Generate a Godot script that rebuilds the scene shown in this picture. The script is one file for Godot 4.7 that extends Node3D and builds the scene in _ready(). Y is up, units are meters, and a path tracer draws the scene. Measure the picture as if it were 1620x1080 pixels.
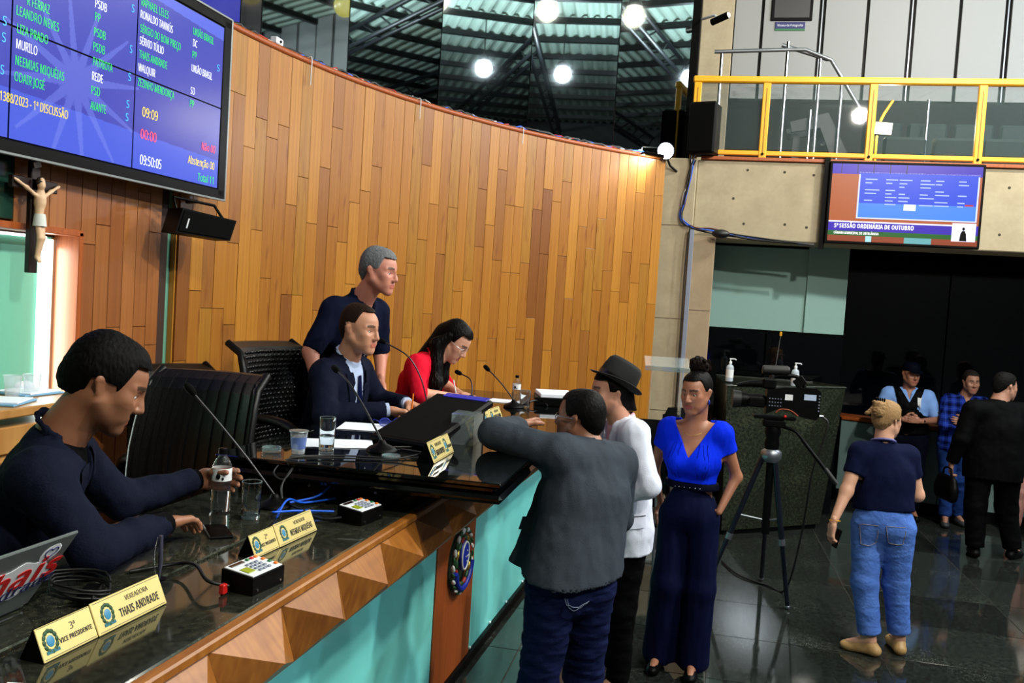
extends Node3D

# ---------------------------------------------------------------- camera, light, exposure
func _ready():
	make_materials()
	setup_view()
	build_setting()
	build_ceiling()
	build_balcony()
	build_dais_desk()
	build_video_wall()
	build_niche_side()
	build_chairs()
	build_desk_things()
	build_slab_things()
	build_hall_things()
	build_people()
	finish_people()

func setup_view():
	var cam := Camera3D.new()
	cam.name = "camera"
	var pitch := deg_to_rad(-2.8)
	var roll := deg_to_rad(3.6)
	var yaw := deg_to_rad(11.6)
	var fw := Vector3(-sin(yaw) * cos(pitch), sin(pitch), -cos(yaw) * cos(pitch))
	var r0 := Vector3(cos(yaw), 0, -sin(yaw))
	var u0 := r0.cross(fw)
	var r := r0 * cos(roll) + u0 * sin(roll)
	var u := u0 * cos(roll) - r0 * sin(roll)
	cam.transform = Transform3D(Basis(r, u, -fw), Vector3(0, 2.15, 0))
	cam.fov = rad_to_deg(2.0 * atan(540.0 / 1390.0))
	cam.near = 0.05
	cam.far = 80
	add_child(cam)
	cam.current = true
	var we := WorldEnvironment.new()
	we.name = "environment"
	var env := Environment.new()
	env.background_mode = Environment.BG_COLOR
	env.background_color = Color(0.02, 0.025, 0.03)
	env.ambient_light_source = Environment.AMBIENT_SOURCE_DISABLED
	env.tonemap_mode = Environment.TONE_MAPPER_LINEAR
	env.tonemap_exposure = EXPOSURE
	env.sdfgi_enabled = true
	env.ssao_enabled = true
	env.ssil_enabled = true
	we.environment = env
	add_child(we)
	# hanging lamps of the hall: glowing globe under a cap with the light inside it
	var warm := Color(1.0, 0.97, 0.92)
	var cool := Color(0.92, 0.96, 1.0)
	lamp("globe lamp over the far right of the hall, beside its twin", Vector3(6.4, 6.3, -9.0), 46.0 * KEY, cool, M.lamp_face)
	lamp("globe lamp over the right of the hall, nearer than its twin", Vector3(6.5, 6.3, -7.7), 46.0 * KEY, cool, M.lamp_face)
	lamp("yellowish globe lamp hanging before the balcony", Vector3(3.0, 6.3, -7.7), 60.0 * KEY, warm, M.lamp_yellow)
	lamp("yellowish globe lamp hanging over the gallery seats", Vector3(2.75, 6.3, -10.3), 7.0 * KEY, warm, M.lamp_yellow)
	lamp("globe lamp over the open floor in front of the desk", Vector3(3.4, 6.3, -3.4), 95.0 * KEY, warm, M.lamp_face)
	lamp("globe lamp over the floor right of the photographer", Vector3(3.0, 6.3, 0.6), 80.0 * KEY, warm, M.lamp_face)
	lamp("globe lamp far right of the photographer", Vector3(6.6, 6.3, -3.0), 60.0 * KEY, cool, M.lamp_face)

const EXPOSURE := 1.0
const KEY := 0.275

func lamp(label, at, energy, col, m):
	var t = thing("hanging_lamp", label, "lamp", at, 0.0, "globe lamps under the roof")
	var k := S.new()
	k.ball(Vector3.ZERO, Vector3.ONE * 0.16, Basis.IDENTITY, 20, 12)
	k.done("glowing_globe", m, t)
	k = S.new()
	k.lathe([Vector2(0.12, 0.13), Vector2(0.1, 0.2), Vector2(0.04, 0.24)], Vector3.ZERO, 16)
	k.done("cap", M.dark_metal, t)
	k = S.new()
	k.tube([Vector3(0, 0.23, 0), Vector3(0, 0.9, 0)], 0.012, 6)
	k.done("rod", M.dark_metal, t)
	var l := OmniLight3D.new()
	l.name = "globe_light"
	l.light_energy = energy
	l.light_color = col
	l.light_size = 0.14
	l.omni_range = 40.0
	l.shadow_enabled = true
	t.add_child(l)

# ---------------------------------------------------------------- helpers
var M := {}
var _names := {}

func numbered(n: String) -> String:
	var c: int = _names.get(n, 0)
	_names[n] = c + 1
	return n if c == 0 else "%s_%03d" % [n, c]

func thing(called, label, category, at := Vector3.ZERO, turn := 0.0, group := "") -> Node3D:
	var o := Node3D.new()
	o.name = numbered(called)
	add_child(o)
	o.position = at
	o.rotation.y = turn
	o.set_meta("label", label)
	o.set_meta("category", category)
	if group != "":
		o.set_meta("group", group)
	return o

func structure(called, at := Vector3.ZERO, label := "") -> Node3D:
	var o := Node3D.new()
	o.name = numbered(called)
	add_child(o)
	o.position = at
	o.set_meta("kind", "structure")
	if label != "":
		o.set_meta("label", label)
	return o

func put(parent: Node, called: String, mesh: Mesh, m: Material, xf := Transform3D.IDENTITY) -> MeshInstance3D:
	var o := MeshInstance3D.new()
	o.mesh = mesh
	o.material_override = m
	o.name = called
	parent.add_child(o, true)
	o.transform = xf
	return o

func tag(o: Node, label, category, group := ""):
	o.set_meta("label", label)
	o.set_meta("category", category)
	if group != "":
		o.set_meta("group", group)

static func frame(at: Vector3, yaw: float) -> Transform3D:
	return Transform3D(Basis(Vector3.UP, yaw), at)

# a collector of shapes that becomes one mesh
class S:
	var st := SurfaceTool.new()
	var xf := Transform3D.IDENTITY
	var n := 0
	func _init():
		st.begin(Mesh.PRIMITIVE_TRIANGLES)
	func tri(a: Vector3, b: Vector3, c: Vector3, out: Vector3):
		# flat triangle, wound so that it faces along out
		var nn := (c - a).cross(b - a)
		if nn.dot(out) < 0.0:
			var t := b
			b = c
			c = t
			nn = -nn
		nn = (xf.basis * nn).normalized()
		for p in [a, b, c]:
			st.set_normal(nn)
			st.set_uv(Vector2(p.x, p.y))
			st.add_vertex(xf * p)
		n += 3
	func quad(a: Vector3, b: Vector3, c: Vector3, d: Vector3, out: Vector3):
		tri(a, b, c, out)
		tri(a, c, d, out)
	func box(c: Vector3, s: Vector3, b := Basis.IDENTITY):
		hexa(c, s, b, 0.0)
	func rbox(c: Vector3, s: Vector3, bev := 0.004, b := Basis.IDENTITY):
		hexa(c, s, b, bev)
	func hexa(c: Vector3, s: Vector3, b: Basis, bev: float):
		var h := s * 0.5
		bev = minf(bev, minf(h.x, minf(h.y, h.z)) * 0.98)
		var keep := xf
		xf = xf * Transform3D(b, c)
		for ax in 3:
			for sg in [-1.0, 1.0]:
				var u := (ax + 1) % 3
				var v := (ax + 2) % 3
				var q := []
				for e in [[-1, -1], [1, -1], [1, 1], [-1, 1]]:
					var p := Vector3.ZERO
					p[ax] = sg * h[ax]
					p[u] = e[0] * (h[u] - bev)
					p[v] = e[1] * (h[v] - bev)
					q.append(p)
				var o := Vector3.ZERO
				o[ax] = sg
				quad(q[0], q[1], q[2], q[3], o)
		if bev > 0.0:
			for ax in 3:
				var u := (ax + 1) % 3
				var v := (ax + 2) % 3
				for su in [-1.0, 1.0]:
					for sv in [-1.0, 1.0]:
						var q := []
						for e in [[-1, 0], [1, 0], [1, 1], [-1, 1]]:
							var p := Vector3.ZERO
							p[ax] = e[0] * (h[ax] - bev)
							p[u] = su * (h[u] - (bev if e[1] == 1 else 0.0))
							p[v] = sv * (h[v] - (0.0 if e[1] == 1 else bev))
							q.append(p)
						var o := Vector3.ZERO
						o[u] = su
						o[v] = sv
						quad(q[0], q[1], q[2], q[3], o)
			for sx in [-1.0, 1.0]:
				for sy in [-1.0, 1.0]:
					for sz in [-1.0, 1.0]:
						var o := Vector3(sx, sy, sz)
						tri(Vector3(sx * h.x, sy * (h.y - bev), sz * (h.z - bev)), Vector3(sx * (h.x - bev), sy * h.y, sz * (h.z - bev)), Vector3(sx * (h.x - bev), sy * (h.y - bev), sz * h.z), o)
		xf = keep
	func prism(poly: PackedVector2Array, z0: float, z1: float):
		# polygon in x, y pushed from z0 to z1
		var idx := Geometry2D.triangulate_polygon(poly)
		for k in range(0, idx.size(), 3):
			for z in [z0, z1]:
				tri(Vector3(poly[idx[k]].x, poly[idx[k]].y, z), Vector3(poly[idx[k + 1]].x, poly[idx[k + 1]].y, z), Vector3(poly[idx[k + 2]].x, poly[idx[k + 2]].y, z), Vector3(0, 0, (z - (z0 + z1) * 0.5)))
		var ccw := not Geometry2D.is_polygon_clockwise(poly)
		for k in poly.size():
			var a := poly[k]
			var b := poly[(k + 1) % poly.size()]
			var e := b - a
			var o := Vector3(e.y, -e.x, 0)
			# is_polygon_clockwise assumes y up here
			if not ccw:
				o = -o
			quad(Vector3(a.x, a.y, z0), Vector3(b.x, b.y, z0), Vector3(b.x, b.y, z1), Vector3(a.x, a.y, z1), o)
	func ring_faces(rings: Array, closed_u: bool, caps: bool):
		# rings: arrays of Vector3 (same count); smooth normals from neighbours
		var m := rings.size()
		var c: int = rings[0].size()
		var base := n
		for i in m:
			var cen := Vector3.ZERO
			for p in rings[i]:
				cen += p
			cen /= c
			for j in c:
				var pu: Vector3 = rings[i][(j + 1) % c] - rings[i][(j - 1 + c) % c]
				var pv: Vector3 = rings[mini(i + 1, m - 1)][j] - rings[maxi(i - 1, 0)][j]
				var nn := pv.cross(pu).normalized()
				if nn.length() < 0.5:
					nn = (rings[i][j] - cen).normalized()
				_rv.append(xf * rings[i][j])
				_rn.append((xf.basis * nn).normalized())
		# orientation check on the whole
		var flip := 0.0
		for i in m:
			var cen2 := Vector3.ZERO
			for p in rings[i]:
				cen2 += p
			cen2 /= c
			for j in c:
				flip += (xf.basis * (rings[i][j] - cen2)).dot(_rn[i * c + j])
		var sg := 1.0 if flip >= 0.0 else -1.0
		for i in m - 1:
			for j in c:
				if not closed_u and j == c - 1:
					continue
				var a := i * c + j
				var b := i * c + (j + 1) % c
				var d := (i + 1) * c + j
				var e := (i + 1) * c + (j + 1) % c
				_rt(a, b, e, sg)
				_rt(a, e, d, sg)
		if caps:
			for i in [0, m - 1]:
				var cen3 := Vector3.ZERO
				for p in rings[i]:
					cen3 += p
				cen3 /= c
				var o: Vector3 = cen3 - (rings[1][0] if i == 0 else rings[m - 2][0])
				var mid := Vector3.ZERO
				for p in (rings[1] if i == 0 else rings[m - 2]):
					mid += p
				o = cen3 - mid / c
				for j in c:
					tri(cen3, rings[i][j], rings[i][(j + 1) % c], o)
		_rv.clear()
		_rn.clear()
	var _rv := []
	var _rn := []
	func _rt(a: int, b: int, c: int, sg: float):
		var nn: Vector3 = (_rv[c] - _rv[a]).cross(_rv[b] - _rv[a])
		var avg: Vector3 = (_rn[a] + _rn[b] + _rn[c]) * sg
		var order := [a, b, c] if nn.dot(avg) >= 0.0 else [a, c, b]
		for k in order:
			st.set_normal(_rn[k] * sg)
			st.set_uv(Vector2(_rv[k].x, _rv[k].y))
			st.add_vertex(_rv[k])
		n += 3
	func tube(pts: Array, r, sides := 8, caps := true):
		# r: one radius or one for each point
		var rings := []
		var up := Vector3.UP
		for i in pts.size():
			var d: Vector3 = (pts[mini(i + 1, pts.size() - 1)] - pts[maxi(i - 1, 0)]).normalized()
			if absf(d.dot(up)) > 0.95 and i == 0:
				up = Vector3.RIGHT
			var x := up.cross(d)
			if x.length() < 0.01:
				x = Vector3.FORWARD.cross(d)
			x = x.normalized()
			var y := d.cross(x).normalized()
			up = y
			var rr: float = r[i] if r is Array else r
			var ring := []
			for k in sides:
				var a := TAU * k / sides
				ring.append(pts[i] + (x * cos(a) + y * sin(a)) * rr)
			rings.append(ring)
		ring_faces(rings, true, caps)
	func lathe(prof: Array, at := Vector3.ZERO, sides := 20, caps := true, b := Basis.IDENTITY):
		# prof: Vector2(radius, height) pairs from bottom to top
		var rings := []
		for p in prof:
			var ring := []
			for k in sides:
				var a := TAU * k / sides
				ring.append(at + b * Vector3(cos(a) * maxf(p.x, 0.0002), p.y, sin(a) * maxf(p.x, 0.0002)))
			rings.append(ring)
		ring_faces(rings, true, caps)
	func ball(c: Vector3, r: Vector3, b := Basis.IDENTITY, sides := 16, rows := 10):
		var rings := []
		for i in rows + 1:
			var v := -PI * 0.5 + PI * i / rows
			var ring := []
			for k in sides:
				var a := TAU * k / sides
				ring.append(c + b * Vector3(cos(a) * maxf(cos(v), 0.002) * r.x, sin(v) * r.y, sin(a) * maxf(cos(v), 0.002) * r.z))
			rings.append(ring)
		ring_faces(rings, true, false)
	func mesh() -> ArrayMesh:
		return st.commit()
	func done(called: String, m: Material, parent: Node) -> MeshInstance3D:
		var o := MeshInstance3D.new()
		o.mesh = st.commit()
		o.material_override = m
		o.name = called
		parent.add_child(o, true)
		return o

static func spline(ctrl: Array, per := 6) -> Array:
	var out := []
	for i in ctrl.size() - 1:
		var p0: Vector3 = ctrl[maxi(i - 1, 0)]
		var p1: Vector3 = ctrl[i]
		var p2: Vector3 = ctrl[i + 1]
		var p3: Vector3 = ctrl[mini(i + 2, ctrl.size() - 1)]
		for k in per:
			out.append(p1.cubic_interpolate(p2, p0, p3, float(k) / per))
	out.append(ctrl[ctrl.size() - 1])
	return out

# flat lettering, standing in the x, y plane of xf, facing +z; pos is the left end of the baseline unless centred
var _fonts := {}
func letters(parent: Node, called: String, text: String, xf: Transform3D, height: float, m: Material, align := 0, squeeze := 1.0, bold := false, serif := false) -> MeshInstance3D:
	var key := "%s%s" % [bold, serif]
	if not _fonts.has(key):
		var f := SystemFont.new()
		f.font_names = PackedStringArray(["Droid Serif" if serif else "Droid Sans"])
		f.font_weight = 700 if bold else 400
		_fonts[key] = f
	var t := TextMesh.new()
	t.text = text
	t.font = _fonts[key]
	t.font_size = 32
	t.pixel_size = height / 32.0 * 1.37
	t.depth = 0.0012
	t.curve_step = 3.0
	t.horizontal_alignment = [HORIZONTAL_ALIGNMENT_LEFT, HORIZONTAL_ALIGNMENT_CENTER, HORIZONTAL_ALIGNMENT_RIGHT][align]
	t.vertical_alignment = VERTICAL_ALIGNMENT_CENTER
	return put(parent, called, t, m, xf * Transform3D(Basis.from_scale(Vector3(squeeze, 1, 1)), Vector3.ZERO))

# ---------------------------------------------------------------- materials
func sm(col: Color, rough := 0.6, metal := 0.0) -> StandardMaterial3D:
	var m := StandardMaterial3D.new()
	m.albedo_color = col
	m.roughness = rough
	m.metallic = metal
	return m

func glow(col: Color, e: float, rough := 0.3) -> StandardMaterial3D:
	var m := sm(col * 0.2, rough)
	m.emission_enabled = true
	m.emission = col
	m.emission_energy_multiplier = e
	return m

func tri_map(m: StandardMaterial3D, tex: Texture2D, scale: Vector3, world := false, offset := Vector3.ZERO):
	m.albedo_texture = tex
	m.uv1_triplanar = true
	m.uv1_world_triplanar = world
	m.uv1_scale = scale
	m.uv1_offset = offset
	m.uv1_triplanar_sharpness = 8.0

func img_tex(w: int, h: int, fn: Callable) -> ImageTexture:
	var im := Image.create_empty(w, h, false, Image.FORMAT_RGB8)
	for y in h:
		for x in w:
			im.set_pixel(x, y, fn.call(x, y))
	im.generate_mipmaps()
	return ImageTexture.create_from_image(im)

func noise(seed_: int, freq: float, oct := 3) -> FastNoiseLite:
	var n := FastNoiseLite.new()
	n.seed = seed_
	n.frequency = freq
	n.noise_type = FastNoiseLite.TYPE_SIMPLEX_SMOOTH
	n.fractal_octaves = oct
	return n

# a seamless noise value on a torus-like wrap (two blended samples)
func wrapn(n: FastNoiseLite, x: float, y: float, w: float, h: float, sx: float, sy: float) -> float:
	var u := x / w
	var a := lerpf(n.get_noise_2d(x * sx, y * sy), n.get_noise_2d((x - w) * sx, y * sy), u)
	var b := lerpf(n.get_noise_2d(x * sx, (y - h) * sy), n.get_noise_2d((x - w) * sx, (y - h) * sy), u)
	return lerpf(a, b, y / h)

func wood_tex(seed_: int, light: Color, dark: Color, stripes: float, stain := 0.0) -> ImageTexture:
	var n1 := noise(seed_, 0.05, 3)
	var n2 := noise(seed_ + 7, 0.12, 2)
	var n3 := noise(seed_ + 13, 0.03, 3)
	return img_tex(128, 256, func(x, y):
		var g := wrapn(n1, x, y, 128, 256, 1.6, 0.06)
		var f := wrapn(n2, x, y, 128, 256, 3.0, 0.09)
		var v := clampf(0.5 + g * 0.7 + f * stripes, 0, 1)
		# brown water stains in the wood
		var st := clampf((wrapn(n3, x, y, 128, 256, 1.0, 0.55) - 0.22) * stain, 0, 0.6)
		return dark.lerp(light, v).lerp(Color(0.42, 0.21, 0.07), st))

func granite_tex(seed_: int, base: Color, fleck: Color, rust: Color, amount: float) -> ImageTexture:
	var n1 := noise(seed_, 0.06, 3)
	var n2 := noise(seed_ + 3, 0.28, 2)
	var n3 := noise(seed_ + 5, 0.45, 1)
	return img_tex(256, 256, func(x, y):
		var a := wrapn(n1, x, y, 256, 256, 1, 1)
		var b := wrapn(n2, x, y, 256, 256, 1, 1)
		var c := wrapn(n3, x, y, 256, 256, 1, 1)
		var col := base.lerp(base * 1.9, clampf(0.3 + a, 0, 1))
		if b + a * 0.5 > 0.62 - amount:
			col = col.lerp(rust, clampf((b + a * 0.5 - 0.62 + amount) * 4.0, 0, 0.9))
		if c > 0.62 - amount * 0.4:
			col = col.lerp(fleck, clampf((c - 0.62 + amount * 0.4) * 6.0, 0, 1))
		return col)

func cloth_normal(seed_: int, freq: float, strength: float) -> ImageTexture:
	var n := noise(seed_, freq, 3)
	var im := Image.create_empty(128, 128, false, Image.FORMAT_RGB8)
	for y in 128:
		for x in 128:
			var v := 0.5 + 0.5 * wrapn(n, x, y, 128, 128, 1, 1)
			im.set_pixel(x, y, Color(v, v, v))
	im.bump_map_to_normal_map(strength)
	return ImageTexture.create_from_image(im)

func cloth(col: Color, rough := 0.85, sheen := 0.2) -> StandardMaterial3D:
	var m := sm(col, rough)
	m.normal_enabled = true
	m.normal_texture = M.tex_weave
	m.normal_scale = 0.25
	m.metallic_specular = 0.15
	m.uv1_triplanar = true
	m.uv1_scale = Vector3.ONE * 9.0
	return m

func glass(col: Color, alpha: float, rough := 0.02) -> StandardMaterial3D:
	var m := sm(Color(col.r, col.g, col.b, alpha), rough)
	m.transparency = BaseMaterial3D.TRANSPARENCY_ALPHA
	m.metallic_specular = 0.5
	return m

func make_materials():
	M.tex_weave = cloth_normal(4, 0.12, 6.0)
	M.tex_pebble = cloth_normal(9, 0.09, 14.0)
	M.dark_metal = sm(Color(0.05, 0.055, 0.065), 0.4, 0.3)
	M.black = sm(Color(0.018, 0.018, 0.021), 0.45)
	M.black.metallic_specular = 0.22
	M.black_gloss = sm(Color(0.012, 0.014, 0.018), 0.08)
	M.black_matte = sm(Color(0.02, 0.02, 0.023), 0.85)
	M.black_matte.metallic_specular = 0.2
	M.rubber = sm(Color(0.025, 0.025, 0.028), 0.6)
	M.steel = sm(Color(0.72, 0.74, 0.77), 0.22, 1.0)
	M.dull_steel = sm(Color(0.55, 0.57, 0.6), 0.4, 0.9)
	M.gold = sm(Color(0.86, 0.72, 0.34), 0.28, 0.85)
	M.brass_plate = sm(Color(0.90, 0.82, 0.54), 0.32, 0.4)
	M.white = sm(Color(0.88, 0.89, 0.9), 0.6)
	M.paper = sm(Color(0.9, 0.92, 0.96), 0.8)
	M.white_plastic = sm(Color(0.86, 0.88, 0.9), 0.35)
	M.yellow_paint = sm(Color(0.92, 0.66, 0.06), 0.4)
	M.lamp_face = glow(Color(0.95, 0.98, 1.0), 8.0)
	M.lamp_yellow = glow(Color(1.0, 0.92, 0.18), 1.0)
	# woods: six boards of differing tone and grain
	M.planks = []
	var tones := [[Color(0.67, 0.445, 0.145), Color(0.59, 0.37, 0.105)], [Color(0.64, 0.42, 0.135), Color(0.56, 0.345, 0.10)], [Color(0.60, 0.385, 0.15), Color(0.51, 0.31, 0.11)], [Color(0.71, 0.485, 0.165), Color(0.62, 0.40, 0.12)], [Color(0.54, 0.33, 0.13), Color(0.44, 0.25, 0.09)], [Color(0.66, 0.46, 0.15), Color(0.55, 0.36, 0.105)]]
	for k in 6:
		var m := sm(Color.WHITE, 0.36)
		tri_map(m, wood_tex(20 + k * 11, tones[k][0], tones[k][1], 0.45 if k % 2 == 0 else 0.8, 1.8 if k in [1, 2, 4, 5] else 0.5), Vector3(3.3, 0.55, 3.3), false, Vector3(k * 0.31, k * 0.17, 0))
		M.planks.append(m)
	M.wood_gap = sm(Color(0.20, 0.10, 0.04), 0.8)
	M.wood_red = sm(Color.WHITE, 0.38)
	tri_map(M.wood_red, wood_tex(101, Color(0.70, 0.36, 0.15), Color(0.55, 0.26, 0.10), 0.5), Vector3(2.2, 0.6, 2.2))
	M.wood_band = sm(Color.WHITE, 0.4)
	tri_map(M.wood_band, wood_tex(131, Color(0.63, 0.40, 0.145), Color(0.49, 0.28, 0.085), 0.9), Vector3(0.8, 2.6, 0.8))
	M.wood_light = sm(Color.WHITE, 0.35)
	tri_map(M.wood_light, wood_tex(151, Color(0.74, 0.55, 0.32), Color(0.62, 0.43, 0.22), 0.4), Vector3(2.2, 0.7, 0.7))
	M.granite = sm(Color.WHITE, 0.06)
	tri_map(M.granite, granite_tex(3, Color(0.115, 0.12, 0.10), Color(0.5, 0.52, 0.44), Color(0.34, 0.28, 0.17), 0.24), Vector3.ONE * 2.2, true)
	M.granite_floor = []
	var ft := granite_tex(17, Color(0.095, 0.105, 0.098), Color(0.55, 0.57, 0.52), Color(0.24, 0.26, 0.21), 0.14)
	for k in 3:
		var m := sm(Color(1, 1, 1) * (0.9 + 0.1 * k), 0.07)
		tri_map(m, ft, Vector3.ONE * 1.4, true, Vector3(k * 0.37, 0, k * 0.21))
		M.granite_floor.append(m)
	M.granite_green = sm(Color.WHITE, 0.16)
	tri_map(M.granite_green, granite_tex(29, Color(0.10, 0.115, 0.09), Color(0.5, 0.52, 0.4), Color(0.25, 0.26, 0.17), 0.26), Vector3.ONE * 1.8, true)
	M.grout = sm(Color(0.46, 0.46, 0.44), 0.8)
	var cn := noise(61, 0.02, 4)
	M.concrete = sm(Color.WHITE, 0.85)
	tri_map(M.concrete, img_tex(256, 256, func(x, y):
		var v := wrapn(cn, x, y, 256, 256, 1, 1) * 0.5 + wrapn(cn, x, y, 256, 256, 6, 6) * 0.18
		return Color(0.60, 0.55, 0.45).lerp(Color(0.72, 0.67, 0.56), clampf(0.5 + v, 0, 1))), Vector3.ONE * 0.6, true)
	M.concrete_pink = sm(Color(0.95, 0.9, 0.88), 0.85)
	tri_map(M.concrete_pink, M.concrete.albedo_texture, Vector3.ONE * 0.8, true, Vector3(0.4, 0.1, 0))
	M.teal_glass = sm(Color(0.50, 0.90, 0.88), 0.12)
	M.teal_glass.metallic_specular = 0.5
	M.teal_wall = sm(Color(0.58, 0.74, 0.71), 0.5)
	M.green_strip = sm(Color(0.40, 0.62, 0.53), 0.2)
	M.niche_glass = sm(Color(0.45, 0.74, 0.64), 0.3)
	M.dark_glass = sm(Color(0.012, 0.016, 0.024), 0.04)
	M.mirror_glass = sm(Color(0.56, 0.60, 0.60), 0.02, 1.0)
	M.blue_glass = sm(Color(0.10, 0.12, 0.55), 0.1)
	M.clear = solid_glass(0.05)
	M.clear_edge = glass(Color(0.5, 0.6, 0.62), 0.35)
	M.acrylic = glass(Color(0.82, 0.9, 0.92), 0.11)
	M.mic_neck = sm(Color(0.2, 0.2, 0.22), 0.35, 0.6)
	M.water = solid_glass(0.033)
	M.rail_glass = glass(Color(0.35, 0.42, 0.42), 0.16)
	M.roof_sheet = sm(Color(0.68, 0.77, 0.72), 0.5)
	M.leather = sm(Color(0.022, 0.022, 0.026), 0.38)
	M.leather.metallic_specular = 0.35
	M.leather.normal_enabled = true
	M.leather.normal_texture = M.tex_weave
	M.leather.normal_scale = 0.2
	M.leather.uv1_triplanar = true
	M.leather.uv1_scale = Vector3.ONE * 8
	M.leather_pebble = sm(Color(0.05, 0.048, 0.058), 0.28)
	M.seat_teal = sm(Color(0.05, 0.13, 0.13), 0.7)
	M.panel_white = sm(Color(0.55, 0.56, 0.56), 0.6)
	M.cable_blue = sm(Color(0.06, 0.35, 0.85), 0.4)
	M.cable_black = sm(Color(0.03, 0.03, 0.034), 0.5)
	M.cable_white = sm(Color(0.8, 0.8, 0.8), 0.5)
	M.red = sm(Color(0.75, 0.07, 0.06), 0.5)
	M.green = sm(Color(0.06, 0.4, 0.2), 0.5)
	M.orange = sm(Color(0.9, 0.45, 0.05), 0.5)
	M.blue = sm(Color(0.05, 0.15, 0.6), 0.4)
	M.alu = sm(Color(0.55, 0.58, 0.58), 0.35, 0.7)
	M.ink = sm(Color(0.08, 0.07, 0.04), 0.6)
	M.dark_blue_glass = sm(Color(0.015, 0.025, 0.045), 0.05)
	M.girder = sm(Color(0.10, 0.11, 0.12), 0.45, 0.3)
	M.flood_lens = glow(Color(0.85, 0.9, 1.0), 25.0)
	M.tv_text = glow(Color(0.75, 0.85, 1.0), 0.9)
	M.slab_glass = sm(Color(0.018, 0.03, 0.028), 0.03)
	M.slab_glass.metallic_specular = 0.75
	M.wood_facet = []
	for k in 3:
		var m := sm(Color(1, 1, 1) * (0.94 + 0.05 * k), 0.4)
		tri_map(m, M.wood_band.albedo_texture, Vector3(1.2, 3.4, 1.2), false, Vector3(0.3 * k, 0.21 * k, 0.13 * k))
		M.wood_facet.append(m)
	M.planks_dark = []
	for k in 3:
		var m := sm(Color.WHITE, 0.4)
		tri_map(m, wood_tex(220 + k * 13, [Color(0.60, 0.37, 0.17), Color(0.56, 0.33, 0.15), Color(0.64, 0.40, 0.19)][k], [Color(0.52, 0.30, 0.13), Color(0.48, 0.27, 0.12), Color(0.55, 0.33, 0.15)][k], 0.5), Vector3(4.0, 0.5, 4.0), false, Vector3(k * 0.3, k * 0.2, 0))
		M.planks_dark.append(m)
	M.strip_glow = glow(Color(0.93, 1.0, 0.97), 2.2)
	M.emblem_white = sm(Color(0.8, 0.82, 0.8), 0.5)
	M.emblem_green = sm(Color(0.06, 0.25, 0.1), 0.5)
	M.emblem_red = sm(Color(0.55, 0.12, 0.06), 0.5)
	M.cup = glass(Color(0.88, 0.93, 0.97), 0.22, 0.05)
	M.cup_print = glass(Color(0.3, 0.45, 0.8), 0.55, 0.3)
	M.bottle_pet = glass(Color(0.25, 0.28, 0.3), 0.16, 0.04)
	M.key_grey = sm(Color(0.45, 0.48, 0.55), 0.5)
	M.cable_grey = sm(Color(0.13, 0.13, 0.14), 0.4)
	M.tripod_tube = sm(Color(0.10, 0.12, 0.17), 0.3, 0.5)
	M.counter_panel = sm(Color(0.42, 0.52, 0.52), 0.35)
	M.skin = sm(Color.WHITE, 0.5)
	M.skin.vertex_color_use_as_albedo = true
	M.eye_white = sm(Color(0.82, 0.8, 0.78), 0.2)
	M.rib_blue = cloth(Color(0.02, 0.10, 0.6))
	M.thread = sm(Color(0.5, 0.55, 0.65), 0.6)
	M.hat_felt = sm(Color(0.014, 0.014, 0.016), 0.85)

func hair_mat(col: Color, rough := 0.65) -> StandardMaterial3D:
	var m := sm(col, rough)
	m.metallic_specular = 0.22
	return m

func solid_glass(scale: float) -> StandardMaterial3D:
	var m := sm(Color(0.97, 0.99, 1.0, 0.0), 0.0)
	m.refraction_enabled = true
	m.refraction_scale = scale
	return m

# ---------------------------------------------------------------- floor, walls, dais
const ARC_C := Vector2(3.3756, -4.161)
const ARC_R := 6.2127
const DAIS := 0.58
const PODIUM := 0.75
const WOOD_TOP := 3.65

func arc_pt(a: float, r: float, y: float) -> Vector3:
	return Vector3(ARC_C.x - cos(a) * r, y, ARC_C.y - sin(a) * r)

var _slabs := {}
func slab_mesh(s: Vector3, bev := 0.003) -> Mesh:
	var key := "%.3f %.3f %.3f %.4f" % [s.x, s.y, s.z, bev]
	if not _slabs.has(key):
		var k := S.new()
		k.rbox(Vector3.ZERO, s, bev)
		_slabs[key] = k.mesh()
	return _slabs[key]

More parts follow.
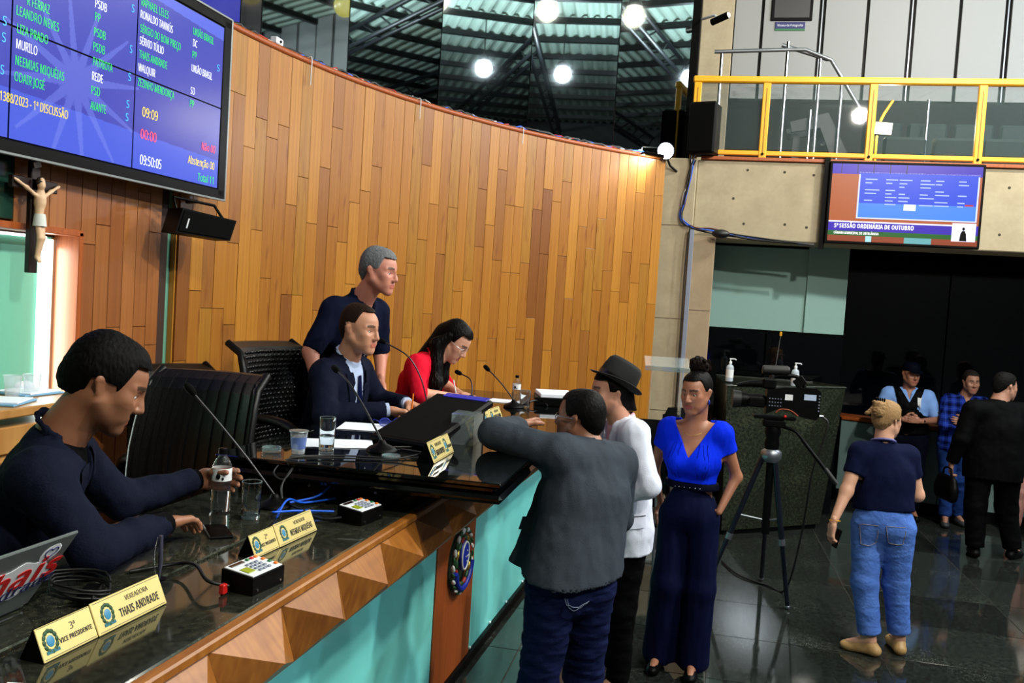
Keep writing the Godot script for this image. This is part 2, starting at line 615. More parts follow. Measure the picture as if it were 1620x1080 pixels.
func build_setting():
	var rng := RandomNumberGenerator.new()
	rng.seed = 11
	# hall floor: grout bed and polished slabs
	var fl = structure("floor", Vector3.ZERO, "polished dark green granite slabs with pale joints")
	var k := S.new()
	k.box(Vector3(5.9, -0.11, -5.5), Vector3(20.4, 0.2, 19.2))
	k.done("joint_bed", M.grout, fl)
	var xs := [-1.33, -0.91]
	while xs[-1] < 9.8:
		xs.append(xs[-1] + 1.12)
	var zs := []
	for i in range(-9, 13):
		zs.append(-5.945 - i * 0.7275)
	for i in xs.size() - 1:
		for j in zs.size() - 1:
			var w: float = xs[i + 1] - xs[i] - 0.008
			var x: float = (xs[i] + xs[i + 1]) * 0.5
			put(fl, "tile", slab_mesh(Vector3(w, 0.02, 0.7195), 0.0004), M.granite_floor[rng.randi() % 3], Transform3D(Basis.IDENTITY, Vector3(x, -0.0095, (zs[j] + zs[j + 1]) * 0.5)))
	# outer shell
	var wall_m := sm(Color(0.16, 0.17, 0.18), 0.8)
	var dark_wall := sm(Color(0.05, 0.055, 0.06), 0.7)
	for w in [["wall_right", Vector3(16.1, 3.7, -5.5), Vector3(0.2, 7.6, 19.4), wall_m], ["wall_front", Vector3(5.9, 3.7, 4.1), Vector3(20.6, 7.6, 0.2), wall_m], ["wall_back", Vector3(5.9, 3.7, -15.1), Vector3(20.6, 7.6, 0.2), dark_wall], ["wall_outer", Vector3(-4.3, 3.7, -5.5), Vector3(0.2, 7.6, 19.4), dark_wall]]:
		var o = structure(w[0])
		var q := S.new()
		q.box(w[1], w[2])
		q.done("wall_body", w[3], o)
	# dais
	var d = structure("dais_floor", Vector3.ZERO, "raised platform behind the council desk")
	k = S.new()
	k.box(Vector3(-2.75, DAIS * 0.5, -3.4), Vector3(2.9, DAIS, 14.6))
	k.done("platform", M.wood_red, d)
	k = S.new()
	k.box(Vector3(-2.4, (DAIS + PODIUM) * 0.5, -6.0), Vector3(2.1, PODIUM - DAIS, 5.2))
	k.done("president_step", M.wood_red, d)
	# curved wall of upright boards
	var cw = structure("wall_curved", Vector3.ZERO, "curved wall of upright honey coloured boards")
	k = S.new()
	var a0 := 0.0405
	var a1 := 0.918
	var cols := 48
	for i in 60:
		var p0 := lerpf(a0, a1, i / 60.0)
		var p1 := lerpf(a0, a1, (i + 1) / 60.0)
		k.quad(arc_pt(p0, ARC_R + 0.012, 0.0), arc_pt(p1, ARC_R + 0.012, 0.0), arc_pt(p1, ARC_R + 0.012, WOOD_TOP), arc_pt(p0, ARC_R + 0.012, WOOD_TOP), Vector3(1, 0, 0.3))
		k.quad(arc_pt(p0, ARC_R + 0.10, 0.0), arc_pt(p1, ARC_R + 0.10, 0.0), arc_pt(p1, ARC_R + 0.10, WOOD_TOP), arc_pt(p0, ARC_R + 0.10, WOOD_TOP), Vector3(-1, 0, -0.3))
		k.quad(arc_pt(p0, ARC_R + 0.012, WOOD_TOP), arc_pt(p1, ARC_R + 0.012, WOOD_TOP), arc_pt(p1, ARC_R + 0.10, WOOD_TOP), arc_pt(p0, ARC_R + 0.10, WOOD_TOP), Vector3.UP)
	k.done("backing", M.wood_gap, cw)
	var pw := ARC_R * (a1 - a0) / cols
	var last := 0.0
	for i in cols:
		var a := lerpf(a0, a1, (i + 0.5) / cols)
		var y := DAIS
		var first := true
		while y < WOOD_TOP - 0.01:
			var ln: float = snappedf(rng.randf_range(0.5, 1.5), 0.1)
			if first:
				ln = snappedf(rng.randf_range(0.9, 2.0), 0.1)
				first = false
			if WOOD_TOP - (y + ln) < 0.3:
				ln = WOOD_TOP - y
			var tone := 0
			var roll := rng.randf()
			tone = 0 if roll < 0.28 else (1 if roll < 0.52 else (3 if roll < 0.68 else (5 if roll < 0.84 else (2 if roll < 0.95 else 4))))
			var b := Basis(Vector3(-sin(a), 0, cos(a)), Vector3.UP, Vector3(cos(a), 0, sin(a)))
			put(cw, "board", slab_mesh(Vector3(pw - 0.0025, ln - 0.003, 0.018), 0.0012), M.planks[tone], Transform3D(b, arc_pt(a, ARC_R + 0.004 - rng.randf() * 0.003, y + ln * 0.5)))
			y += ln
	# cap rail on the boards
	var tr = structure("trim_1", Vector3.ZERO, "reddish wooden cap along the curved wall")
	var pts := []
	for i in 49:
		pts.append(arc_pt(lerpf(a0, a1, i / 48.0), ARC_R, WOOD_TOP + 0.008))
	k = S.new()
	k.tube(pts, 0.022, 6)
	k.done("cap_rail", M.wood_red, tr)
	# cables lying on the cap
	var cb = thing("cable_run", "loose bundle of black and coloured cables along the top of the curved wall", "cables", arc_pt(0.5, ARC_R, WOOD_TOP))
	for c in [[M.cable_black, 0.012, 1], [M.cable_black, 0.010, 2], [M.cable_black, 0.014, 3], [M.cable_blue, 0.007, 4], [M.cable_white, 0.004, 5], [M.red, 0.004, 6]]:
		var q := []
		rng.seed = 50 + c[2]
		for i in 70:
			q.append(arc_pt(lerpf(a0 + 0.06, a1 - 0.02, i / 69.0), ARC_R + 0.05 + rng.randf_range(-0.03, 0.03), WOOD_TOP + 0.035 + rng.randf_range(-0.012, 0.02)) - cb.position)
		var s := S.new()
		s.tube(q, c[1], 5)
		s.done("cable", c[0], cb)
	for e in [[0.232, 0.18], [0.43, 0.16], [0.63, 0.14]]:
		var s := S.new()
		var top: Vector3 = arc_pt(e[0], ARC_R - 0.03, WOOD_TOP + 0.03) - cb.position
		s.tube(spline([top + Vector3(-0.03, 0.0, 0), top, top + Vector3(0.004, -e[1] * 0.6, 0.01), top + Vector3(0.0, -e[1], 0.002)], 4), 0.004, 5)
		s.done("hanging_tie", M.cable_white, cb)
	# tall mirror glass panes above the boards, set as facets of the curve
	var mg = structure("wall_mirror", Vector3.ZERO, "row of tall dark mirror glass panes above the curved wooden wall")
	var cuts := [-0.1, 0.145, 0.178, 0.322, 0.487, 0.658, 0.826, 0.965]
	for i in cuts.size() - 1:
		var p0 := arc_pt(cuts[i], ARC_R + 0.13, 0)
		var p1 := arc_pt(cuts[i + 1], ARC_R + 0.13, 0)
		var mid := (p0 + p1) * 0.5
		var xd := (p1 - p0).normalized()
		var b := Basis(xd, Vector3.UP, xd.cross(Vector3.UP))
		put(mg, "pane", slab_mesh(Vector3(p0.distance_to(p1) - 0.008, 3.4, 0.012), 0.002), M.blue_glass if i == 0 else (M.dark_glass if i == 1 else M.mirror_glass), Transform3D(b, Vector3(mid.x, WOOD_TOP + 1.66, mid.z)))
	# small junction box and black lamp arm on the wall top
	var jb = thing("junction_box", "small grey cable junction box on top of the curved wall beside the big screen", "box", arc_pt(0.185, ARC_R + 0.03, WOOD_TOP + 0.035))
	k = S.new()
	k.rbox(Vector3(0, 0.022, 0), Vector3(0.05, 0.045, 0.09), 0.006)
	k.done("body", M.white_plastic, jb)
	k = S.new()
	k.tube([Vector3(0.025, 0.02, 0.0), Vector3(0.032, 0.02, 0.0)], 0.009, 8)
	k.done("socket", M.black, jb)
	# concrete pillar at the end of the curved wall
	var pi = structure("pillar", Vector3.ZERO, "bare concrete pillar beside the curved wooden wall")
	k = S.new()
	k.rbox(Vector3(-0.25, 1.93, -9.45), Vector3(0.34, 3.5, 0.6), 0.01)
	k.done("shaft", M.concrete, pi)
	k = S.new()
	for y in [1.1, 2.05, 3.0]:
		k.box(Vector3(-0.25, y, -9.149), Vector3(0.33, 0.006, 0.004))
	k.done("cast_joint", sm(Color(0.42, 0.38, 0.3), 0.9), pi)
	k = S.new()
	k.rbox(Vector3(0.035, 1.46, -9.5), Vector3(0.24, 2.9, 0.6), 0.008)
	k.done("lower_shaft", M.concrete_pink, pi)
	k = S.new()
	for y in [1.2, 2.15]:
		k.box(Vector3(0.035, y, -9.199), Vector3(0.235, 0.006, 0.004))
	k.done("cast_joint", sm(Color(0.48, 0.4, 0.36), 0.9), pi)
	# recess under the balcony: teal walls over a black glass booth
	var tw = structure("wall_under_balcony", Vector3.ZERO, "pale teal wall panels beneath the balcony")
	k = S.new()
	k.box(Vector3(0.66, 2.46, -10.06), Vector3(1.02, 0.96, 0.1))
	k.box(Vector3(0.66, 2.93, -10.06), Vector3(1.02, 0.1, 0.1))
	k.done("panel", M.teal_wall, tw)
	k = S.new()
	k.xf = Transform3D(Basis(Vector3.UP, 0.12), Vector3(1.37, 0, -10.04))
	k.box(Vector3(0, 2.48, 0), Vector3(0.42, 1.0, 0.1))
	k.done("panel", M.teal_wall, tw)
	# booth window: black panes in a thin frame
	var bw = structure("window_1", Vector3.ZERO, "black tinted booth window under the pale teal wall")
	for e in [[0.17, 0.78], [0.79, 1.60]]:
		put(bw, "pane", slab_mesh(Vector3(e[1] - e[0] - 0.006, 1.96, 0.01), 0.002), M.dark_glass, Transform3D(Basis.IDENTITY, Vector3((e[0] + e[1]) * 0.5, 1.0, -10.04)))
	k = S.new()
	k.box(Vector3(0.88, 1.985, -10.035), Vector3(1.44, 0.02, 0.03))
	k.done("head_rail", M.black, bw)
	var gw = structure("window_2", Vector3.ZERO, "tall dark blue glass wall behind the reception counter")
	var e0 := Vector3(1.62, 0, -11.9)
	for i in 6:
		var p0 := e0 + Vector3(1.45 * i, 0, 0.12 * i)
		var p1 := e0 + Vector3(1.45 * (i + 1), 0, 0.12 * (i + 1))
		var xd := (p1 - p0).normalized()
		put(gw, "pane", slab_mesh(Vector3(1.44, 2.9, 0.012), 0.002), M.dark_blue_glass, Transform3D(Basis(xd, Vector3.UP, xd.cross(Vector3.UP)), (p0 + p1) * 0.5 + Vector3(0, 1.45, 0)))
	k = S.new()
	k.box(Vector3(1.55, 1.45, -11.1), Vector3(0.08, 2.9, 1.6))
	k.done("side_reveal", M.black, gw)

func build_ceiling():
	# corrugated roof sheets, purlins and lattice girders over the hall
	var ce = structure("ceiling", Vector3.ZERO, "corrugated metal roof sheets on dark steel girders")
	var y := 7.35
	var k := S.new()
	k.box(Vector3(5.9, 7.55, -5.5), Vector3(20.6, 0.1, 19.4))
	k.done("roof_deck", M.black_matte, ce)
	var step := 0.055
	for i in 17:
		# each strip between two purlins is a sheet with trapezoid ribs that run across x
		var x0 := -4.2 + i * 1.2
		var x1 := x0 + 1.19
		k = S.new()
		var z := -15.0
		var n := 0
		while z < 4.0:
			var ya := y + (0.06 if n % 4 >= 2 else 0.0)
			var yb := y + (0.06 if (n + 1) % 4 >= 2 else 0.0)
			k.quad(Vector3(x0, ya, z), Vector3(x1, ya, z), Vector3(x1, yb, z + step), Vector3(x0, yb, z + step), Vector3.DOWN)
			z += step
			n += 1
		k.done("roof_sheet", M.roof_sheet, ce)
		k = S.new()
		k.box(Vector3(x0, 7.3, -5.5), Vector3(0.1, 0.1, 19.0))
		k.done("purlin", M.dark_metal, ce)
	for i in 6:
		# lattice girders with twin lower chords running across the purlins
		var za := -13.5 + i * 3.1
		var zb := -12.2 + i * 2.6
		var a := Vector3(-3.6, 6.7, za)
		var b := Vector3(15.9, 6.7, zb)
		k = S.new()
		var side := (b - a).normalized().cross(Vector3.UP) * 0.09
		for s in [-1.0, 1.0]:
			k.tube([a + side * s, b + side * s], 0.04, 6)
		k.tube([a + Vector3(0, 0.38, 0), b + Vector3(0, 0.38, 0)], 0.045, 6)
		for j in 26:
			var p := a.lerp(b, j / 26.0)
			var q := a.lerp(b, (j + 1) / 26.0)
			k.tube([p + side * (1.0 if j % 2 == 0 else -1.0), q + Vector3(0, 0.38, 0)], 0.02, 5)
			k.tube([p + side, p - side], 0.02, 5)
		k.done("girder", M.girder, ce)

# ---------------------------------------------------------------- balcony, its railing, screen and fittings
func build_balcony():
	var be = structure("beam", Vector3.ZERO, "board-marked concrete front of the balcony")
	var k := S.new()
	k.rbox(Vector3(4.5, 3.285, -9.5), Vector3(9.16, 0.79, 0.55), 0.01)
	k.done("front", M.concrete, be)
	k = S.new()
	for p in [[0.42, 3.59], [0.42, 3.05], [0.78, 3.58], [0.82, 3.06], [1.06, 3.56], [1.03, 3.04], [2.85, 3.5], [2.8, 3.05], [0.3, 3.3]]:
		k.tube([Vector3(p[0], p[1], -9.24), Vector3(p[0], p[1], -9.2235)], 0.014, 8)
	k.done("bolt_hole", sm(Color(0.25, 0.22, 0.18), 0.9), be)
	k = S.new()
	k.rbox(Vector3(4.5, 3.7, -9.27), Vector3(9.1, 0.035, 0.14), 0.005)
	k.done("wood_strip", M.wood_red, be)
	var bf = structure("balcony_floor", Vector3.ZERO, "floor of the public gallery above the hall")
	k = S.new()
	k.box(Vector3(4.5, 3.55, -12.2), Vector3(9.1, 0.25, 5.0))
	k.done("slab", M.black_matte, bf)
	# white boarded wall with dark joints
	var uw = structure("wall_gallery", Vector3.ZERO, "tall off-white panels with black joints at the back of the gallery")
	var xs := [0.25, 0.62, 1.40, 1.98, 2.54, 3.13, 3.71, 4.3, 4.88, 5.46, 6.05, 6.6, 7.2, 7.8, 8.4]
	k = S.new()
	k.box(Vector3(4.4, 5.4, -12.72), Vector3(9.3, 4.2, 0.1))
	k.done("joint_backing", M.black, uw)
	for i in xs.size() - 1:
		var g0 := 0.04 if i % 2 == 1 else 0.085
		var g1 := 0.085 if i % 2 == 1 else 0.04
		if i == 0:
			g0 = 0.01
		var x0: float = xs[i] + g0 * 0.5
		var x1: float = xs[i + 1] - g1 * 0.5
		put(uw, "panel", slab_mesh(Vector3(x1 - x0, 2.36, 0.03), 0.003), M.panel_white, Transform3D(Basis.IDENTITY, Vector3((x0 + x1) * 0.5, 6.28, -12.65)))
		if g1 > 0.05:
			put(uw, "joint_strip", slab_mesh(Vector3(0.02, 2.36, 0.03), 0.003), M.dull_steel, Transform3D(Basis.IDENTITY, Vector3(xs[i + 1], 6.28, -12.66)))
	var cpl = structure("pillar_gallery", Vector3.ZERO, "concrete pillar beside the gallery panels")
	k = S.new()
	k.rbox(Vector3(0.02, 5.4, -12.3), Vector3(0.42, 3.6, 0.5), 0.01)
	k.done("shaft", M.concrete, cpl)
	var dcol = structure("wall_curtain", Vector3.ZERO, "black wall edge between mirror panes and gallery")
	k = S.new()
	k.box(Vector3(-0.34, 5.4, -9.75), Vector3(0.36, 3.4, 0.5))
	k.done("black_column", M.black_matte, dcol)
	# yellow railing with glass
	var r = thing("balcony_railing", "yellow steel balcony railing with tinted glass panes above the concrete front", "railing", Vector3(1.2, 3.71, -9.25))
	k = S.new()
	k.rbox(Vector3(3.15, 0.785, 0), Vector3(9.06, 0.065, 0.07), 0.012)
	k.done("top_rail", M.yellow_paint, r)
	k = S.new()
	k.rbox(Vector3(3.15, 0.055, 0), Vector3(9.06, 0.045, 0.04), 0.006)
	k.done("bottom_rail", M.yellow_paint, r)
	var px := [-0.13, 0.55, 1.56, 2.55, 3.55, 4.55, 5.55, 6.55, 7.55, 8.55]
	for i in px.size():
		var post := put(r, "post", slab_mesh(Vector3(0.075, 0.78, 0.05), 0.006), M.yellow_paint, Transform3D(Basis.IDENTITY, Vector3(px[i] - 1.2, 0.37, 0)))
		k = S.new()
		k.tube([Vector3(0, -0.325, 0.025), Vector3(0, -0.325, 0.034)], 0.014, 8)
		k.done("bolt", M.black, post)
		k = S.new()
		k.box(Vector3(0, 0.0, 0.0255), Vector3(0.008, 0.66, 0.003))
		k.done("groove", sm(Color(0.55, 0.36, 0.03), 0.6), post)
		if i < px.size() - 1:
			var w: float = px[i + 1] - px[i] - 0.08
			put(r, "glass_pane", slab_mesh(Vector3(w, 0.66, 0.008), 0.001), M.rail_glass, Transform3D(Basis.IDENTITY, Vector3((px[i] + px[i + 1]) * 0.5 - 1.2, 0.42, 0)))
	# steel handrails of the gallery stair
	var h = thing("stair_handrail", "brushed steel handrail of the gallery stair behind the yellow railing", "handrail", Vector3(0.9, 3.68, -11.0))
	var o := h.position as Vector3
	k = S.new()
	k.tube([Vector3(0.01, 5.27, -11) - o, Vector3(0.88, 5.3, -11) - o, Vector3(1.06, 5.3, -11) - o, Vector3(1.36, 5.18, -11) - o, Vector3(1.49, 4.98, -11) - o, Vector3(1.72, 4.62, -11) - o], 0.024, 8)
	k.done("rail", M.dull_steel, h)
	k = S.new()
	k.tube([Vector3(0.81, 5.44, -11.3) - o, Vector3(1.36, 5.27, -11.3) - o], 0.026, 8)
	k.done("rail", M.dull_steel, h)
	for e in [[0.1, 5.27, 3.68], [0.86, 5.4, 3.68], [1.24, 5.22, 3.68], [1.5, 4.95, 3.68], [1.17, 4.6, 3.68], [2.47, 4.74, 3.68]]:
		k = S.new()
		k.tube([Vector3(e[0], e[1], -11.02) - o, Vector3(e[0], e[2], -11.02) - o], 0.02, 8)
		k.done("post", M.steel, h)
	# dark steel stair
	var s = thing("gallery_stair", "dark blue-grey steel stair frame inside the gallery", "stair", Vector3(1.2, 3.68, -11.2))
	var stm := sm(Color(0.09, 0.12, 0.15), 0.5)
	for zo in [-0.35, 0.1]:
		k = S.new()
		k.prism(PackedVector2Array([Vector2(-0.25, 0.78), Vector2(0.18, 0.9), Vector2(0.52, 0.25), Vector2(0.68, 0.0), Vector2(0.5, 0.0), Vector2(0.3, 0.25), Vector2(0.1, 0.72), Vector2(-0.22, 0.66)]), zo, zo + 0.06)
		k.done("stringer", stm, s)
	for i in 4:
		put(s, "tread", slab_mesh(Vector3(0.26, 0.03, 0.42), 0.004), stm, Transform3D(Basis.IDENTITY, Vector3(0.14 + i * 0.11, 0.72 - i * 0.19, -0.1)))
	k = S.new()
	k.box(Vector3(-0.15, 0.33, 0.0), Vector3(0.08, 0.66, 0.06))
	k.done("leg", stm, s)
	# gallery seats
	for i in 8:
		var seat_x := 2.02 + i * 0.5 if i < 5 else 2.1 + (i - 5) * 0.5
		var sz := -11.2 if i < 5 else -10.3
		var gs = thing("gallery_chair", "dark teal gallery seat, %s" % ["first of the rear row by the stair", "second of the rear row from the stair", "third of the rear row from the stair", "fourth of the rear row from the stair", "fifth of the rear row from the stair", "front row seat nearest the stair", "middle seat of the front row", "front row seat furthest from the stair"][i], "chair", Vector3(seat_x, 3.68, sz), 0.0, "seats of the public gallery")
		k = S.new()
		k.rbox(Vector3(0, (0.55 if i < 5 else 0.28), -0.03), Vector3(0.44, (0.55 if i < 5 else 0.42), 0.07), 0.03, Basis(Vector3.RIGHT, 0.12))
		k.done("backrest", M.seat_teal, gs)
		k = S.new()
		k.rbox(Vector3(0, (0.3 if i < 5 else 0.12), 0.16), Vector3(0.42, 0.06, 0.36), 0.02)
		k.done("seat", M.seat_teal, gs)
		k = S.new()
		k.box(Vector3(0, 0.14 if i < 5 else 0.05, 0.1), Vector3(0.08, 0.28 if i < 5 else 0.1, 0.08))
		k.done("pedestal", M.black, gs)
	# framed picture and its plate
	var pc = thing("framed_picture", "dark framed picture hanging on the white gallery panels", "picture", Vector3(1.0, 6.16, -12.62))
	k = S.new()
	k.rbox(Vector3(0, 0.2, 0), Vector3(0.54, 0.42, 0.03), 0.006)
	k.done("frame", M.black, pc)
	k = S.new()
	k.box(Vector3(0, 0.2, 0.017), Vector3(0.46, 0.34, 0.004))
	k.done("print", sm(Color(0.18, 0.18, 0.19), 0.5), pc)
	var sg = thing("museum_sign", "small blue and green name plate under the framed picture", "sign", Vector3(0.99, 6.02, -12.625))
	k = S.new()
	k.box(Vector3(0, 0.07, 0), Vector3(0.39, 0.09, 0.012))
	k.done("board", sm(Color(0.06, 0.08, 0.36), 0.5), sg)
	k = S.new()
	k.box(Vector3(0, 0.012, 0), Vector3(0.39, 0.026, 0.012))
	k.done("green_stripe", M.green, sg)
	letters(sg, "lettering", "Museu da Fotografia", frame(Vector3(0, 0.07, 0.0065), 0), 0.028, M.white, 1, 0.95)
	# security camera on the black column
	var cc = thing("security_camera", "small bullet security camera on a bracket beside the gallery pillar", "camera", Vector3(0.06, 5.12, -9.3))
	k = S.new()
	k.tube([Vector3(-0.2, 0.06, -0.2), Vector3(-0.08, 0.05, -0.05), Vector3(-0.04, 0.0, 0.0)], 0.014, 6)
	k.done("bracket", M.white_plastic, cc)
	k = S.new()
	k.tube([Vector3(-0.1, -0.02, -0.05), Vector3(0.06, 0.02, 0.06)], 0.035, 10)
	k.done("housing", M.black, cc)
	k = S.new()
	k.tube([Vector3(0.06, 0.02, 0.06), Vector3(0.066, 0.0215, 0.064)], [0.03, 0.024], 10)
	k.done("lens_ring", M.white_plastic, cc)
	# loudspeaker on the pillar
	var sp = thing("wall_loudspeaker", "black loudspeaker box on the pillar beside the lit floodlight", "loudspeaker", Vector3(-0.05, 3.72, -9.15), -0.25)
	k = S.new()
	k.rbox(Vector3(0, 0.26, -0.05), Vector3(0.28, 0.52, 0.24), 0.02)
	k.done("cabinet", M.black, sp)
	k = S.new()
	k.rbox(Vector3(0, 0.26, 0.075), Vector3(0.25, 0.48, 0.012), 0.005)
	k.done("grille", M.black_matte, sp)
	# lit floodlight on the pillar
	var fl = thing("pillar_floodlight", "brightly lit round floodlight at the top of the concrete pillar", "floodlight", Vector3(-0.4, 3.72, -9.0))
	k = S.new()
	var fb := Basis.looking_at(Vector3(-0.15, -0.25, 1.0).normalized(), Vector3.UP) * Basis(Vector3.RIGHT, -PI / 2)
	k.lathe([Vector2(0.03, -0.16), Vector2(0.05, -0.14), Vector2(0.085, -0.02), Vector2(0.09, 0.0)], Vector3.ZERO, 18, true, fb)
	k.done("housing", M.dark_metal, fl)
	k = S.new()
	k.lathe([Vector2(0.08, 0.002), Vector2(0.079, 0.008), Vector2(0.02, 0.014)], Vector3.ZERO, 18, true, fb)
	k.done("glowing_lens", M.flood_lens, fl)
	k = S.new()
	k.tube([Vector3(0, -0.02, -0.06), Vector3(0.05, -0.13, -0.1), Vector3(0.12, -0.18, -0.15)], 0.012, 6)
	k.done("bracket", M.dark_metal, fl)
	var om := SpotLight3D.new()
	om.name = "floodlight_beam"
	om.light_energy = 16.0 * KEY
	om.light_size = 0.07
	om.spot_angle = 78.0
	om.spot_range = 30.0
	om.light_color = Color(0.9, 0.94, 1.0)
	om.shadow_enabled = true
	fl.add_child(om)
	om.transform = Transform3D(Basis.looking_at(Vector3(-0.55, -0.35, 1.0).normalized(), Vector3.UP), Vector3(-0.02, -0.01, 0.03))
	# small lamp arm at the end of the boards
	var la = thing("wall_spot", "small black flat spotlight on an arm at the top end of the boards", "spotlight", arc_pt(0.868, ARC_R - 0.02, WOOD_TOP + 0.02))
	k = S.new()
	k.tube([Vector3(0, 0, 0), Vector3(0.06, 0.0, 0.1)], 0.012, 6)
	k.done("arm", M.black, la)
	k = S.new()
	k.rbox(Vector3(0.13, -0.03, 0.1), Vector3(0.2, 0.03, 0.09), 0.01, Basis(Vector3.FORWARD, 0.15))
	k.done("head", M.black, la)
	# yellow bracket lamp behind the balcony glass
	var yl = thing("gallery_floodlight", "square lit floodlight on a yellow bracket behind the balcony glass", "floodlight", Vector3(1.92, 4.28, -10.6))
	k = S.new()
	k.rbox(Vector3(0, 0.03, 0), Vector3(0.2, 0.15, 0.06), 0.01, Basis(Vector3.FORWARD, 0.06))
	k.done("housing", M.dark_metal, yl)
	k = S.new()
	k.box(Vector3(0, 0.03, 0.033), Vector3(0.18, 0.13, 0.006), Basis(Vector3.FORWARD, 0.06))
	k.done("glowing_face", glow(Color(1.0, 0.96, 0.8), 4.0), yl)
	k = S.new()
	k.tube([Vector3(-0.04, 0.1, 0.0), Vector3(0.0, 0.2, -0.02), Vector3(0.09, 0.36, -0.05)], 0.016, 6)
	k.tube([Vector3(-0.06, -0.05, 0.0), Vector3(-0.06, -0.6, 0.0)], 0.016, 6)
	k.done("bracket", M.yellow_paint, yl)
	var yo := OmniLight3D.new()
	yo.name = "floodlight_glow"
	yo.light_energy = 1.2
	yo.light_size = 0.06
	yo.light_color = Color(1.0, 0.95, 0.8)
	yo.omni_range = 20
	yo.shadow_enabled = true
	yo.position = Vector3(0, 0.03, 0.1)
	yl.add_child(yo)
	build_wall_tv()
	# cable tree on the pillar and conduit
	var ct = thing("pillar_cables", "tangle of blue and grey cables hanging down the pillar and along the balcony underside", "cables", Vector3(-0.1, 3.0, -9.13))
	var rng := RandomNumberGenerator.new()
	rng.seed = 5
	for i in 9:
		var j := func(a): return Vector3(rng.randf_range(-a, a), rng.randf_range(-a, a), rng.randf_range(0, a))
		var p := [Vector3(-0.02, 0.68, 0.0) + j.call(0.03), Vector3(-0.05, 0.5, 0.0) + j.call(0.02), Vector3(-0.09, 0.25, 0.0) + j.call(0.02), Vector3(-0.1, 0.06, 0.0) + j.call(0.02), Vector3(0.02, -0.02, 0.0) + j.call(0.03), Vector3(0.25, -0.05, -0.03) + j.call(0.03), Vector3(0.6, -0.1, -0.05) + j.call(0.02), Vector3(1.2, -0.13, -0.05) + j.call(0.015)]
		if i < 3:
			p = p.slice(0, 5)
		k = S.new()
		k.tube(spline(p, 5), 0.007 if i != 4 else 0.012, 5)
		k.done("cable", [M.cable_blue, M.cable_blue, M.cable_white, M.cable_black, M.cable_black, M.cable_blue, M.cable_black, M.cable_black, sm(Color(0.35, 0.12, 0.08), 0.5)][i], ct)
	k = S.new()
	k.ball(Vector3(0.3, -0.07, 0.0), Vector3(0.09, 0.045, 0.05))
	k.done("cable_knot", M.cable_black, ct)
	var cd = thing("cable_conduit", "straight grey cable conduit running down the concrete pillar", "conduit", Vector3(-0.085, 0.0, -9.12))
	k = S.new()
	k.rbox(Vector3(0, 1.48, 0), Vector3(0.045, 2.96, 0.04), 0.004)
	k.done("duct", sm(Color(0.5, 0.53, 0.6), 0.4), cd)
	k = S.new()
	k.tube(spline([Vector3(-0.02, 3.0, 0.03), Vector3(-0.045, 2.6, 0.02), Vector3(-0.04, 1.5, 0.02), Vector3(-0.04, 0.2, 0.02)], 5), 0.007, 5)
	k.done("cable", M.cable_black, cd)

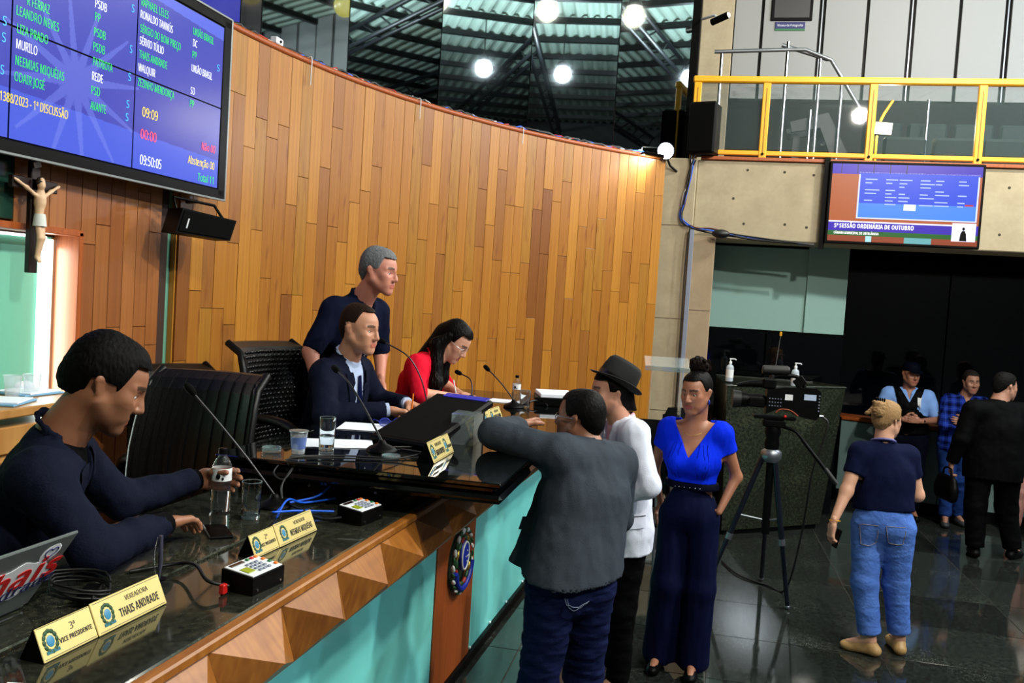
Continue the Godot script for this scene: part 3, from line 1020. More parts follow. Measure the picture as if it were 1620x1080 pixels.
func build_wall_tv():
	# television on the balcony front with a picture of the session
	var t = thing("wall_television", "television on the balcony front showing the session with a purple caption bar", "television", Vector3(1.895, 2.88, -9.1), -0.02)
	var k := S.new()
	k.rbox(Vector3(0, 0.41, -0.03), Vector3(1.40, 0.80, 0.05), 0.008)
	k.done("casing", M.black, t)
	k = S.new()
	k.box(Vector3(-0.72, 0.40, -0.06), Vector3(0.05, 0.9, 0.03))
	k.done("mount", M.black, t)
	var sc = Node3D.new()
	sc.name = "screen"
	t.add_child(sc)
	var W := 1.35
	var y0 := 0.035
	var y1 := 0.785
	var H := y1 - y0
	var panel := func(called, x0, x1, v0, v1, z, m):
		var q := S.new()
		q.box(Vector3(-W / 2 + (x0 + x1) * 0.5 * W, y0 + (v0 + v1) * 0.5 * H, z), Vector3((x1 - x0) * W, (v1 - v0) * H, 0.001))
		q.done(called, m, sc)
	panel.call("backdrop", 0.0, 1.0, 0.0, 1.0, -0.004, glow(Color(0.66, 0.32, 0.13), 1.2))
	panel.call("purple_header", 0.0, 1.0, 0.87, 1.0, -0.003, glow(Color(0.16, 0.05, 0.62), 1.5))
	for i in 5:
		panel.call("header_seam", 0.06 + i * 0.11, 0.065 + i * 0.11, 0.875, 1.0, -0.0022, glow(Color(0.03, 0.01, 0.12), 0.4))
	panel.call("board_rim", 0.185, 0.985, 0.30, 0.90, -0.003, glow(Color(0.75, 0.8, 1.0), 1.5))
	panel.call("board_picture", 0.195, 0.975, 0.315, 0.885, -0.002, glow(Color(0.06, 0.22, 0.75), 1.5))
	panel.call("board_picture", 0.195, 0.975, 0.315, 0.50, -0.0015, glow(Color(0.2, 0.45, 0.95), 1.5))
	panel.call("board_glare", 0.50, 0.58, 0.42, 0.50, -0.001, glow(Color(0.9, 0.95, 1.0), 1.3))
	var rng := RandomNumberGenerator.new()
	rng.seed = 3
	for c in [0.23, 0.37, 0.46, 0.60, 0.70, 0.85]:
		for r in 8:
			if rng.randf() < 0.82:
				var v := 0.80 - r * 0.045
				panel.call("text_row", c, c + rng.randf_range(0.03, 0.10), v, v + 0.014, -0.001, M.tv_text)
	panel.call("text_row", 0.90, 0.955, 0.50, 0.52, -0.001, glow(Color(0.8, 0.1, 0.1), 1.0))
	panel.call("caption_bar", 0.0, 1.0, 0.13, 0.255, -0.0015, glow(Color(0.16, 0.05, 0.60), 1.5))
	panel.call("caption_edge", 0.0, 0.88, 0.245, 0.262, -0.001, glow(Color(0.9, 0.9, 1.0), 1.5))
	panel.call("green_bar", 0.0, 1.0, 0.075, 0.135, -0.001, glow(Color(0.04, 0.35, 0.08), 1.2))
	panel.call("lower_picture", 0.0, 1.0, 0.0, 0.075, -0.002, glow(Color(0.5, 0.2, 0.08), 1.4))
	panel.call("lower_picture", 0.26, 0.30, 0.0, 0.075, -0.0015, glow(Color(0.6, 0.8, 0.85), 1.4))
	panel.call("lower_picture", 0.52, 0.70, 0.0, 0.075, -0.0015, glow(Color(0.35, 0.6, 0.62), 1.4))
	panel.call("interpreter_window", 0.83, 0.985, 0.055, 0.285, -0.0005, glow(Color(0.9, 0.9, 1.0), 1.5))
	var q := S.new()
	q.ball(Vector3(-W / 2 + 0.905 * W, y0 + 0.215 * H, 0.001), Vector3(0.012, 0.016, 0.002))
	q.prism(PackedVector2Array([Vector2(0.515, y0 + 0.06 * H), Vector2(0.58, y0 + 0.06 * H), Vector2(0.572, y0 + 0.15 * H), Vector2(0.56, y0 + 0.19 * H), Vector2(0.535, y0 + 0.19 * H), Vector2(0.522, y0 + 0.15 * H)]), 0.0002, 0.001)
	q.done("interpreter_figure", M.black, sc)
	var tx := glow(Color(1, 1, 1), 1.5)
	letters(sc, "lettering", "5ª SESSÃO ORDINÁRIA DE OUTUBRO", frame(Vector3(-W / 2 + 0.04 * W, y0 + 0.198 * H, 0.0), 0), 0.042, tx, 0, 0.74, true)
	letters(sc, "lettering", "CÂMARA MUNICIPAL DE UBERLÂNDIA", frame(Vector3(-W / 2 + 0.04 * W, y0 + 0.106 * H, 0.0), 0), 0.024, tx, 0, 0.7, true)

# ---------------------------------------------------------------- council desk, raised desk
static func band_x(z: float) -> float:
	return -1.08 - 0.047 * z
static func glass_x(z: float) -> float:
	return -1.39 - 0.045 * z

func build_dais_desk():
	var z0 := -0.7
	var z1 := -7.2
	var D = thing("council_desk", "long council desk with dark granite top, faceted wooden band and teal glass front", "desk", Vector3(-1.2, 0, -4.0))
	var o := D.position as Vector3
	var yaw := atan(0.047)
	# desk frame: local x across (0 at the band face), local z along the desk
	var F := Transform3D(Basis(Vector3.UP, -yaw), Vector3(band_x(0), 0, 0) - o)
	var c := cos(yaw)
	var L := (z0 - z1) / c
	var zm := (z0 + z1) * 0.5 / c
	var k := S.new()
	k.xf = F
	k.rbox(Vector3(-0.19, 1.331, zm), Vector3(0.31, 0.03, L), 0.004)
	k.done("front_slab", M.granite, D)
	k = S.new()
	k.xf = F
	k.rbox(Vector3(-0.575, 1.337, zm), Vector3(0.45, 0.036, L), 0.004)
	k.done("rear_slab", M.granite, D)
	k = S.new()
	k.xf = F
	k.rbox(Vector3(-0.018, 1.332, zm), Vector3(0.034, 0.026, L), 0.005)
	k.done("wood_lip", M.wood_band, D)
	k = S.new()
	k.xf = F
	k.box(Vector3(-0.03, 1.225, zm), Vector3(0.03, 0.185, L))
	k.done("band_board", M.wood_band, D)
	# faceted blocks of the band
	var n := 19
	for i in n:
		var za := -1.11 - i * 0.325
		if za - 0.325 < z1:
			break
		k = S.new()
		var A := Vector3(0, 1.318, 0)
		var B := Vector3(0, 1.318, -0.325)
		var Cc := Vector3(0, 1.135, -0.325 - 0.09)
		var Dd := Vector3(0, 1.135, -0.09)
		var E := Vector3(0.085, 1.225, -0.205)
		k.tri(A, B, E, Vector3(1, 1, 0))
		k.tri(B, Cc, E, Vector3(1, 0, -1))
		k.tri(Cc, Dd, E, Vector3(1, -1, 0))
		k.tri(Dd, A, E, Vector3(1, 0, 1))
		k.quad(A, B, Cc, Dd, Vector3(-1, 0, 0))
		var f := k.done("facet_block", M.wood_facet[i % 3], D)
		f.transform = F * Transform3D(Basis.IDENTITY, Vector3(-0.014, 0, za / c))
	# body behind the band and under the slabs
	k = S.new()
	k.xf = F
	k.box(Vector3(-0.2, 1.22, zm), Vector3(0.3, 0.17, L))
	k.done("soffit", M.wood_red, D)
	# front: glass panes, pilaster, skirting
	var yg := atan(0.045)
	var G := Transform3D(Basis(Vector3.UP, -yg), Vector3(glass_x(0), 0, 0) - o)
	k = S.new()
	k.xf = G
	k.box(Vector3(-0.09, 0.6, zm), Vector3(0.14, 1.2, L))
	k.done("front_wall", M.black_matte, D)
	for e in [[-0.72, -2.46], [-2.47, -4.275], [-4.955, -7.18]]:
		k = S.new()
		k.xf = G
		k.rbox(Vector3(-0.008, 0.6, (e[0] + e[1]) * 0.5), Vector3(0.012, 1.09, e[0] - e[1]), 0.002)
		k.done("glass_pane", M.teal_glass, D)
	k = S.new()
	k.xf = G
	k.rbox(Vector3(-0.004, 0.6, -4.615), Vector3(0.02, 1.09, 0.675), 0.002)
	k.done("pilaster", M.wood_red, D)
	k = S.new()
	k.xf = G
	k.rbox(Vector3(0.01, 0.03, zm), Vector3(0.03, 0.06, L), 0.004)
	k.done("skirting", M.black, D)
	for z in [-4.98, -5.42, -5.83, -6.3]:
		put(D, "clip", slab_mesh(Vector3(0.012, 0.014, 0.02), 0.003), M.white_plastic, G * Transform3D(Basis.IDENTITY, Vector3(0.006, 0.075, z)))
	# round coat of arms on the pilaster
	var em = thing("coat_of_arms", "round carved coat of arms with blue shield on the wooden pilaster", "emblem", Vector3(glass_x(-4.62), 0.70, -4.62), -yg)
	var lat := Basis(Vector3.FORWARD, -PI / 2)
	k = S.new()
	k.lathe([Vector2(0.17, 0.0), Vector2(0.175, 0.012), Vector2(0.165, 0.024)], Vector3(0.008, 0, 0), 28, true, lat)
	k.done("base_disc", sm(Color(0.12, 0.2, 0.13), 0.5), em)
	var rng := RandomNumberGenerator.new()
	rng.seed = 21
	for i in 26:
		var a := TAU * i / 26.0
		var lf := S.new()
		var cen := Vector3(0.036, sin(a) * 0.168, cos(a) * 0.168)
		lf.ball(cen, Vector3(0.012, 0.024, 0.013), Basis(Vector3.RIGHT, -a + 0.5), 8, 5)
		lf.done("leaf", M.emblem_white if i % 2 == 0 else M.emblem_green, em)
	for i in 16:
		var a := TAU * i / 16.0 + 0.1
		var lf := S.new()
		lf.ball(Vector3(0.038, sin(a) * 0.125, cos(a) * 0.125), Vector3(0.012, 0.03, 0.014), Basis(Vector3.RIGHT, -a), 8, 5)
		lf.done("leaf", [M.emblem_green, M.gold, M.emblem_green, M.emblem_red][i % 4], em)
	k = S.new()
	k.ball(Vector3(0.04, 0.03, 0), Vector3(0.02, 0.085, 0.07), Basis.IDENTITY, 20, 10)
	k.done("shield", M.blue, em)
	k = S.new()
	var ring := []
	for i in 25:
		var a := TAU * i / 24.0
		ring.append(Vector3(0.05, 0.03 + sin(a) * 0.075, cos(a) * 0.062))
	k.tube(ring, 0.006, 6, false)
	k.done("shield_rim", M.emblem_white, em)
	k = S.new()
	for i in 5:
		k.ball(Vector3(0.06, 0.03 + [0.03, -0.03, 0.0, 0.0, 0.0][i], [0, 0, 0.02, -0.02, 0.0][i]), Vector3(0.003, 0.006, 0.006), Basis.IDENTITY, 6, 4)
	k.done("stars", M.emblem_white, em)
	k = S.new()
	var rib := []
	for i in 13:
		var a := -PI * 0.93 + PI * 0.86 * i / 12.0
		rib.append(Vector3(0.045, sin(a) * 0.15, cos(a) * 0.15))
	k.tube(rib, 0.017, 6)
	k.done("ribbon", M.blue, em)
	# raised president's desk: glass slab on a moulded edge
	var P = thing("president_desk", "raised dark glass topped president's desk with stepped black edge over the granite", "desk", Vector3(-1.17, 1.352, -4.45))
	o = P.position
	k = S.new()
	k.rbox(Vector3(-1.17, 1.491, -4.45) - o, Vector3(1.10, 0.018, 2.94), 0.004)
	k.done("glass_top", M.slab_glass, P)
	k = S.new()
	k.rbox(Vector3(-1.17, 1.467, -4.45) - o, Vector3(1.05, 0.03, 2.89), 0.008)
	k.rbox(Vector3(-1.17, 1.443, -4.45) - o, Vector3(1.12, 0.03, 2.97), 0.012)
	k.done("stepped_edge", M.black_gloss, P)
	k = S.new()
	k.box(Vector3(-1.38, 1.39, -4.5) - o, Vector3(0.62, 0.076, 2.6))
	k.done("carcass", M.black_matte, P)
	k = S.new()
	k.rbox(Vector3(-1.075, 1.39, -3.35) - o, Vector3(0.02, 0.076, 0.5), 0.002)
	k.rbox(Vector3(-1.4, 1.39, -3.14) - o, Vector3(0.6, 0.076, 0.02), 0.002)
	k.done("front_board", M.black_gloss, P)
	k = S.new()
	for x in [-1.62, -1.4, -1.13]:
		k.tube([Vector3(x, 1.385, -3.13) - o, Vector3(x, 1.385, -3.124) - o], 0.006, 8)
	k.done("bolts", M.steel, P)

# ---------------------------------------------------------------- vote board
func build_video_wall():
	var v = thing("vote_board", "huge blue video wall listing names, parties and vote totals", "screen", Vector3(-2.66, 2.6, -4.59))
	var dd := Vector3(-0.04, 0, 0.9992)
	var nn := Vector3(0.9992, 0, 0.04)
	# local: x runs to the right as read (towards -dd), y up, z out of the wall
	var F := Transform3D(Basis(-dd, Vector3.UP, nn), Vector3(0, -2.6, 0))
	var P := func(u, y, z): return Vector3(-u, y, z)
	var k := S.new()
	k.xf = F
	k.rbox(Vector3(-1.18, 3.107, -0.06), Vector3(2.36, 1.0, 0.1), 0.006)
	k.done("casing", M.black, v)
	k = S.new()
	k.xf = F
	k.rbox(Vector3(-1.18, 2.602, -0.01), Vector3(2.37, 0.012, 0.02), 0.002)
	k.rbox(Vector3(-1.18, 3.612, -0.01), Vector3(2.37, 0.012, 0.02), 0.002)
	k.rbox(Vector3(0.003, 3.107, -0.01), Vector3(0.012, 1.02, 0.02), 0.002)
	k.done("silver_edge", M.alu, v)
	k = S.new()
	k.xf = F
	k.rbox(Vector3(-1.18, 2.632, -0.008), Vector3(2.34, 0.05, 0.012), 0.003)
	k.rbox(Vector3(-1.18, 3.58, -0.008), Vector3(2.34, 0.05, 0.012), 0.003)
	k.rbox(Vector3(-0.037, 3.107, -0.008), Vector3(0.065, 0.97, 0.012), 0.003)
	k.done("bezel", M.black, v)
	# six displays
	var us := [0.075, 0.80, 1.545, 2.28]
	var vs := [2.658, 3.103, 3.55]
	var disp := []
	for i in 3:
		for j in 2:
			var w: float = us[i + 1] - us[i] - 0.008
			var h: float = vs[j + 1] - vs[j] - 0.008
			var q := QuadMesh.new()
			q.size = Vector2(w, h)
			var uc: float = (us[i] + us[i + 1]) * 0.5
			var yc: float = (vs[j] + vs[j + 1]) * 0.5
			var m := sm(Color(0.01, 0.01, 0.02), 0.22)
			m.emission_enabled = true
			m.emission_texture = screen_tex(uc, yc, w, h)
			m.emission_energy_multiplier = SCREEN
			disp.append(put(v, "display", q, m, F * Transform3D(Basis.IDENTITY, Vector3(-uc, yc, -0.003))))
	var inks := {"g": glow(Color(0.12, 0.85, 0.35), 0.95 * SCREEN), "w": glow(Color(0.95, 0.97, 1.0), 0.95 * SCREEN), "c": glow(Color(0.25, 0.75, 1.0), 0.95 * SCREEN), "y": glow(Color(0.95, 0.85, 0.2), 0.95 * SCREEN), "r": glow(Color(1.0, 0.3, 0.35), 0.95 * SCREEN)}
	var T := [["RAPHAEL LELES", 0.782, 0.575, 3.454, "g"], ["RONALDO TANNÚS", 0.784, 0.536, 3.395, "w"], ["SÉRGIO DO BOM PREÇO", 0.782, 0.466, 3.329, "g"], ["SÉRVIO TÚLIO", 0.783, 0.601, 3.271, "w"], ["THAIS ANDRADE", 0.783, 0.569, 3.207, "g"], ["WALQUIR", 0.785, 0.658, 3.144, "w"], ["ZEZINHO MENDONÇA", 0.784, 0.501, 3.074, "g"], ["UNIÃO BRASIL", 0.364, 0.177, 3.443, "g"], ["DC", 0.361, 0.324, 3.383, "w"], ["PP", 0.362, 0.325, 3.322, "g"], ["UNIÃO BRASIL", 0.364, 0.177, 3.252, "w"], ["SD", 0.363, 0.328, 3.135, "w"], ["PP", 0.365, 0.330, 3.068, "g"], ["S", 0.133, 0.111, 3.314, "c"], ["09:09", 0.742, 0.625, 2.941, "y"], ["00:00", 0.748, 0.628, 2.834, "r"], ["09:50:05", 0.745, 0.581, 2.710, "w"], ["Não 00", 0.243, 0.116, 2.866, "r"], ["Abstenção 00", 0.360, 0.118, 2.775, "y"], ["Total 11", 0.267, 0.120, 2.696, "g"], ["R FERRAZ", 1.474, 1.354, 3.225, "g"], ["LEANDRO NEVES", 1.526, 1.300, 3.169, "g"], ["LIZA PRADO", 1.520, 1.358, 3.100, "g"], ["MURILO", 1.522, 1.413, 3.039, "w"], ["NEEMIAS MIQUÉIAS", 1.523, 1.260, 2.974, "g"], ["ODAIR JOSÉ", 1.525, 1.367, 2.910, "g"], ["PSDB", 1.090, 1.016, 3.343, "w"], ["PP", 1.088, 1.055, 3.285, "g"], ["PSDB", 1.091, 1.018, 3.218, "g"], ["PSDB", 1.093, 1.018, 3.153, "g"], ["PATRIOTA", 1.090, 0.963, 3.088, "g"], ["REDE", 1.092, 1.024, 3.023, "w"], ["PSD", 1.094, 1.039, 2.960, "g"], ["AVANTE", 1.096, 0.996, 2.892, "g"], ["S", 0.849, 0.831, 3.401, "c"], ["S", 0.850, 0.834, 3.211, "c"], ["S", 0.853, 0.835, 3.080, "c"], ["S", 0.858, 0.840, 2.952, "c"], ["S", 0.860, 0.842, 2.890, "c"], ["S", 1.592, 1.573, 3.108, "c"], ["S", 1.593, 1.575, 3.044, "c"], ["S", 1.595, 1.578, 2.918, "c"], ["1388/2023 - 1ª DISCUSSÃO", 1.594, 1.230, 2.818, "y"]]
	for e in T:
		var hh := 0.036
		if e[3] < 3.06 and e[1] < 0.8:
			hh = 0.046 if e[1] > 0.5 else 0.04
		var o := letters(v, "lettering", e[0], Transform3D.IDENTITY, hh, inks[e[4]], 0, 1.0, false)
		var ab := o.mesh.get_aabb()
		var sx: float = (e[1] - e[2]) / maxf(ab.size.x, 0.001)
		o.transform = F * Transform3D(Basis.from_scale(Vector3(sx, 1, 1)), Vector3(-e[1] - ab.position.x * sx, e[3], -0.0005))
	# bracket loudspeaker under the board
	var s = thing("bracket_loudspeaker", "small black loudspeaker on a bracket under the video wall", "loudspeaker", Vector3(-2.62, 2.38, -4.27), 1.05)
	s.scale = Vector3.ONE * 0.86
	k = S.new()
	k.prism(PackedVector2Array([Vector2(-0.2, 0.0), Vector2(0.16, -0.02), Vector2(0.2, 0.11), Vector2(-0.16, 0.15)]), -0.08, 0.1)
	k.done("cabinet", M.black, s)
	k = S.new()
	k.prism(PackedVector2Array([Vector2(-0.185, 0.012), Vector2(0.15, -0.008), Vector2(0.185, 0.102), Vector2(-0.15, 0.138)]), 0.1, 0.108)
	k.done("grille", M.black_matte, s)
	k = S.new()
	k.box(Vector3(-0.13, 0.06, 0.109), Vector3(0.008, 0.06, 0.002), Basis(Vector3.FORWARD, 0.25))
	k.done("badge", M.white_plastic, s)
	k = S.new()
	k.tube([Vector3(-0.15, 0.14, 0), Vector3(-0.15, 0.22, -0.04), Vector3(0.12, 0.2, -0.04), Vector3(0.17, 0.11, 0)], 0.01, 6)
	k.tube([Vector3(0, 0.21, -0.04), Vector3(0, 0.21, -0.16)], 0.012, 6)
	k.done("bracket", M.black, s)

const SCREEN := 1.3

func screen_tex(uc: float, yc: float, w: float, h: float) -> ImageTexture:
	# print of the display: blue field with a pale rayed emblem and lighter bands
	var W := 192
	var Hh := 120
	return img_tex(W, Hh, func(x, y):
		var u: float = uc + w * 0.5 - w * (x + 0.5) / W
		var v: float = yc + h * 0.5 - h * (y + 0.5) / Hh
		var col := Color(0.19, 0.22, 0.66)
		if v < 2.86 - (1.6 - u) * 0.03:
			col = Color(0.24, 0.33, 0.80)
		if v > 3.47 + u * 0.05:
			col = Color(0.30, 0.37, 0.82)
		var d := Vector2(-(u - 1.185), v - 2.976)
		var r := d.length()
		if r > 0.0:
			var a := fposmod(d.angle() + 0.1, TAU / 12.0) - TAU / 24.0
			if absf(a) * r < 0.02 * clampf((0.42 - r) / 0.42, 0, 1) + 0.006 and r < 0.42:
				col = col.lerp(Color(0.42, 0.48, 0.85), 0.5)
			elif r < 0.11:
				col = col.lerp(Color(0.35, 0.4, 0.8), 0.4)
		return col)

# ---------------------------------------------------------------- left wall, lit niche, crucifix, sideboard
func build_niche_side():
	var rng := RandomNumberGenerator.new()
	rng.seed = 77
	var X := -2.85
	var lw = structure("wall_left", Vector3.ZERO, "flat wall of upright brown boards beside the lit niche")
	var k := S.new()
	k.box(Vector3(X - 0.16, 3.0, -4.0), Vector3(0.1, 5.2, 0.74))
	k.box(Vector3(X - 0.16, 3.85, -1.4), Vector3(0.1, 3.1, 4.6))
	k.box(Vector3(X - 0.2, 1.3, -1.4), Vector3(0.1, 2.6, 4.6))
	k.done("backing", M.wood_gap, lw)
	k = S.new()
	k.box(Vector3(X - 0.06, 3.0, -4.0), Vector3(0.1, 5.2, 0.72))
	k.box(Vector3(X - 0.06, 3.9, -1.5), Vector3(0.1, 3.16, 4.3))
	k.done("core", M.wood_gap, lw)
	var z := -4.27
	var col := 0
	while z < -3.30:
		var y := DAIS
		if z > -3.64:
			y = 2.33
		var first := true
		while y < 5.2:
			var ln: float = snappedf(rng.randf_range(0.5, 1.3), 0.1)
			if 5.2 - (y + ln) < 0.3:
				ln = 5.2 - y
			put(lw, "board", slab_mesh(Vector3(0.101, ln - 0.003, 0.018), 0.0012), M.planks_dark[[0, 1, 0, 2][rng.randi() % 4]], Transform3D(Basis(Vector3(0, 0, 1), Vector3.UP, Vector3(-1, 0, 0)), Vector3(X + 0.0, y + ln * 0.5, z + 0.0525)))
			y += ln
		z += 0.105
		col += 1
	# green glass strip between the two wooden walls
	var gs = structure("trim_2", Vector3.ZERO, "narrow upright green glass strip between the wooden walls")
	for e in [[0.6, 2.46], [2.463, 5.1]]:
		put(gs, "glass_strip", slab_mesh(Vector3(0.01, e[1] - e[0], 0.125), 0.002), M.green_strip, Transform3D(Basis.IDENTITY, Vector3(X - 0.02, (e[0] + e[1]) * 0.5, -4.335)))
	k = S.new()
	k.box(Vector3(X + 0.0, 2.9, -4.405), Vector3(0.03, 4.4, 0.012))
	k.done("edge", M.planks[3], gs)
	# lit niche with green glass
	var ni = structure("niche", Vector3.ZERO, "recessed niche of green glass with a white light strip")
	k = S.new()
	k.box(Vector3(X - 0.13, 1.45, -2.4), Vector3(0.02, 1.72, 2.42))
	k.done("green_glass", M.niche_glass, ni)
	k = S.new()
	k.rbox(Vector3(X - 0.05, 1.45, -3.628), Vector3(0.15, 1.76, 0.03), 0.003)
	k.rbox(Vector3(X - 0.05, 2.325, -2.42), Vector3(0.15, 0.03, 2.44), 0.003)
	k.done("frame", M.wood_red, ni)
	var ls = thing("niche_light_strip", "bright white upright light strip at the right edge of the green niche", "light strip", Vector3(X - 0.11, 0.6, -3.56))
	k = S.new()
	k.rbox(Vector3(0, 0.85, 0.0), Vector3(0.012, 1.68, 0.09), 0.003)
	k.done("diffuser", M.strip_glow, ls)
	var al := AreaLight3D.new()
	al.name = "strip_light"
	al.area_size = Vector2(0.08, 1.6)
	al.light_energy = 0.8
	al.light_color = Color(0.95, 1.0, 0.98)
	al.shadow_enabled = true
	ls.add_child(al)
	al.transform = Transform3D(Basis.looking_at(Vector3.RIGHT, Vector3.UP), Vector3(0.01, 0.85, 0))
	var ts = thing("niche_top_light", "thin white light line along the upper edge of the green niche", "light strip", Vector3(X - 0.11, 2.295, -2.9))
	k = S.new()
	k.rbox(Vector3(0, 0, 0.0), Vector3(0.03, 0.012, 1.3), 0.003)
	k.done("diffuser", M.strip_glow, ts)
	# upright green column behind the crucifix
	var gc = structure("trim_3", Vector3.ZERO, "dark green glass pilaster behind the crucifix")
	k = S.new()
	k.rbox(Vector3(X - 0.01, 3.4, -3.17), Vector3(0.03, 2.1, 0.24), 0.003)
	k.done("glass_strip", sm(Color(0.10, 0.22, 0.18), 0.2), gc)
	# crucifix
	var cr = thing("crucifix", "dark wooden crucifix with a pale carved figure hanging by the green niche", "crucifix", Vector3(X + 0.06, 2.13, -3.27), 0.0)
	var cm := sm(Color(0.10, 0.035, 0.025), 0.35)
	k = S.new()
	k.rbox(Vector3(0, 0.25, 0), Vector3(0.025, 0.5, 0.05), 0.003)
	k.done("upright", cm, cr)
	k = S.new()
	k.rbox(Vector3(0, 0.375, 0), Vector3(0.025, 0.05, 0.26), 0.003)
	k.done("crossbar", cm, cr)
	k = S.new()
	k.rbox(Vector3(0.016, 0.46, 0.0), Vector3(0.006, 0.026, 0.04), 0.002, Basis(Vector3.RIGHT, 0.3))
	k.done("title_plate", M.white_plastic, cr)
	var skin := sm(Color(0.82, 0.68, 0.54), 0.5)
	var fg = Field.new(0.006)
	fg.cap(Vector3(0.035, 0.315, 0), Vector3(0.035, 0.245, 0.004), 0.022, 0.017, 0.012)
	fg.cap(Vector3(0.035, 0.34, 0), Vector3(0.035, 0.3, 0), 0.018, 0.022, 0.012)
	for s in [-1.0, 1.0]:
		fg.cap(Vector3(0.035, 0.325, s * 0.02), Vector3(0.028, 0.355, s * 0.07), 0.009, 0.008, 0.01)
		fg.cap(Vector3(0.028, 0.355, s * 0.07), Vector3(0.022, 0.378, s * 0.115), 0.008, 0.006, 0.01)
		fg.cap(Vector3(0.022, 0.378, s * 0.115), Vector3(0.02, 0.384, s * 0.13), 0.007, 0.006, 0.006)
		fg.cap(Vector3(0.035, 0.235, s * 0.011), Vector3(0.05, 0.15, s * 0.008 + 0.004), 0.014, 0.011, 0.008)
		fg.cap(Vector3(0.05, 0.15, s * 0.008 + 0.004), Vector3(0.03, 0.07, s * 0.006), 0.011, 0.007, 0.008)
		fg.cap(Vector3(0.03, 0.07, s * 0.006), Vector3(0.042, 0.05, s * 0.006), 0.007, 0.006, 0.006)
	fg.cap(Vector3(0.038, 0.345, 0), Vector3(0.042, 0.372, 0.006), 0.009, 0.012, 0.008)
	fg.cap(Vector3(0.044, 0.372, 0.006), Vector3(0.042, 0.392, 0.008), 0.016, 0.016, 0.008)
	put(cr, "figure", field_mesh(fg, Vector3.ZERO), skin)
	k = S.new()
	k.ball(Vector3(0.04, 0.388, 0.006), Vector3(0.018, 0.022, 0.021), Basis.IDENTITY, 12, 8)
	k.done("hair", sm(Color(0.12, 0.07, 0.04), 0.7), cr)
	k = S.new()
	k.lathe([Vector2(0.028, 0.2), Vector2(0.026, 0.22), Vector2(0.024, 0.24), Vector2(0.021, 0.252)], Vector3(0.038, 0, 0.002), 14)
	k.done("loincloth", sm(Color(0.82, 0.84, 0.82), 0.8), cr)
	# sideboard with cups and papers
	var sb = thing("sideboard", "light wooden sideboard standing before the green niche", "sideboard", Vector3(-2.62, DAIS, -2.75))
	k = S.new()
	k.rbox(Vector3(0, 1.035, 0), Vector3(0.42, 0.035, 1.0), 0.005)
	k.done("top", M.wood_light, sb)
	k = S.new()
	k.rbox(Vector3(0, 0.93, 0), Vector3(0.36, 0.1, 0.92), 0.004)
	k.done("apron", M.wood_light, sb)
	k = S.new()
	k.rbox(Vector3(0, 0.44, 0), Vector3(0.32, 0.88, 0.86), 0.004)
	k.done("body", M.wood_light, sb)
	for s in [-1.0, 0.0]:
		k = S.new()
		k.rbox(Vector3(0.165, 0.45, 0.215 + s * 0.43), Vector3(0.015, 0.8, 0.41), 0.004)
		var dr := k.done("door", M.wood_light, sb)
		k = S.new()
		k.ball(Vector3(0.185, 0.5, 0.215 + s * 0.43 + 0.16), Vector3(0.012, 0.012, 0.012), Basis.IDENTITY, 8, 6)
		k.done("knob", M.steel, dr)
	var top := DAIS + 1.0535
	cup_of_water("clear plastic cup on the sideboard, nearest the picture edge", Vector3(-2.64, top, -3.02))
	cup_of_water("clear plastic cup on the sideboard, beside the bright light strip", Vector3(-2.62, top, -3.10))
	for e in [["pale blue folder with white sheets at the left end of the sideboard", Vector3(-2.56, top, -2.86), 0.3, false], ["pale blue folder on the sideboard under the bright light strip", Vector3(-2.68, top, -3.14), -0.1, true]]:
		var pp = thing("paper_folder", e[0], "folder", e[1], e[2], "folders on the sideboard")
		k = S.new()
		k.rbox(Vector3(0, 0.004, 0), Vector3(0.2, 0.008, 0.2), 0.002)
		k.done("cover", sm(Color(0.45, 0.65, 0.8), 0.6), pp)
		k = S.new()
		k.rbox(Vector3(0.01, 0.011, 0.0), Vector3(0.17, 0.006, 0.17), 0.001, Basis(Vector3.UP, 0.1))
		k.done("sheets", M.paper, pp)
	var tr = thing("tissue_roll", "crumpled white tissue on the sideboard beside the cups", "tissue", Vector3(-2.74, top, -3.2))
	k = S.new()
	k.ball(Vector3(0, 0.02, 0), Vector3(0.035, 0.022, 0.045), Basis.IDENTITY, 9, 6)
	k.done("sheet", M.paper, tr)

func cup_of_water(label: String, at: Vector3, full := 0.0):
	var c = thing("plastic_cup", label, "cup", at, 0.0, "clear plastic cups")
	var k := S.new()
	k.lathe([Vector2(0.024, 0.0), Vector2(0.0255, 0.002), Vector2(0.032, 0.07), Vector2(0.0345, 0.086), Vector2(0.036, 0.087), Vector2(0.0335, 0.084), Vector2(0.031, 0.07), Vector2(0.0245, 0.004), Vector2(0.001, 0.004)], Vector3.ZERO, 20, true)
	k.done("shell", M.cup, c)
	if full > 0.0:
		k = S.new()
		k.lathe([Vector2(0.0235, 0.005), Vector2(0.0235 + 0.007 * full, 0.005 + 0.07 * full)], Vector3.ZERO, 20, true)
		k.done("water", M.water, c)
		k = S.new()
		k.lathe([Vector2(0.0275, 0.02), Vector2(0.0318, 0.066)], Vector3.ZERO, 20, false)
		k.done("printed_band", M.cup_print, c)
		k = S.new()
		k.lathe([Vector2(0.0375, 0.0865), Vector2(0.0375, 0.09), Vector2(0.028, 0.0915)], Vector3.ZERO, 20, true)
		k.done("foil_lid", M.alu, c)
		k = S.new()
		k.box(Vector3(0.045, 0.091, 0.01), Vector3(0.03, 0.001, 0.02), Basis(Vector3.FORWARD, -0.3))
		k.done("lid_tab", M.alu, c)

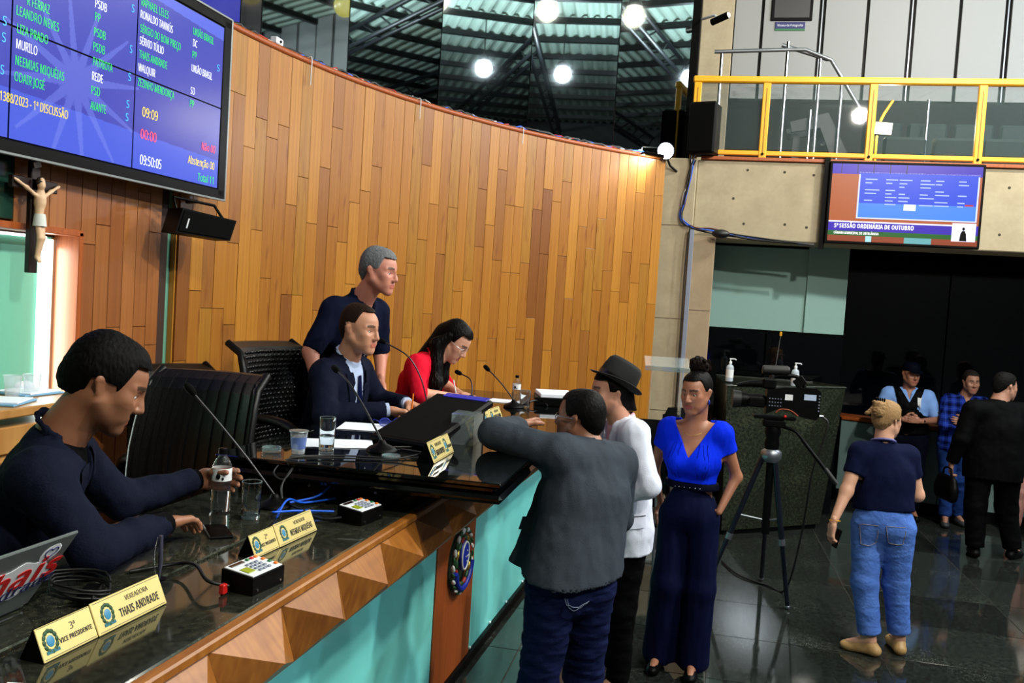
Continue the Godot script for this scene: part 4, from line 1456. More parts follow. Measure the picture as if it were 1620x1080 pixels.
# ---------------------------------------------------------------- smooth bodies: a distance field of tapered capsules meshed as surface nets
class Field:
	var cell := 0.012
	var A := PackedVector3Array()
	var AB := PackedVector3Array()
	var IL := PackedFloat32Array()
	var RA := PackedFloat32Array()
	var RD := PackedFloat32Array()
	var K := PackedFloat32Array()
	var N := PackedVector3Array()
	var SQ := PackedFloat32Array()
	var cuts := []          # convex pieces taken away: [point array, normal array]
	var dents := []         # capsules taken away: [a, b, ra, rb, k]
	var late := 100000      # shapes from this number on are added after the dents
	var nz: FastNoiseLite
	var namp := 0.0
	var nscale := Vector3.ONE
	var lo := Vector3(1e9, 1e9, 1e9)
	var hi := Vector3(-1e9, -1e9, -1e9)
	var verts := PackedVector3Array()
	var norms := PackedVector3Array()
	var index := PackedInt32Array()
	func _init(c := 0.012):
		cell = c
	func cap(a: Vector3, b: Vector3, ra: float, rb: float, k := 0.03, n := Vector3.ZERO, sq := 1.0):
		A.append(a)
		AB.append(b - a)
		IL.append(1.0 / maxf((b - a).length_squared(), 1e-9))
		RA.append(ra)
		RD.append(rb - ra)
		K.append(k)
		N.append(n)
		SQ.append(sq)
		var r := maxf(ra, rb) * maxf(sq, 1.0) + k * 0.25 + 0.02
		for p in [a, b]:
			lo = lo.min(p - Vector3.ONE * r)
			hi = hi.max(p + Vector3.ONE * r)
	func ell(c: Vector3, r: Vector3, b: Basis, k := 0.02):
		# ellipsoid: rounded along its longest axis, squashed across its shortest
		var ax := r.max_axis_index()
		var mn := r.min_axis_index()
		if mn == ax:
			mn = (ax + 1) % 3
		var md := 3 - ax - mn
		var L: Vector3 = b[ax] * (r[ax] - r[md])
		cap(c - L, c + L, r[md], r[md], k, b[mn], r[mn] / r[md])
	func cyl_cut(o: Vector3, n: Vector3, R: float, ln: float):
		# takes away a box-ended cylinder from o along n (six planes around it)
		var u := n.cross(Vector3.UP if absf(n.y) < 0.9 else Vector3.RIGHT).normalized()
		var v := n.cross(u)
		var ps := PackedVector3Array([o, o + n * ln])
		var ns := PackedVector3Array([-n, n])
		for i in 8:
			var a := TAU * i / 8.0
			var d := u * cos(a) + v * sin(a)
			ps.append(o + d * R)
			ns.append(d)
		cuts.append([ps, ns])
	func plane_cut(o: Vector3, n: Vector3):
		cuts.append([PackedVector3Array([o]), PackedVector3Array([-n])])
	func convex_cut(ps: Array, ns: Array):
		cuts.append([PackedVector3Array(ps), PackedVector3Array(ns)])
	func wedge_cut(tip: Vector3, fwd: Vector3, up: Vector3, half: float, back: Vector3):
		# V opening: upwards from tip, open towards fwd; back is a point on the plane behind which nothing is taken
		var side := up.cross(fwd).normalized()
		var n1 := (side * cos(half) - up * sin(half)).normalized()
		var n2 := (-side * cos(half) - up * sin(half)).normalized()
		cuts.append([PackedVector3Array([tip, tip, back]), PackedVector3Array([n1, n2, -fwd])])
	func at(p: Vector3, list: PackedInt32Array) -> float:
		var m := 1e3
		for i in list:
			if i >= late:
				continue
			var ab := AB[i]
			var q := p - A[i]
			var t := clampf(q.dot(ab) * IL[i], 0.0, 1.0)
			q -= ab * t
			var s := SQ[i]
			var d := 0.0
			if s != 1.0:
				var nn := N[i]
				q += nn * (q.dot(nn) * (1.0 / s - 1.0))
				d = (q.length() - RA[i] - RD[i] * t) * minf(s, 1.0)
			else:
				d = q.length() - RA[i] - RD[i] * t
			var k := K[i]
			var h := k - absf(d - m)
			m = minf(m, d)
			if h > 0.0:
				m -= h * h * 0.25 / k
		for c in dents:
			var ab: Vector3 = c[1] - c[0]
			var q: Vector3 = p - c[0]
			var t := clampf(q.dot(ab) / maxf(ab.length_squared(), 1e-9), 0, 1)
			var d: float = -((q - ab * t).length() - lerpf(c[2], c[3], t))
			var kk: float = c[4]
			var h := kk - absf(d - m)
			m = maxf(m, d)
			if h > 0.0:
				m += h * h * 0.25 / kk
		if late < 100000:
			for i in list:
				if i >= late:
					var q := p - A[i]
					q -= AB[i] * clampf(q.dot(AB[i]) * IL[i], 0.0, 1.0)
					var d := q.length() - RA[i]
					var h := K[i] - absf(d - m)
					m = minf(m, d)
					if h > 0.0:
						m -= h * h * 0.25 / K[i]
		if namp > 0.0 and absf(m) < 0.06:
			var w := p * nscale
			m += nz.get_noise_3d(w.x, w.y, w.z) * namp
		for c in cuts:
			var ps: PackedVector3Array = c[0]
			var ns: PackedVector3Array = c[1]
			var d := -1e3
			for j in ps.size():
				d = maxf(d, (p - ps[j]).dot(ns[j]))
				if -d < m:
					break
			if -d > m:
				m = -d
		return m
	func pick(list: PackedInt32Array, c: Vector3, reach: float) -> PackedInt32Array:
		var out := PackedInt32Array()
		for i in list:
			var q := c - A[i]
			var t := clampf(q.dot(AB[i]) * IL[i], 0.0, 1.0)
			q -= AB[i] * t
			var s := maxf(SQ[i], 1.0)
			if q.length() < reach + (RA[i] + RD[i] * t) * s + absf(RD[i]) * 0.4 + K[i] * 1.7 / minf(SQ[i], 1.0):
				out.append(i)
		return out
	func all() -> PackedInt32Array:
		var l := PackedInt32Array()
		for i in A.size():
			l.append(i)
		return l
	func value(p: Vector3) -> float:
		return at(p, all())
	func grad(p: Vector3) -> Vector3:
		var e := 0.004
		return Vector3(value(p + Vector3(e, 0, 0)) - value(p - Vector3(e, 0, 0)), value(p + Vector3(0, e, 0)) - value(p - Vector3(0, e, 0)), value(p + Vector3(0, 0, e)) - value(p - Vector3(0, 0, e))).normalized()
	func snap(p: Vector3, off: float) -> Vector3:
		for i in 6:
			p -= grad(p) * (value(p) - off)
		return p
	func run():
		var every := all()
		var cells := {}
		var edges := []
		var big := cell * 16.0
		var sm := cell * 4.0
		var hb := big * 0.87
		var hs := sm * 0.87
		var nb := ((hi - lo) / big).ceil()
		var smp := PackedFloat32Array()
		smp.resize(125)
		for bx in int(nb.x):
			for by in int(nb.y):
				for bz in int(nb.z):
					var bc := lo + (Vector3(bx, by, bz) + Vector3.ONE * 0.5) * big
					var l1 := pick(every, bc, hb)
					if l1.is_empty():
						continue
					for sx in 4:
						for sy in 4:
							for sz in 4:
								var i0 := bx * 16 + sx * 4
								var j0 := by * 16 + sy * 4
								var k0 := bz * 16 + sz * 4
								var o := lo + Vector3(i0, j0, k0) * cell
								var sc := o + Vector3.ONE * sm * 0.5
								var l2 := pick(l1, sc, hs + cell)
								if l2.is_empty():
									continue
								var dc := at(sc, l2)
								if absf(dc) > hs * 1.5 + namp * 2.0 + cell:
									continue
								var pos := 0
								var q := 0
								for z in 5:
									for y in 5:
										for x in 5:
											var v := at(o + Vector3(x, y, z) * cell, l2)
											smp[q] = v
											if v > 0.0:
												pos += 1
											q += 1
								if pos == 0 or pos == 125:
									continue
								for z in 4:
									for y in 4:
										for x in 4:
											var b := x + y * 5 + z * 25
											var d0 := smp[b]
											var d1 := smp[b + 1]
											var d2 := smp[b + 5]
											var d3 := smp[b + 6]
											var d4 := smp[b + 25]
											var d5 := smp[b + 26]
											var d6 := smp[b + 30]
											var d7 := smp[b + 31]
											var s0 := d0 > 0.0
											var n := 0
											if s0: n += 1
											if d1 > 0.0: n += 1
											if d2 > 0.0: n += 1
											if d3 > 0.0: n += 1
											if d4 > 0.0: n += 1
											if d5 > 0.0: n += 1
											if d6 > 0.0: n += 1
											if d7 > 0.0: n += 1
											if n == 0 or n == 8:
												continue
											var cnt := 0
											var acc := Vector3.ZERO
											if s0 != (d1 > 0.0): acc += Vector3(d0 / (d0 - d1), 0, 0); cnt += 1
											if (d2 > 0.0) != (d3 > 0.0): acc += Vector3(d2 / (d2 - d3), 1, 0); cnt += 1
											if (d4 > 0.0) != (d5 > 0.0): acc += Vector3(d4 / (d4 - d5), 0, 1); cnt += 1
											if (d6 > 0.0) != (d7 > 0.0): acc += Vector3(d6 / (d6 - d7), 1, 1); cnt += 1
											if s0 != (d2 > 0.0): acc += Vector3(0, d0 / (d0 - d2), 0); cnt += 1
											if (d1 > 0.0) != (d3 > 0.0): acc += Vector3(1, d1 / (d1 - d3), 0); cnt += 1
											if (d4 > 0.0) != (d6 > 0.0): acc += Vector3(0, d4 / (d4 - d6), 1); cnt += 1
											if (d5 > 0.0) != (d7 > 0.0): acc += Vector3(1, d5 / (d5 - d7), 1); cnt += 1
											if s0 != (d4 > 0.0): acc += Vector3(0, 0, d0 / (d0 - d4)); cnt += 1
											if (d1 > 0.0) != (d5 > 0.0): acc += Vector3(1, 0, d1 / (d1 - d5)); cnt += 1
											if (d2 > 0.0) != (d6 > 0.0): acc += Vector3(0, 1, d2 / (d2 - d6)); cnt += 1
											if (d3 > 0.0) != (d7 > 0.0): acc += Vector3(1, 1, d3 / (d3 - d7)); cnt += 1
											acc /= cnt
											var I := i0 + x
											var J := j0 + y
											var Kk := k0 + z
											cells[(I << 40) | (J << 20) | Kk] = verts.size()
											verts.append(o + (Vector3(x, y, z) + acc) * cell)
											norms.append(Vector3(d1 - d0 + d3 - d2 + d5 - d4 + d7 - d6, d2 - d0 + d3 - d1 + d6 - d4 + d7 - d5, d4 - d0 + d5 - d1 + d6 - d2 + d7 - d3).normalized())
											if s0 != (d1 > 0.0): edges.append(Vector4i(I, J, Kk, 0 if s0 else 3))
											if s0 != (d2 > 0.0): edges.append(Vector4i(I, J, Kk, 1 if s0 else 4))
											if s0 != (d4 > 0.0): edges.append(Vector4i(I, J, Kk, 2 if s0 else 5))
		for e in edges:
			var ax: int = e.w % 3
			var c1 := Vector3i(e.x, e.y, e.z)
			var c2 := c1
			var c3 := c1
			var c4 := c1
			var u := (ax + 1) % 3
			var v := (ax + 2) % 3
			c2[u] -= 1
			c3[u] -= 1
			c3[v] -= 1
			c4[v] -= 1
			var a: int = cells.get((c1.x << 40) | (c1.y << 20) | c1.z, -1)
			var b: int = cells.get((c2.x << 40) | (c2.y << 20) | c2.z, -1)
			var c: int = cells.get((c3.x << 40) | (c3.y << 20) | c3.z, -1)
			var d: int = cells.get((c4.x << 40) | (c4.y << 20) | c4.z, -1)
			if a < 0 or b < 0 or c < 0 or d < 0:
				continue
			if e.w >= 3:
				index.append_array([a, c, b, a, d, c])
			else:
				index.append_array([a, b, c, a, c, d])

# several fields in one mesh; tints: one callable or null for each field gives vertex colours (linear)
static func fields_mesh(list: Array, origin: Vector3, tints := []) -> ArrayMesh:
	var v := PackedVector3Array()
	var n := PackedVector3Array()
	var ix := PackedInt32Array()
	var col := PackedColorArray()
	for f_i in list.size():
		var f: Field = list[f_i]
		if f.verts.is_empty():
			f.run()
		var base := v.size()
		for i in f.verts.size():
			v.append(f.verts[i] - origin)
			if not tints.is_empty():
				col.append(tints[f_i].call(f.verts[i]))
		n.append_array(f.norms)
		for i in f.index:
			ix.append(i + base)
	var arr := []
	arr.resize(Mesh.ARRAY_MAX)
	arr[Mesh.ARRAY_VERTEX] = v
	arr[Mesh.ARRAY_NORMAL] = n
	arr[Mesh.ARRAY_INDEX] = ix
	if not tints.is_empty():
		arr[Mesh.ARRAY_COLOR] = col
	var m := ArrayMesh.new()
	m.add_surface_from_arrays(Mesh.PRIMITIVE_TRIANGLES, arr)
	return m

static func field_mesh(f: Field, origin: Vector3) -> ArrayMesh:
	return fields_mesh([f], origin)

# thin patch that follows a field: outline given in u, v metres about a centre, lifted off by a hair
static func patch(f: Field, c: Vector3, u: Vector3, v: Vector3, w: float, h: float, off: float, nu: int, nv: int, shape: Callable, origin: Vector3) -> ArrayMesh:
	var st := SurfaceTool.new()
	st.begin(Mesh.PRIMITIVE_TRIANGLES)
	var pts := []
	var nrm := []
	for j in nv + 1:
		for i in nu + 1:
			var s := float(i) / nu * 2.0 - 1.0
			var t := float(j) / nv * 2.0 - 1.0
			var q: Vector2 = shape.call(s, t)
			var p := f.snap(c + u * q.x * w * 0.5 + v * q.y * h * 0.5, off)
			pts.append(p - origin)
			nrm.append(f.grad(p))
	for j in nv:
		for i in nu:
			var a := j * (nu + 1) + i
			for tr in [[a, a + 1, a + nu + 2], [a, a + nu + 2, a + nu + 1]]:
				var nn: Vector3 = (pts[tr[2]] - pts[tr[0]]).cross(pts[tr[1]] - pts[tr[0]])
				var o: Array = tr if nn.dot(nrm[a]) > 0.0 else [tr[0], tr[2], tr[1]]
				for q in o:
					st.set_normal(nrm[q])
					st.add_vertex(pts[q])
	return st.commit()

# ---------------------------------------------------------------- chairs of the dais
func leather_chair(called, label, at: Vector3, turn: float, back_h: float, pebble: bool, tilt := 0.22):
	# front faces local +z; origin on the floor
	var c = thing(called, label, "chair", at, turn, "black leather chairs on the dais")
	var k := S.new()
	var w := 0.54
	# ribbed back: a curved shell with raised strips
	var rows := 14
	var colsn := 27
	var rings := []
	var shape := func(s: float, t: float, off: float) -> Vector3:
		# s across -1..1, t up 0..1
		var y := 0.44 + t * back_h
		var z := -0.25 - t * back_h * tan(tilt) + 0.06 * s * s + 0.05 * sin(t * PI) - off
		if t > 0.86:
			z -= (t - 0.86) * (t - 0.86) * 3.5
			y -= (t - 0.86) * (t - 0.86) * 1.6
		return Vector3(s * w * 0.5 * (1.0 - 0.12 * absf(t - 0.45)), y, z)
	var front := S.new()
	for i in colsn:
		for j in rows:
			var s0 := -1.0 + 2.0 * i / colsn
			var s1 := -1.0 + 2.0 * (i + 1) / colsn
			var t0 := float(j) / rows
			var t1 := float(j + 1) / rows
			var b0 := -0.008 if i % 3 == 1 and not pebble else 0.0
			var b1 := b0
			front.quad(shape.call(s0, t0, b0), shape.call(s1, t0, b1), shape.call(s1, t1, b1), shape.call(s0, t1, b0), Vector3(0, 0, 1))
			if i % 3 == 1 and not pebble:
				front.quad(shape.call(s0, t0, 0.0), shape.call(s0, t0, -0.008), shape.call(s0, t1, -0.008), shape.call(s0, t1, 0.0), Vector3(-1, 0, 0))
				front.quad(shape.call(s1, t0, 0.0), shape.call(s1, t0, -0.008), shape.call(s1, t1, -0.008), shape.call(s1, t1, 0.0), Vector3(1, 0, 0))
	front.done("ribbed_back", M.leather, c)
	var rear := S.new()
	for i in 16:
		for j in rows:
			var s0 := -1.0 + 2.0 * i / 16
			var s1 := -1.0 + 2.0 * (i + 1) / 16
			rear.quad(shape.call(s0, float(j) / rows, 0.05), shape.call(s1, float(j) / rows, 0.05), shape.call(s1, float(j + 1) / rows, 0.05), shape.call(s0, float(j + 1) / rows, 0.05), Vector3(0, 0, -1))
	for j in rows:
		for s in [-1.0, 1.0]:
			rear.quad(shape.call(s, float(j) / rows, 0.0), shape.call(s, float(j + 1) / rows, 0.0), shape.call(s, float(j + 1) / rows, 0.05), shape.call(s, float(j) / rows, 0.05), Vector3(s, 0, 0))
	for i in 16:
		var s0 := -1.0 + 2.0 * i / 16
		var s1 := -1.0 + 2.0 * (i + 1) / 16
		rear.quad(shape.call(s0, 1.0, 0.0), shape.call(s1, 1.0, 0.0), shape.call(s1, 1.0, 0.05), shape.call(s0, 1.0, 0.05), Vector3(0, 1, 0))
	rear.done("back_shell", M.leather, c)
	if pebble:
		# raised beads over the front of the shell
		var pb := S.new()
		for j in 22:
			for i in 14:
				var s0 := -0.88 + 1.76 * (i + (0.5 if j % 2 == 1 else 0.0)) / 14.0
				var t := 0.06 + 0.86 * j / 22.0
				if absf(s0) < 0.9:
					pb.ball(shape.call(s0, t, -0.002), Vector3(0.015, 0.011, 0.006), Basis.IDENTITY, 7, 4)
		var q := pb.done("pebbled_hide", M.leather_pebble, c)
		q.set_meta("kind", "stuff")
	for s in [-1.0, 1.0]:
		var pp := []
		for j in 9:
			pp.append(shape.call(s, float(j) / 8, 0.022))
		k = S.new()
		k.tube(pp, 0.02, 8)
		k.done("edge_roll", M.leather, c)
	k = S.new()
	k.rbox(Vector3(0, 0.46, 0.0), Vector3(0.52, 0.1, 0.5), 0.035)
	var seat := k.done("seat", M.leather, c)
	k = S.new()
	for i in 8:
		k.rbox(Vector3(-0.2 + i * 0.057, 0.515, 0.0), Vector3(0.04, 0.016, 0.46), 0.006)
	k.done("seat_ribs", M.leather, seat)
	for s in [-1.0, 1.0]:
		k = S.new()
		k.tube(spline([Vector3(s * 0.29, 0.46, 0.2), Vector3(s * 0.315, 0.6, 0.23), Vector3(s * 0.32, 0.68, 0.14), Vector3(s * 0.32, 0.7, -0.04), Vector3(s * 0.31, 0.66, -0.2), Vector3(s * 0.28, 0.5, -0.27)], 6), 0.026, 8)
		k.done("armrest", M.leather, c)
	k = S.new()
	k.lathe([Vector2(0.03, 0.06), Vector2(0.03, 0.24), Vector2(0.022, 0.25), Vector2(0.022, 0.42)], Vector3.ZERO, 12)
	k.done("column", M.black, c)
	for i in 5:
		var a := TAU * i / 5.0 + 0.3
		var d := Vector3(cos(a), 0, sin(a))
		k = S.new()
		k.tube([d * 0.03 + Vector3(0, 0.1, 0), d * 0.29 + Vector3(0, 0.065, 0)], [0.022, 0.014], 6)
		var leg := k.done("base_arm", M.black, c)
		k = S.new()
		k.ball(d * 0.29 + Vector3(0, 0.028, 0), Vector3(0.02, 0.028, 0.02), Basis.IDENTITY, 8, 6)
		k.done("caster", M.rubber, leg)
	return c

func build_chairs():
	leather_chair("leather_chair", "empty ribbed black leather armchair turned to the camera beside the man with the bottle", Vector3(-2.1, DAIS, -3.22), 0.06, 0.74, false, 0.2)
	leather_chair("leather_chair", "black leather chair with beaded back and grey edge behind the empty armchair", Vector3(-2.36, DAIS, -3.98), PI * 0.5 - 0.4, 0.70, true, 0.12)
	leather_chair("leather_chair", "tall beaded black leather chair that the man in the dark suit sits on", Vector3(-2.02, PODIUM, -4.45), PI * 0.5 - 0.25, 0.66, true, 0.12)
	leather_chair("leather_chair", "beaded black leather chair that the woman in red sits on", Vector3(-1.86, PODIUM, -5.2), PI * 0.5, 0.36, true)
	leather_chair("leather_chair", "black leather chair that the man with the bottle sits on", Vector3(-1.9, DAIS, -2.1), PI * 0.5 + 0.5, 0.4, false)
	# folding chair with a writing tablet against the wall
	var f = thing("tablet_chair", "thin black folding chair with a dark back panel against the green strip", "chair", Vector3(-2.64, DAIS, -3.66), 0.3)
	var k := S.new()
	for s in [-1.0, 1.0]:
		k.tube([Vector3(s * 0.19, 0, -0.16), Vector3(s * 0.17, 0.5, 0.02), Vector3(s * 0.16, 0.94, -0.14)], 0.012, 6)
		k.tube([Vector3(s * 0.19, 0, 0.22), Vector3(s * 0.17, 0.5, -0.12)], 0.012, 6)
	k.tube([Vector3(-0.19, 0.12, -0.12), Vector3(0.19, 0.12, -0.12)], 0.01, 6)
	k.done("frame", M.black, f)
	k = S.new()
	k.rbox(Vector3(0, 0.94, -0.12), Vector3(0.4, 0.2, 0.03), 0.012, Basis(Vector3.RIGHT, -0.2))
	k.done("backrest", M.black_matte, f)
	k = S.new()
	k.rbox(Vector3(0, 0.5, 0.02), Vector3(0.38, 0.03, 0.36), 0.01)
	k.done("seat", M.black_matte, f)

# ---------------------------------------------------------------- things on the council desk
const DESK_Y := 1.356
const FRONT_Y := 1.347
const SLAB_Y := 1.501

func gooseneck(label, at: Vector3, tip: Vector3, bulge: Vector3, base_turn := 0.0):
	var m = thing("gooseneck_microphone", label, "microphone", at, 0.0, "gooseneck microphones")
	var k := S.new()
	k.lathe([Vector2(0.062, 0.0), Vector2(0.064, 0.006), Vector2(0.05, 0.018), Vector2(0.02, 0.03), Vector2(0.012, 0.045)], Vector3.ZERO, 20)
	k.done("base", M.black, m)
	var t := tip - at
	var p := spline([Vector3(0, 0.04, 0), Vector3(0, 0.04, 0) * 0.5 + t * 0.33 + bulge * 0.8, t * 0.68 + bulge, t], 8)
	k = S.new()
	k.tube(p, 0.0042, 8)
	k.done("neck", M.mic_neck, m)
	var d: Vector3 = (p[-1] - p[-2]).normalized()
	k = S.new()
	k.tube([t, t + d * 0.012, t + d * 0.035, t + d * 0.05, t + d * 0.056], [0.007, 0.013, 0.0145, 0.011, 0.003], 10)
	k.done("windscreen", M.black_matte, m)
	return m

func tumbler(label, at: Vector3, h := 0.125, water := 0.0):
	var g = thing("water_glass", label, "glass", at, 0.0, "straight water glasses")
	var k := S.new()
	k.lathe([Vector2(0.029, 0.0), Vector2(0.0305, 0.003), Vector2(0.033, h), Vector2(0.0318, h + 0.001), Vector2(0.0295, 0.012), Vector2(0.001, 0.011)], Vector3.ZERO, 24, true)
	k.done("tumbler", M.clear, g)
	k = S.new()
	var ring := []
	for i in 25:
		ring.append(Vector3(cos(TAU * i / 24.0) * 0.0324, h, sin(TAU * i / 24.0) * 0.0324))
	k.tube(ring, 0.0011, 5, false)
	k.done("rim", M.clear_edge, g)
	k = S.new()
	k.lathe([Vector2(0.029, 0.001), Vector2(0.029, 0.011)], Vector3.ZERO, 24, true)
	k.done("thick_base", M.clear_edge, g)
	if water > 0.0:
		k = S.new()
		k.lathe([Vector2(0.029, 0.0125), Vector2(0.0305, h * water)], Vector3.ZERO, 24, true)
		k.done("water", M.water, g)

func water_bottle(label, at: Vector3, s := 1.0):
	var b = thing("water_bottle", label, "bottle", at, 0.0, "clear plastic water bottles")
	var k := S.new()
	k.lathe([Vector2(0.018 * s, 0.004 * s), Vector2(0.029 * s, 0.0), Vector2(0.033 * s, 0.012 * s), Vector2(0.0315 * s, 0.035 * s), Vector2(0.033 * s, 0.05 * s), Vector2(0.031 * s, 0.065 * s), Vector2(0.033 * s, 0.085 * s), Vector2(0.033 * s, 0.15 * s), Vector2(0.031 * s, 0.165 * s), Vector2(0.022 * s, 0.185 * s), Vector2(0.0135 * s, 0.195 * s), Vector2(0.013 * s, 0.207 * s)], Vector3.ZERO, 24, true)
	k.done("bottle_shell", M.bottle_pet, b)
	k = S.new()
	k.lathe([Vector2(0.028 * s, 0.006 * s), Vector2(0.03 * s, 0.04 * s), Vector2(0.03 * s, 0.118 * s)], Vector3.ZERO, 24, true)
	k.done("water", M.water, b)
	k = S.new()
	k.lathe([Vector2(0.0334 * s, 0.112 * s), Vector2(0.0334 * s, 0.155 * s)], Vector3.ZERO, 24, false)
	var lb := k.done("paper_label", M.white, b)
	k = S.new()
	var d := Vector3(-at.x, 0, -at.z).normalized()
	var sd := d.cross(Vector3.UP)
	for e in [[0.35, 0.0075], [-0.1, 0.004]]:
		var dir: Vector3 = (d + sd * e[0]).normalized()
		k.ball(dir * 0.0336 * s + Vector3(0, (0.13 if e[0] > 0 else 0.121) * s, 0), Vector3(e[1], e[1] * 1.5, e[1]) * s, Basis.IDENTITY, 8, 6)
	k.done("drop_mark", M.black, lb)
	k = S.new()
	k.lathe([Vector2(0.0145 * s, 0.202 * s), Vector2(0.015 * s, 0.204 * s), Vector2(0.015 * s, 0.219 * s), Vector2(0.013 * s, 0.222 * s)], Vector3.ZERO, 18, true)
	k.done("cap", M.black, b)

func name_plate(label, at: Vector3, dir: Vector3, l1: float, l2: float, h: float, top_txt: String, name_txt: String, small_txt: String, rank: String, swap := false):
	# tent of two brass plates; dir runs along the plate to the right as read, the face leans back
	var n = thing("name_plate", label, "name plate", at, 0.0, "brass name plates")
	var x := dir.normalized()
	var out := x.cross(Vector3.UP)
	var lean := 0.42
	var y := (Vector3.UP * cos(lean) - out * sin(lean)).normalized()
	var z := x.cross(y)
	var B := Basis(x, y, z)
	n.basis = Basis(x, Vector3.UP, out)
	var LB: Basis = n.basis.inverse() * B
	var k := S.new()
	var xs := [0.0, l1, l1 + l2] if not swap else [0.0, l1, l1 + l2]
	# black tent support
	k.xf = Transform3D.IDENTITY
	var T := sin(lean) * h * 2.0
	k.quad(Vector3(0, h * cos(lean), -T * 0.5), Vector3(l1 + l2, h * cos(lean), -T * 0.5), Vector3(l1 + l2, 0, -T), Vector3(0, 0, -T), Vector3(0, 0.3, -1))
	for s in [0.0, l1 + l2]:
		k.tri(Vector3(s, 0, 0), Vector3(s, h * cos(lean), -T * 0.5), Vector3(s, 0, -T), Vector3(s - 0.01, 0, 0))
	k.quad(Vector3(0, 0.001, 0), Vector3(l1 + l2, 0.001, 0), Vector3(l1 + l2, 0.001, -T), Vector3(0, 0.001, -T), Vector3.DOWN)
	k.done("tent", M.black, n)
	for i in 2:
		k = S.new()
		var w: float = xs[i + 1] - xs[i]
		var big: bool = (i == 1) != swap
		k.rbox(Vector3(xs[i] + w * 0.5, h * 0.5 + (0.0 if big else -0.001), 0.002 if big else 0.0), Vector3(w - 0.001, h if big else h * 0.96, 0.003), 0.001)
		var p := k.done("brass_plate", M.brass_plate, n)
		p.basis = LB
		var rim := S.new()
		var zz := 0.0037 if big else 0.0017
		for e in [[0.5, 0.06, w * 0.94, 0.0012], [0.5, 0.94, w * 0.94, 0.0012]]:
			rim.box(Vector3(xs[i] + w * e[0], h * e[1], zz), Vector3(e[2], e[3], 0.0006))
		rim.done("engraved_line", M.ink, p)
		var ex: float = xs[i] + (0.18 if big else 0.2) * w
		crest(p, Vector3(ex, h * 0.5, zz), h * 0.3)
		if big:
			letters(p, "lettering", top_txt, frame(Vector3(xs[i] + w * 0.62, h * 0.72, zz), 0), h * 0.15, M.ink, 1, 0.95)
			var t := letters(p, "lettering", name_txt, Transform3D.IDENTITY, h * 0.26, M.ink, 1, 1.0, true)
			var aw := t.mesh.get_aabb().size.x
			t.transform = Transform3D(Basis.from_scale(Vector3(w * 0.58 / aw, 1, 1)), Vector3(xs[i] + w * 0.62, h * 0.36, zz))
		else:
			letters(p, "lettering", rank, frame(Vector3(xs[i] + w * 0.62, h * 0.66, zz), 0), h * 0.2, M.ink, 1, 0.95)
			var t := letters(p, "lettering", small_txt, Transform3D.IDENTITY, h * 0.14, M.ink, 1, 1.0, true)
			var aw := t.mesh.get_aabb().size.x
			t.transform = Transform3D(Basis.from_scale(Vector3(w * 0.6 / aw, 1, 1)), Vector3(xs[i] + w * 0.64, h * 0.38, zz))
	return n

func crest(parent: Node, c: Vector3, r: float):
	# small printed coat of arms: wreath, disc and ribbon
	var k := S.new()
	for i in 12:
		var a := TAU * i / 12.0
		k.ball(c + Vector3(cos(a) * r * 0.75, sin(a) * r * 0.95, 0), Vector3(r * 0.22, r * 0.3, 0.0012), Basis(Vector3.BACK, a), 6, 4)
	var q := k.done("crest_wreath", M.emblem_green, parent)
	k = S.new()
	k.ball(c, Vector3(r * 0.48, r * 0.55, 0.0015), Basis.IDENTITY, 12, 6)
	k.done("crest_disc", sm(Color(0.2, 0.5, 0.65), 0.4), parent)
	k = S.new()
	k.rbox(c + Vector3(0, -r * 0.95, 0.0004), Vector3(r * 1.6, r * 0.32, 0.001), 0.0003)
	k.done("crest_ribbon", sm(Color(0.12, 0.4, 0.45), 0.4), parent)

func vote_terminal(label, at: Vector3, turn: float):
	var t = thing("voting_terminal", label, "terminal", at, turn, "voting terminals on the desk")
	t.scale = Vector3.ONE * 0.9
	# local +z towards the councillor's keypad side, sloped top
	var k := S.new()
	k.prism(PackedVector2Array([Vector2(-0.055, 0.0), Vector2(0.055, 0.0), Vector2(0.055, 0.05), Vector2(-0.055, 0.062)]), -0.075, 0.075)
	k.done("case", M.black, t)
	var tilt := Basis(Vector3.BACK, -0.109)
	var top := Transform3D(tilt, Vector3(0, 0.0565, 0))
	k = S.new()
	k.xf = top
	k.rbox(Vector3(0, 0.002, 0), Vector3(0.102, 0.004, 0.14), 0.001)
	var kp := k.done("keypad_plate", M.white_plastic, t)
	k = S.new()
	k.xf = top
	k.rbox(Vector3(0.012, 0.005, 0.045), Vector3(0.034, 0.003, 0.032), 0.001)
	k.done("small_display", sm(Color(0.55, 0.6, 0.1), 0.3), t)
	k = S.new()
	k.xf = top
	k.rbox(Vector3(-0.038, 0.005, 0.03), Vector3(0.014, 0.003, 0.06), 0.001)
	k.done("red_display", sm(Color(0.12, 0.01, 0.01), 0.2), t)
	for e in [[-0.038, -0.018, M.green], [-0.038, -0.038, M.red], [-0.038, -0.058, M.orange], [-0.012, -0.06, M.orange], [0.012, -0.06, M.green], [0.034, -0.06, M.orange]]:
		k = S.new()
		k.xf = top
		k.rbox(Vector3(e[0], 0.006, e[1]), Vector3(0.012, 0.005, 0.013), 0.002)
		k.done("function_key", e[2], t)
	for r in 4:
		for c in 3:
			k = S.new()
			k.xf = top
			k.rbox(Vector3(-0.012 + r * 0.0155, 0.006, 0.014 - c * 0.02), Vector3(0.010, 0.005, 0.015), 0.002)
			k.done("digit_key", M.key_grey, t)
	k = S.new()
	for zz in [-0.055, 0.055]:
		k.tube([Vector3(0.055, 0.012, zz), Vector3(0.058, 0.012, zz)], 0.004, 6)
	k.done("screws", M.steel, t)
	return t

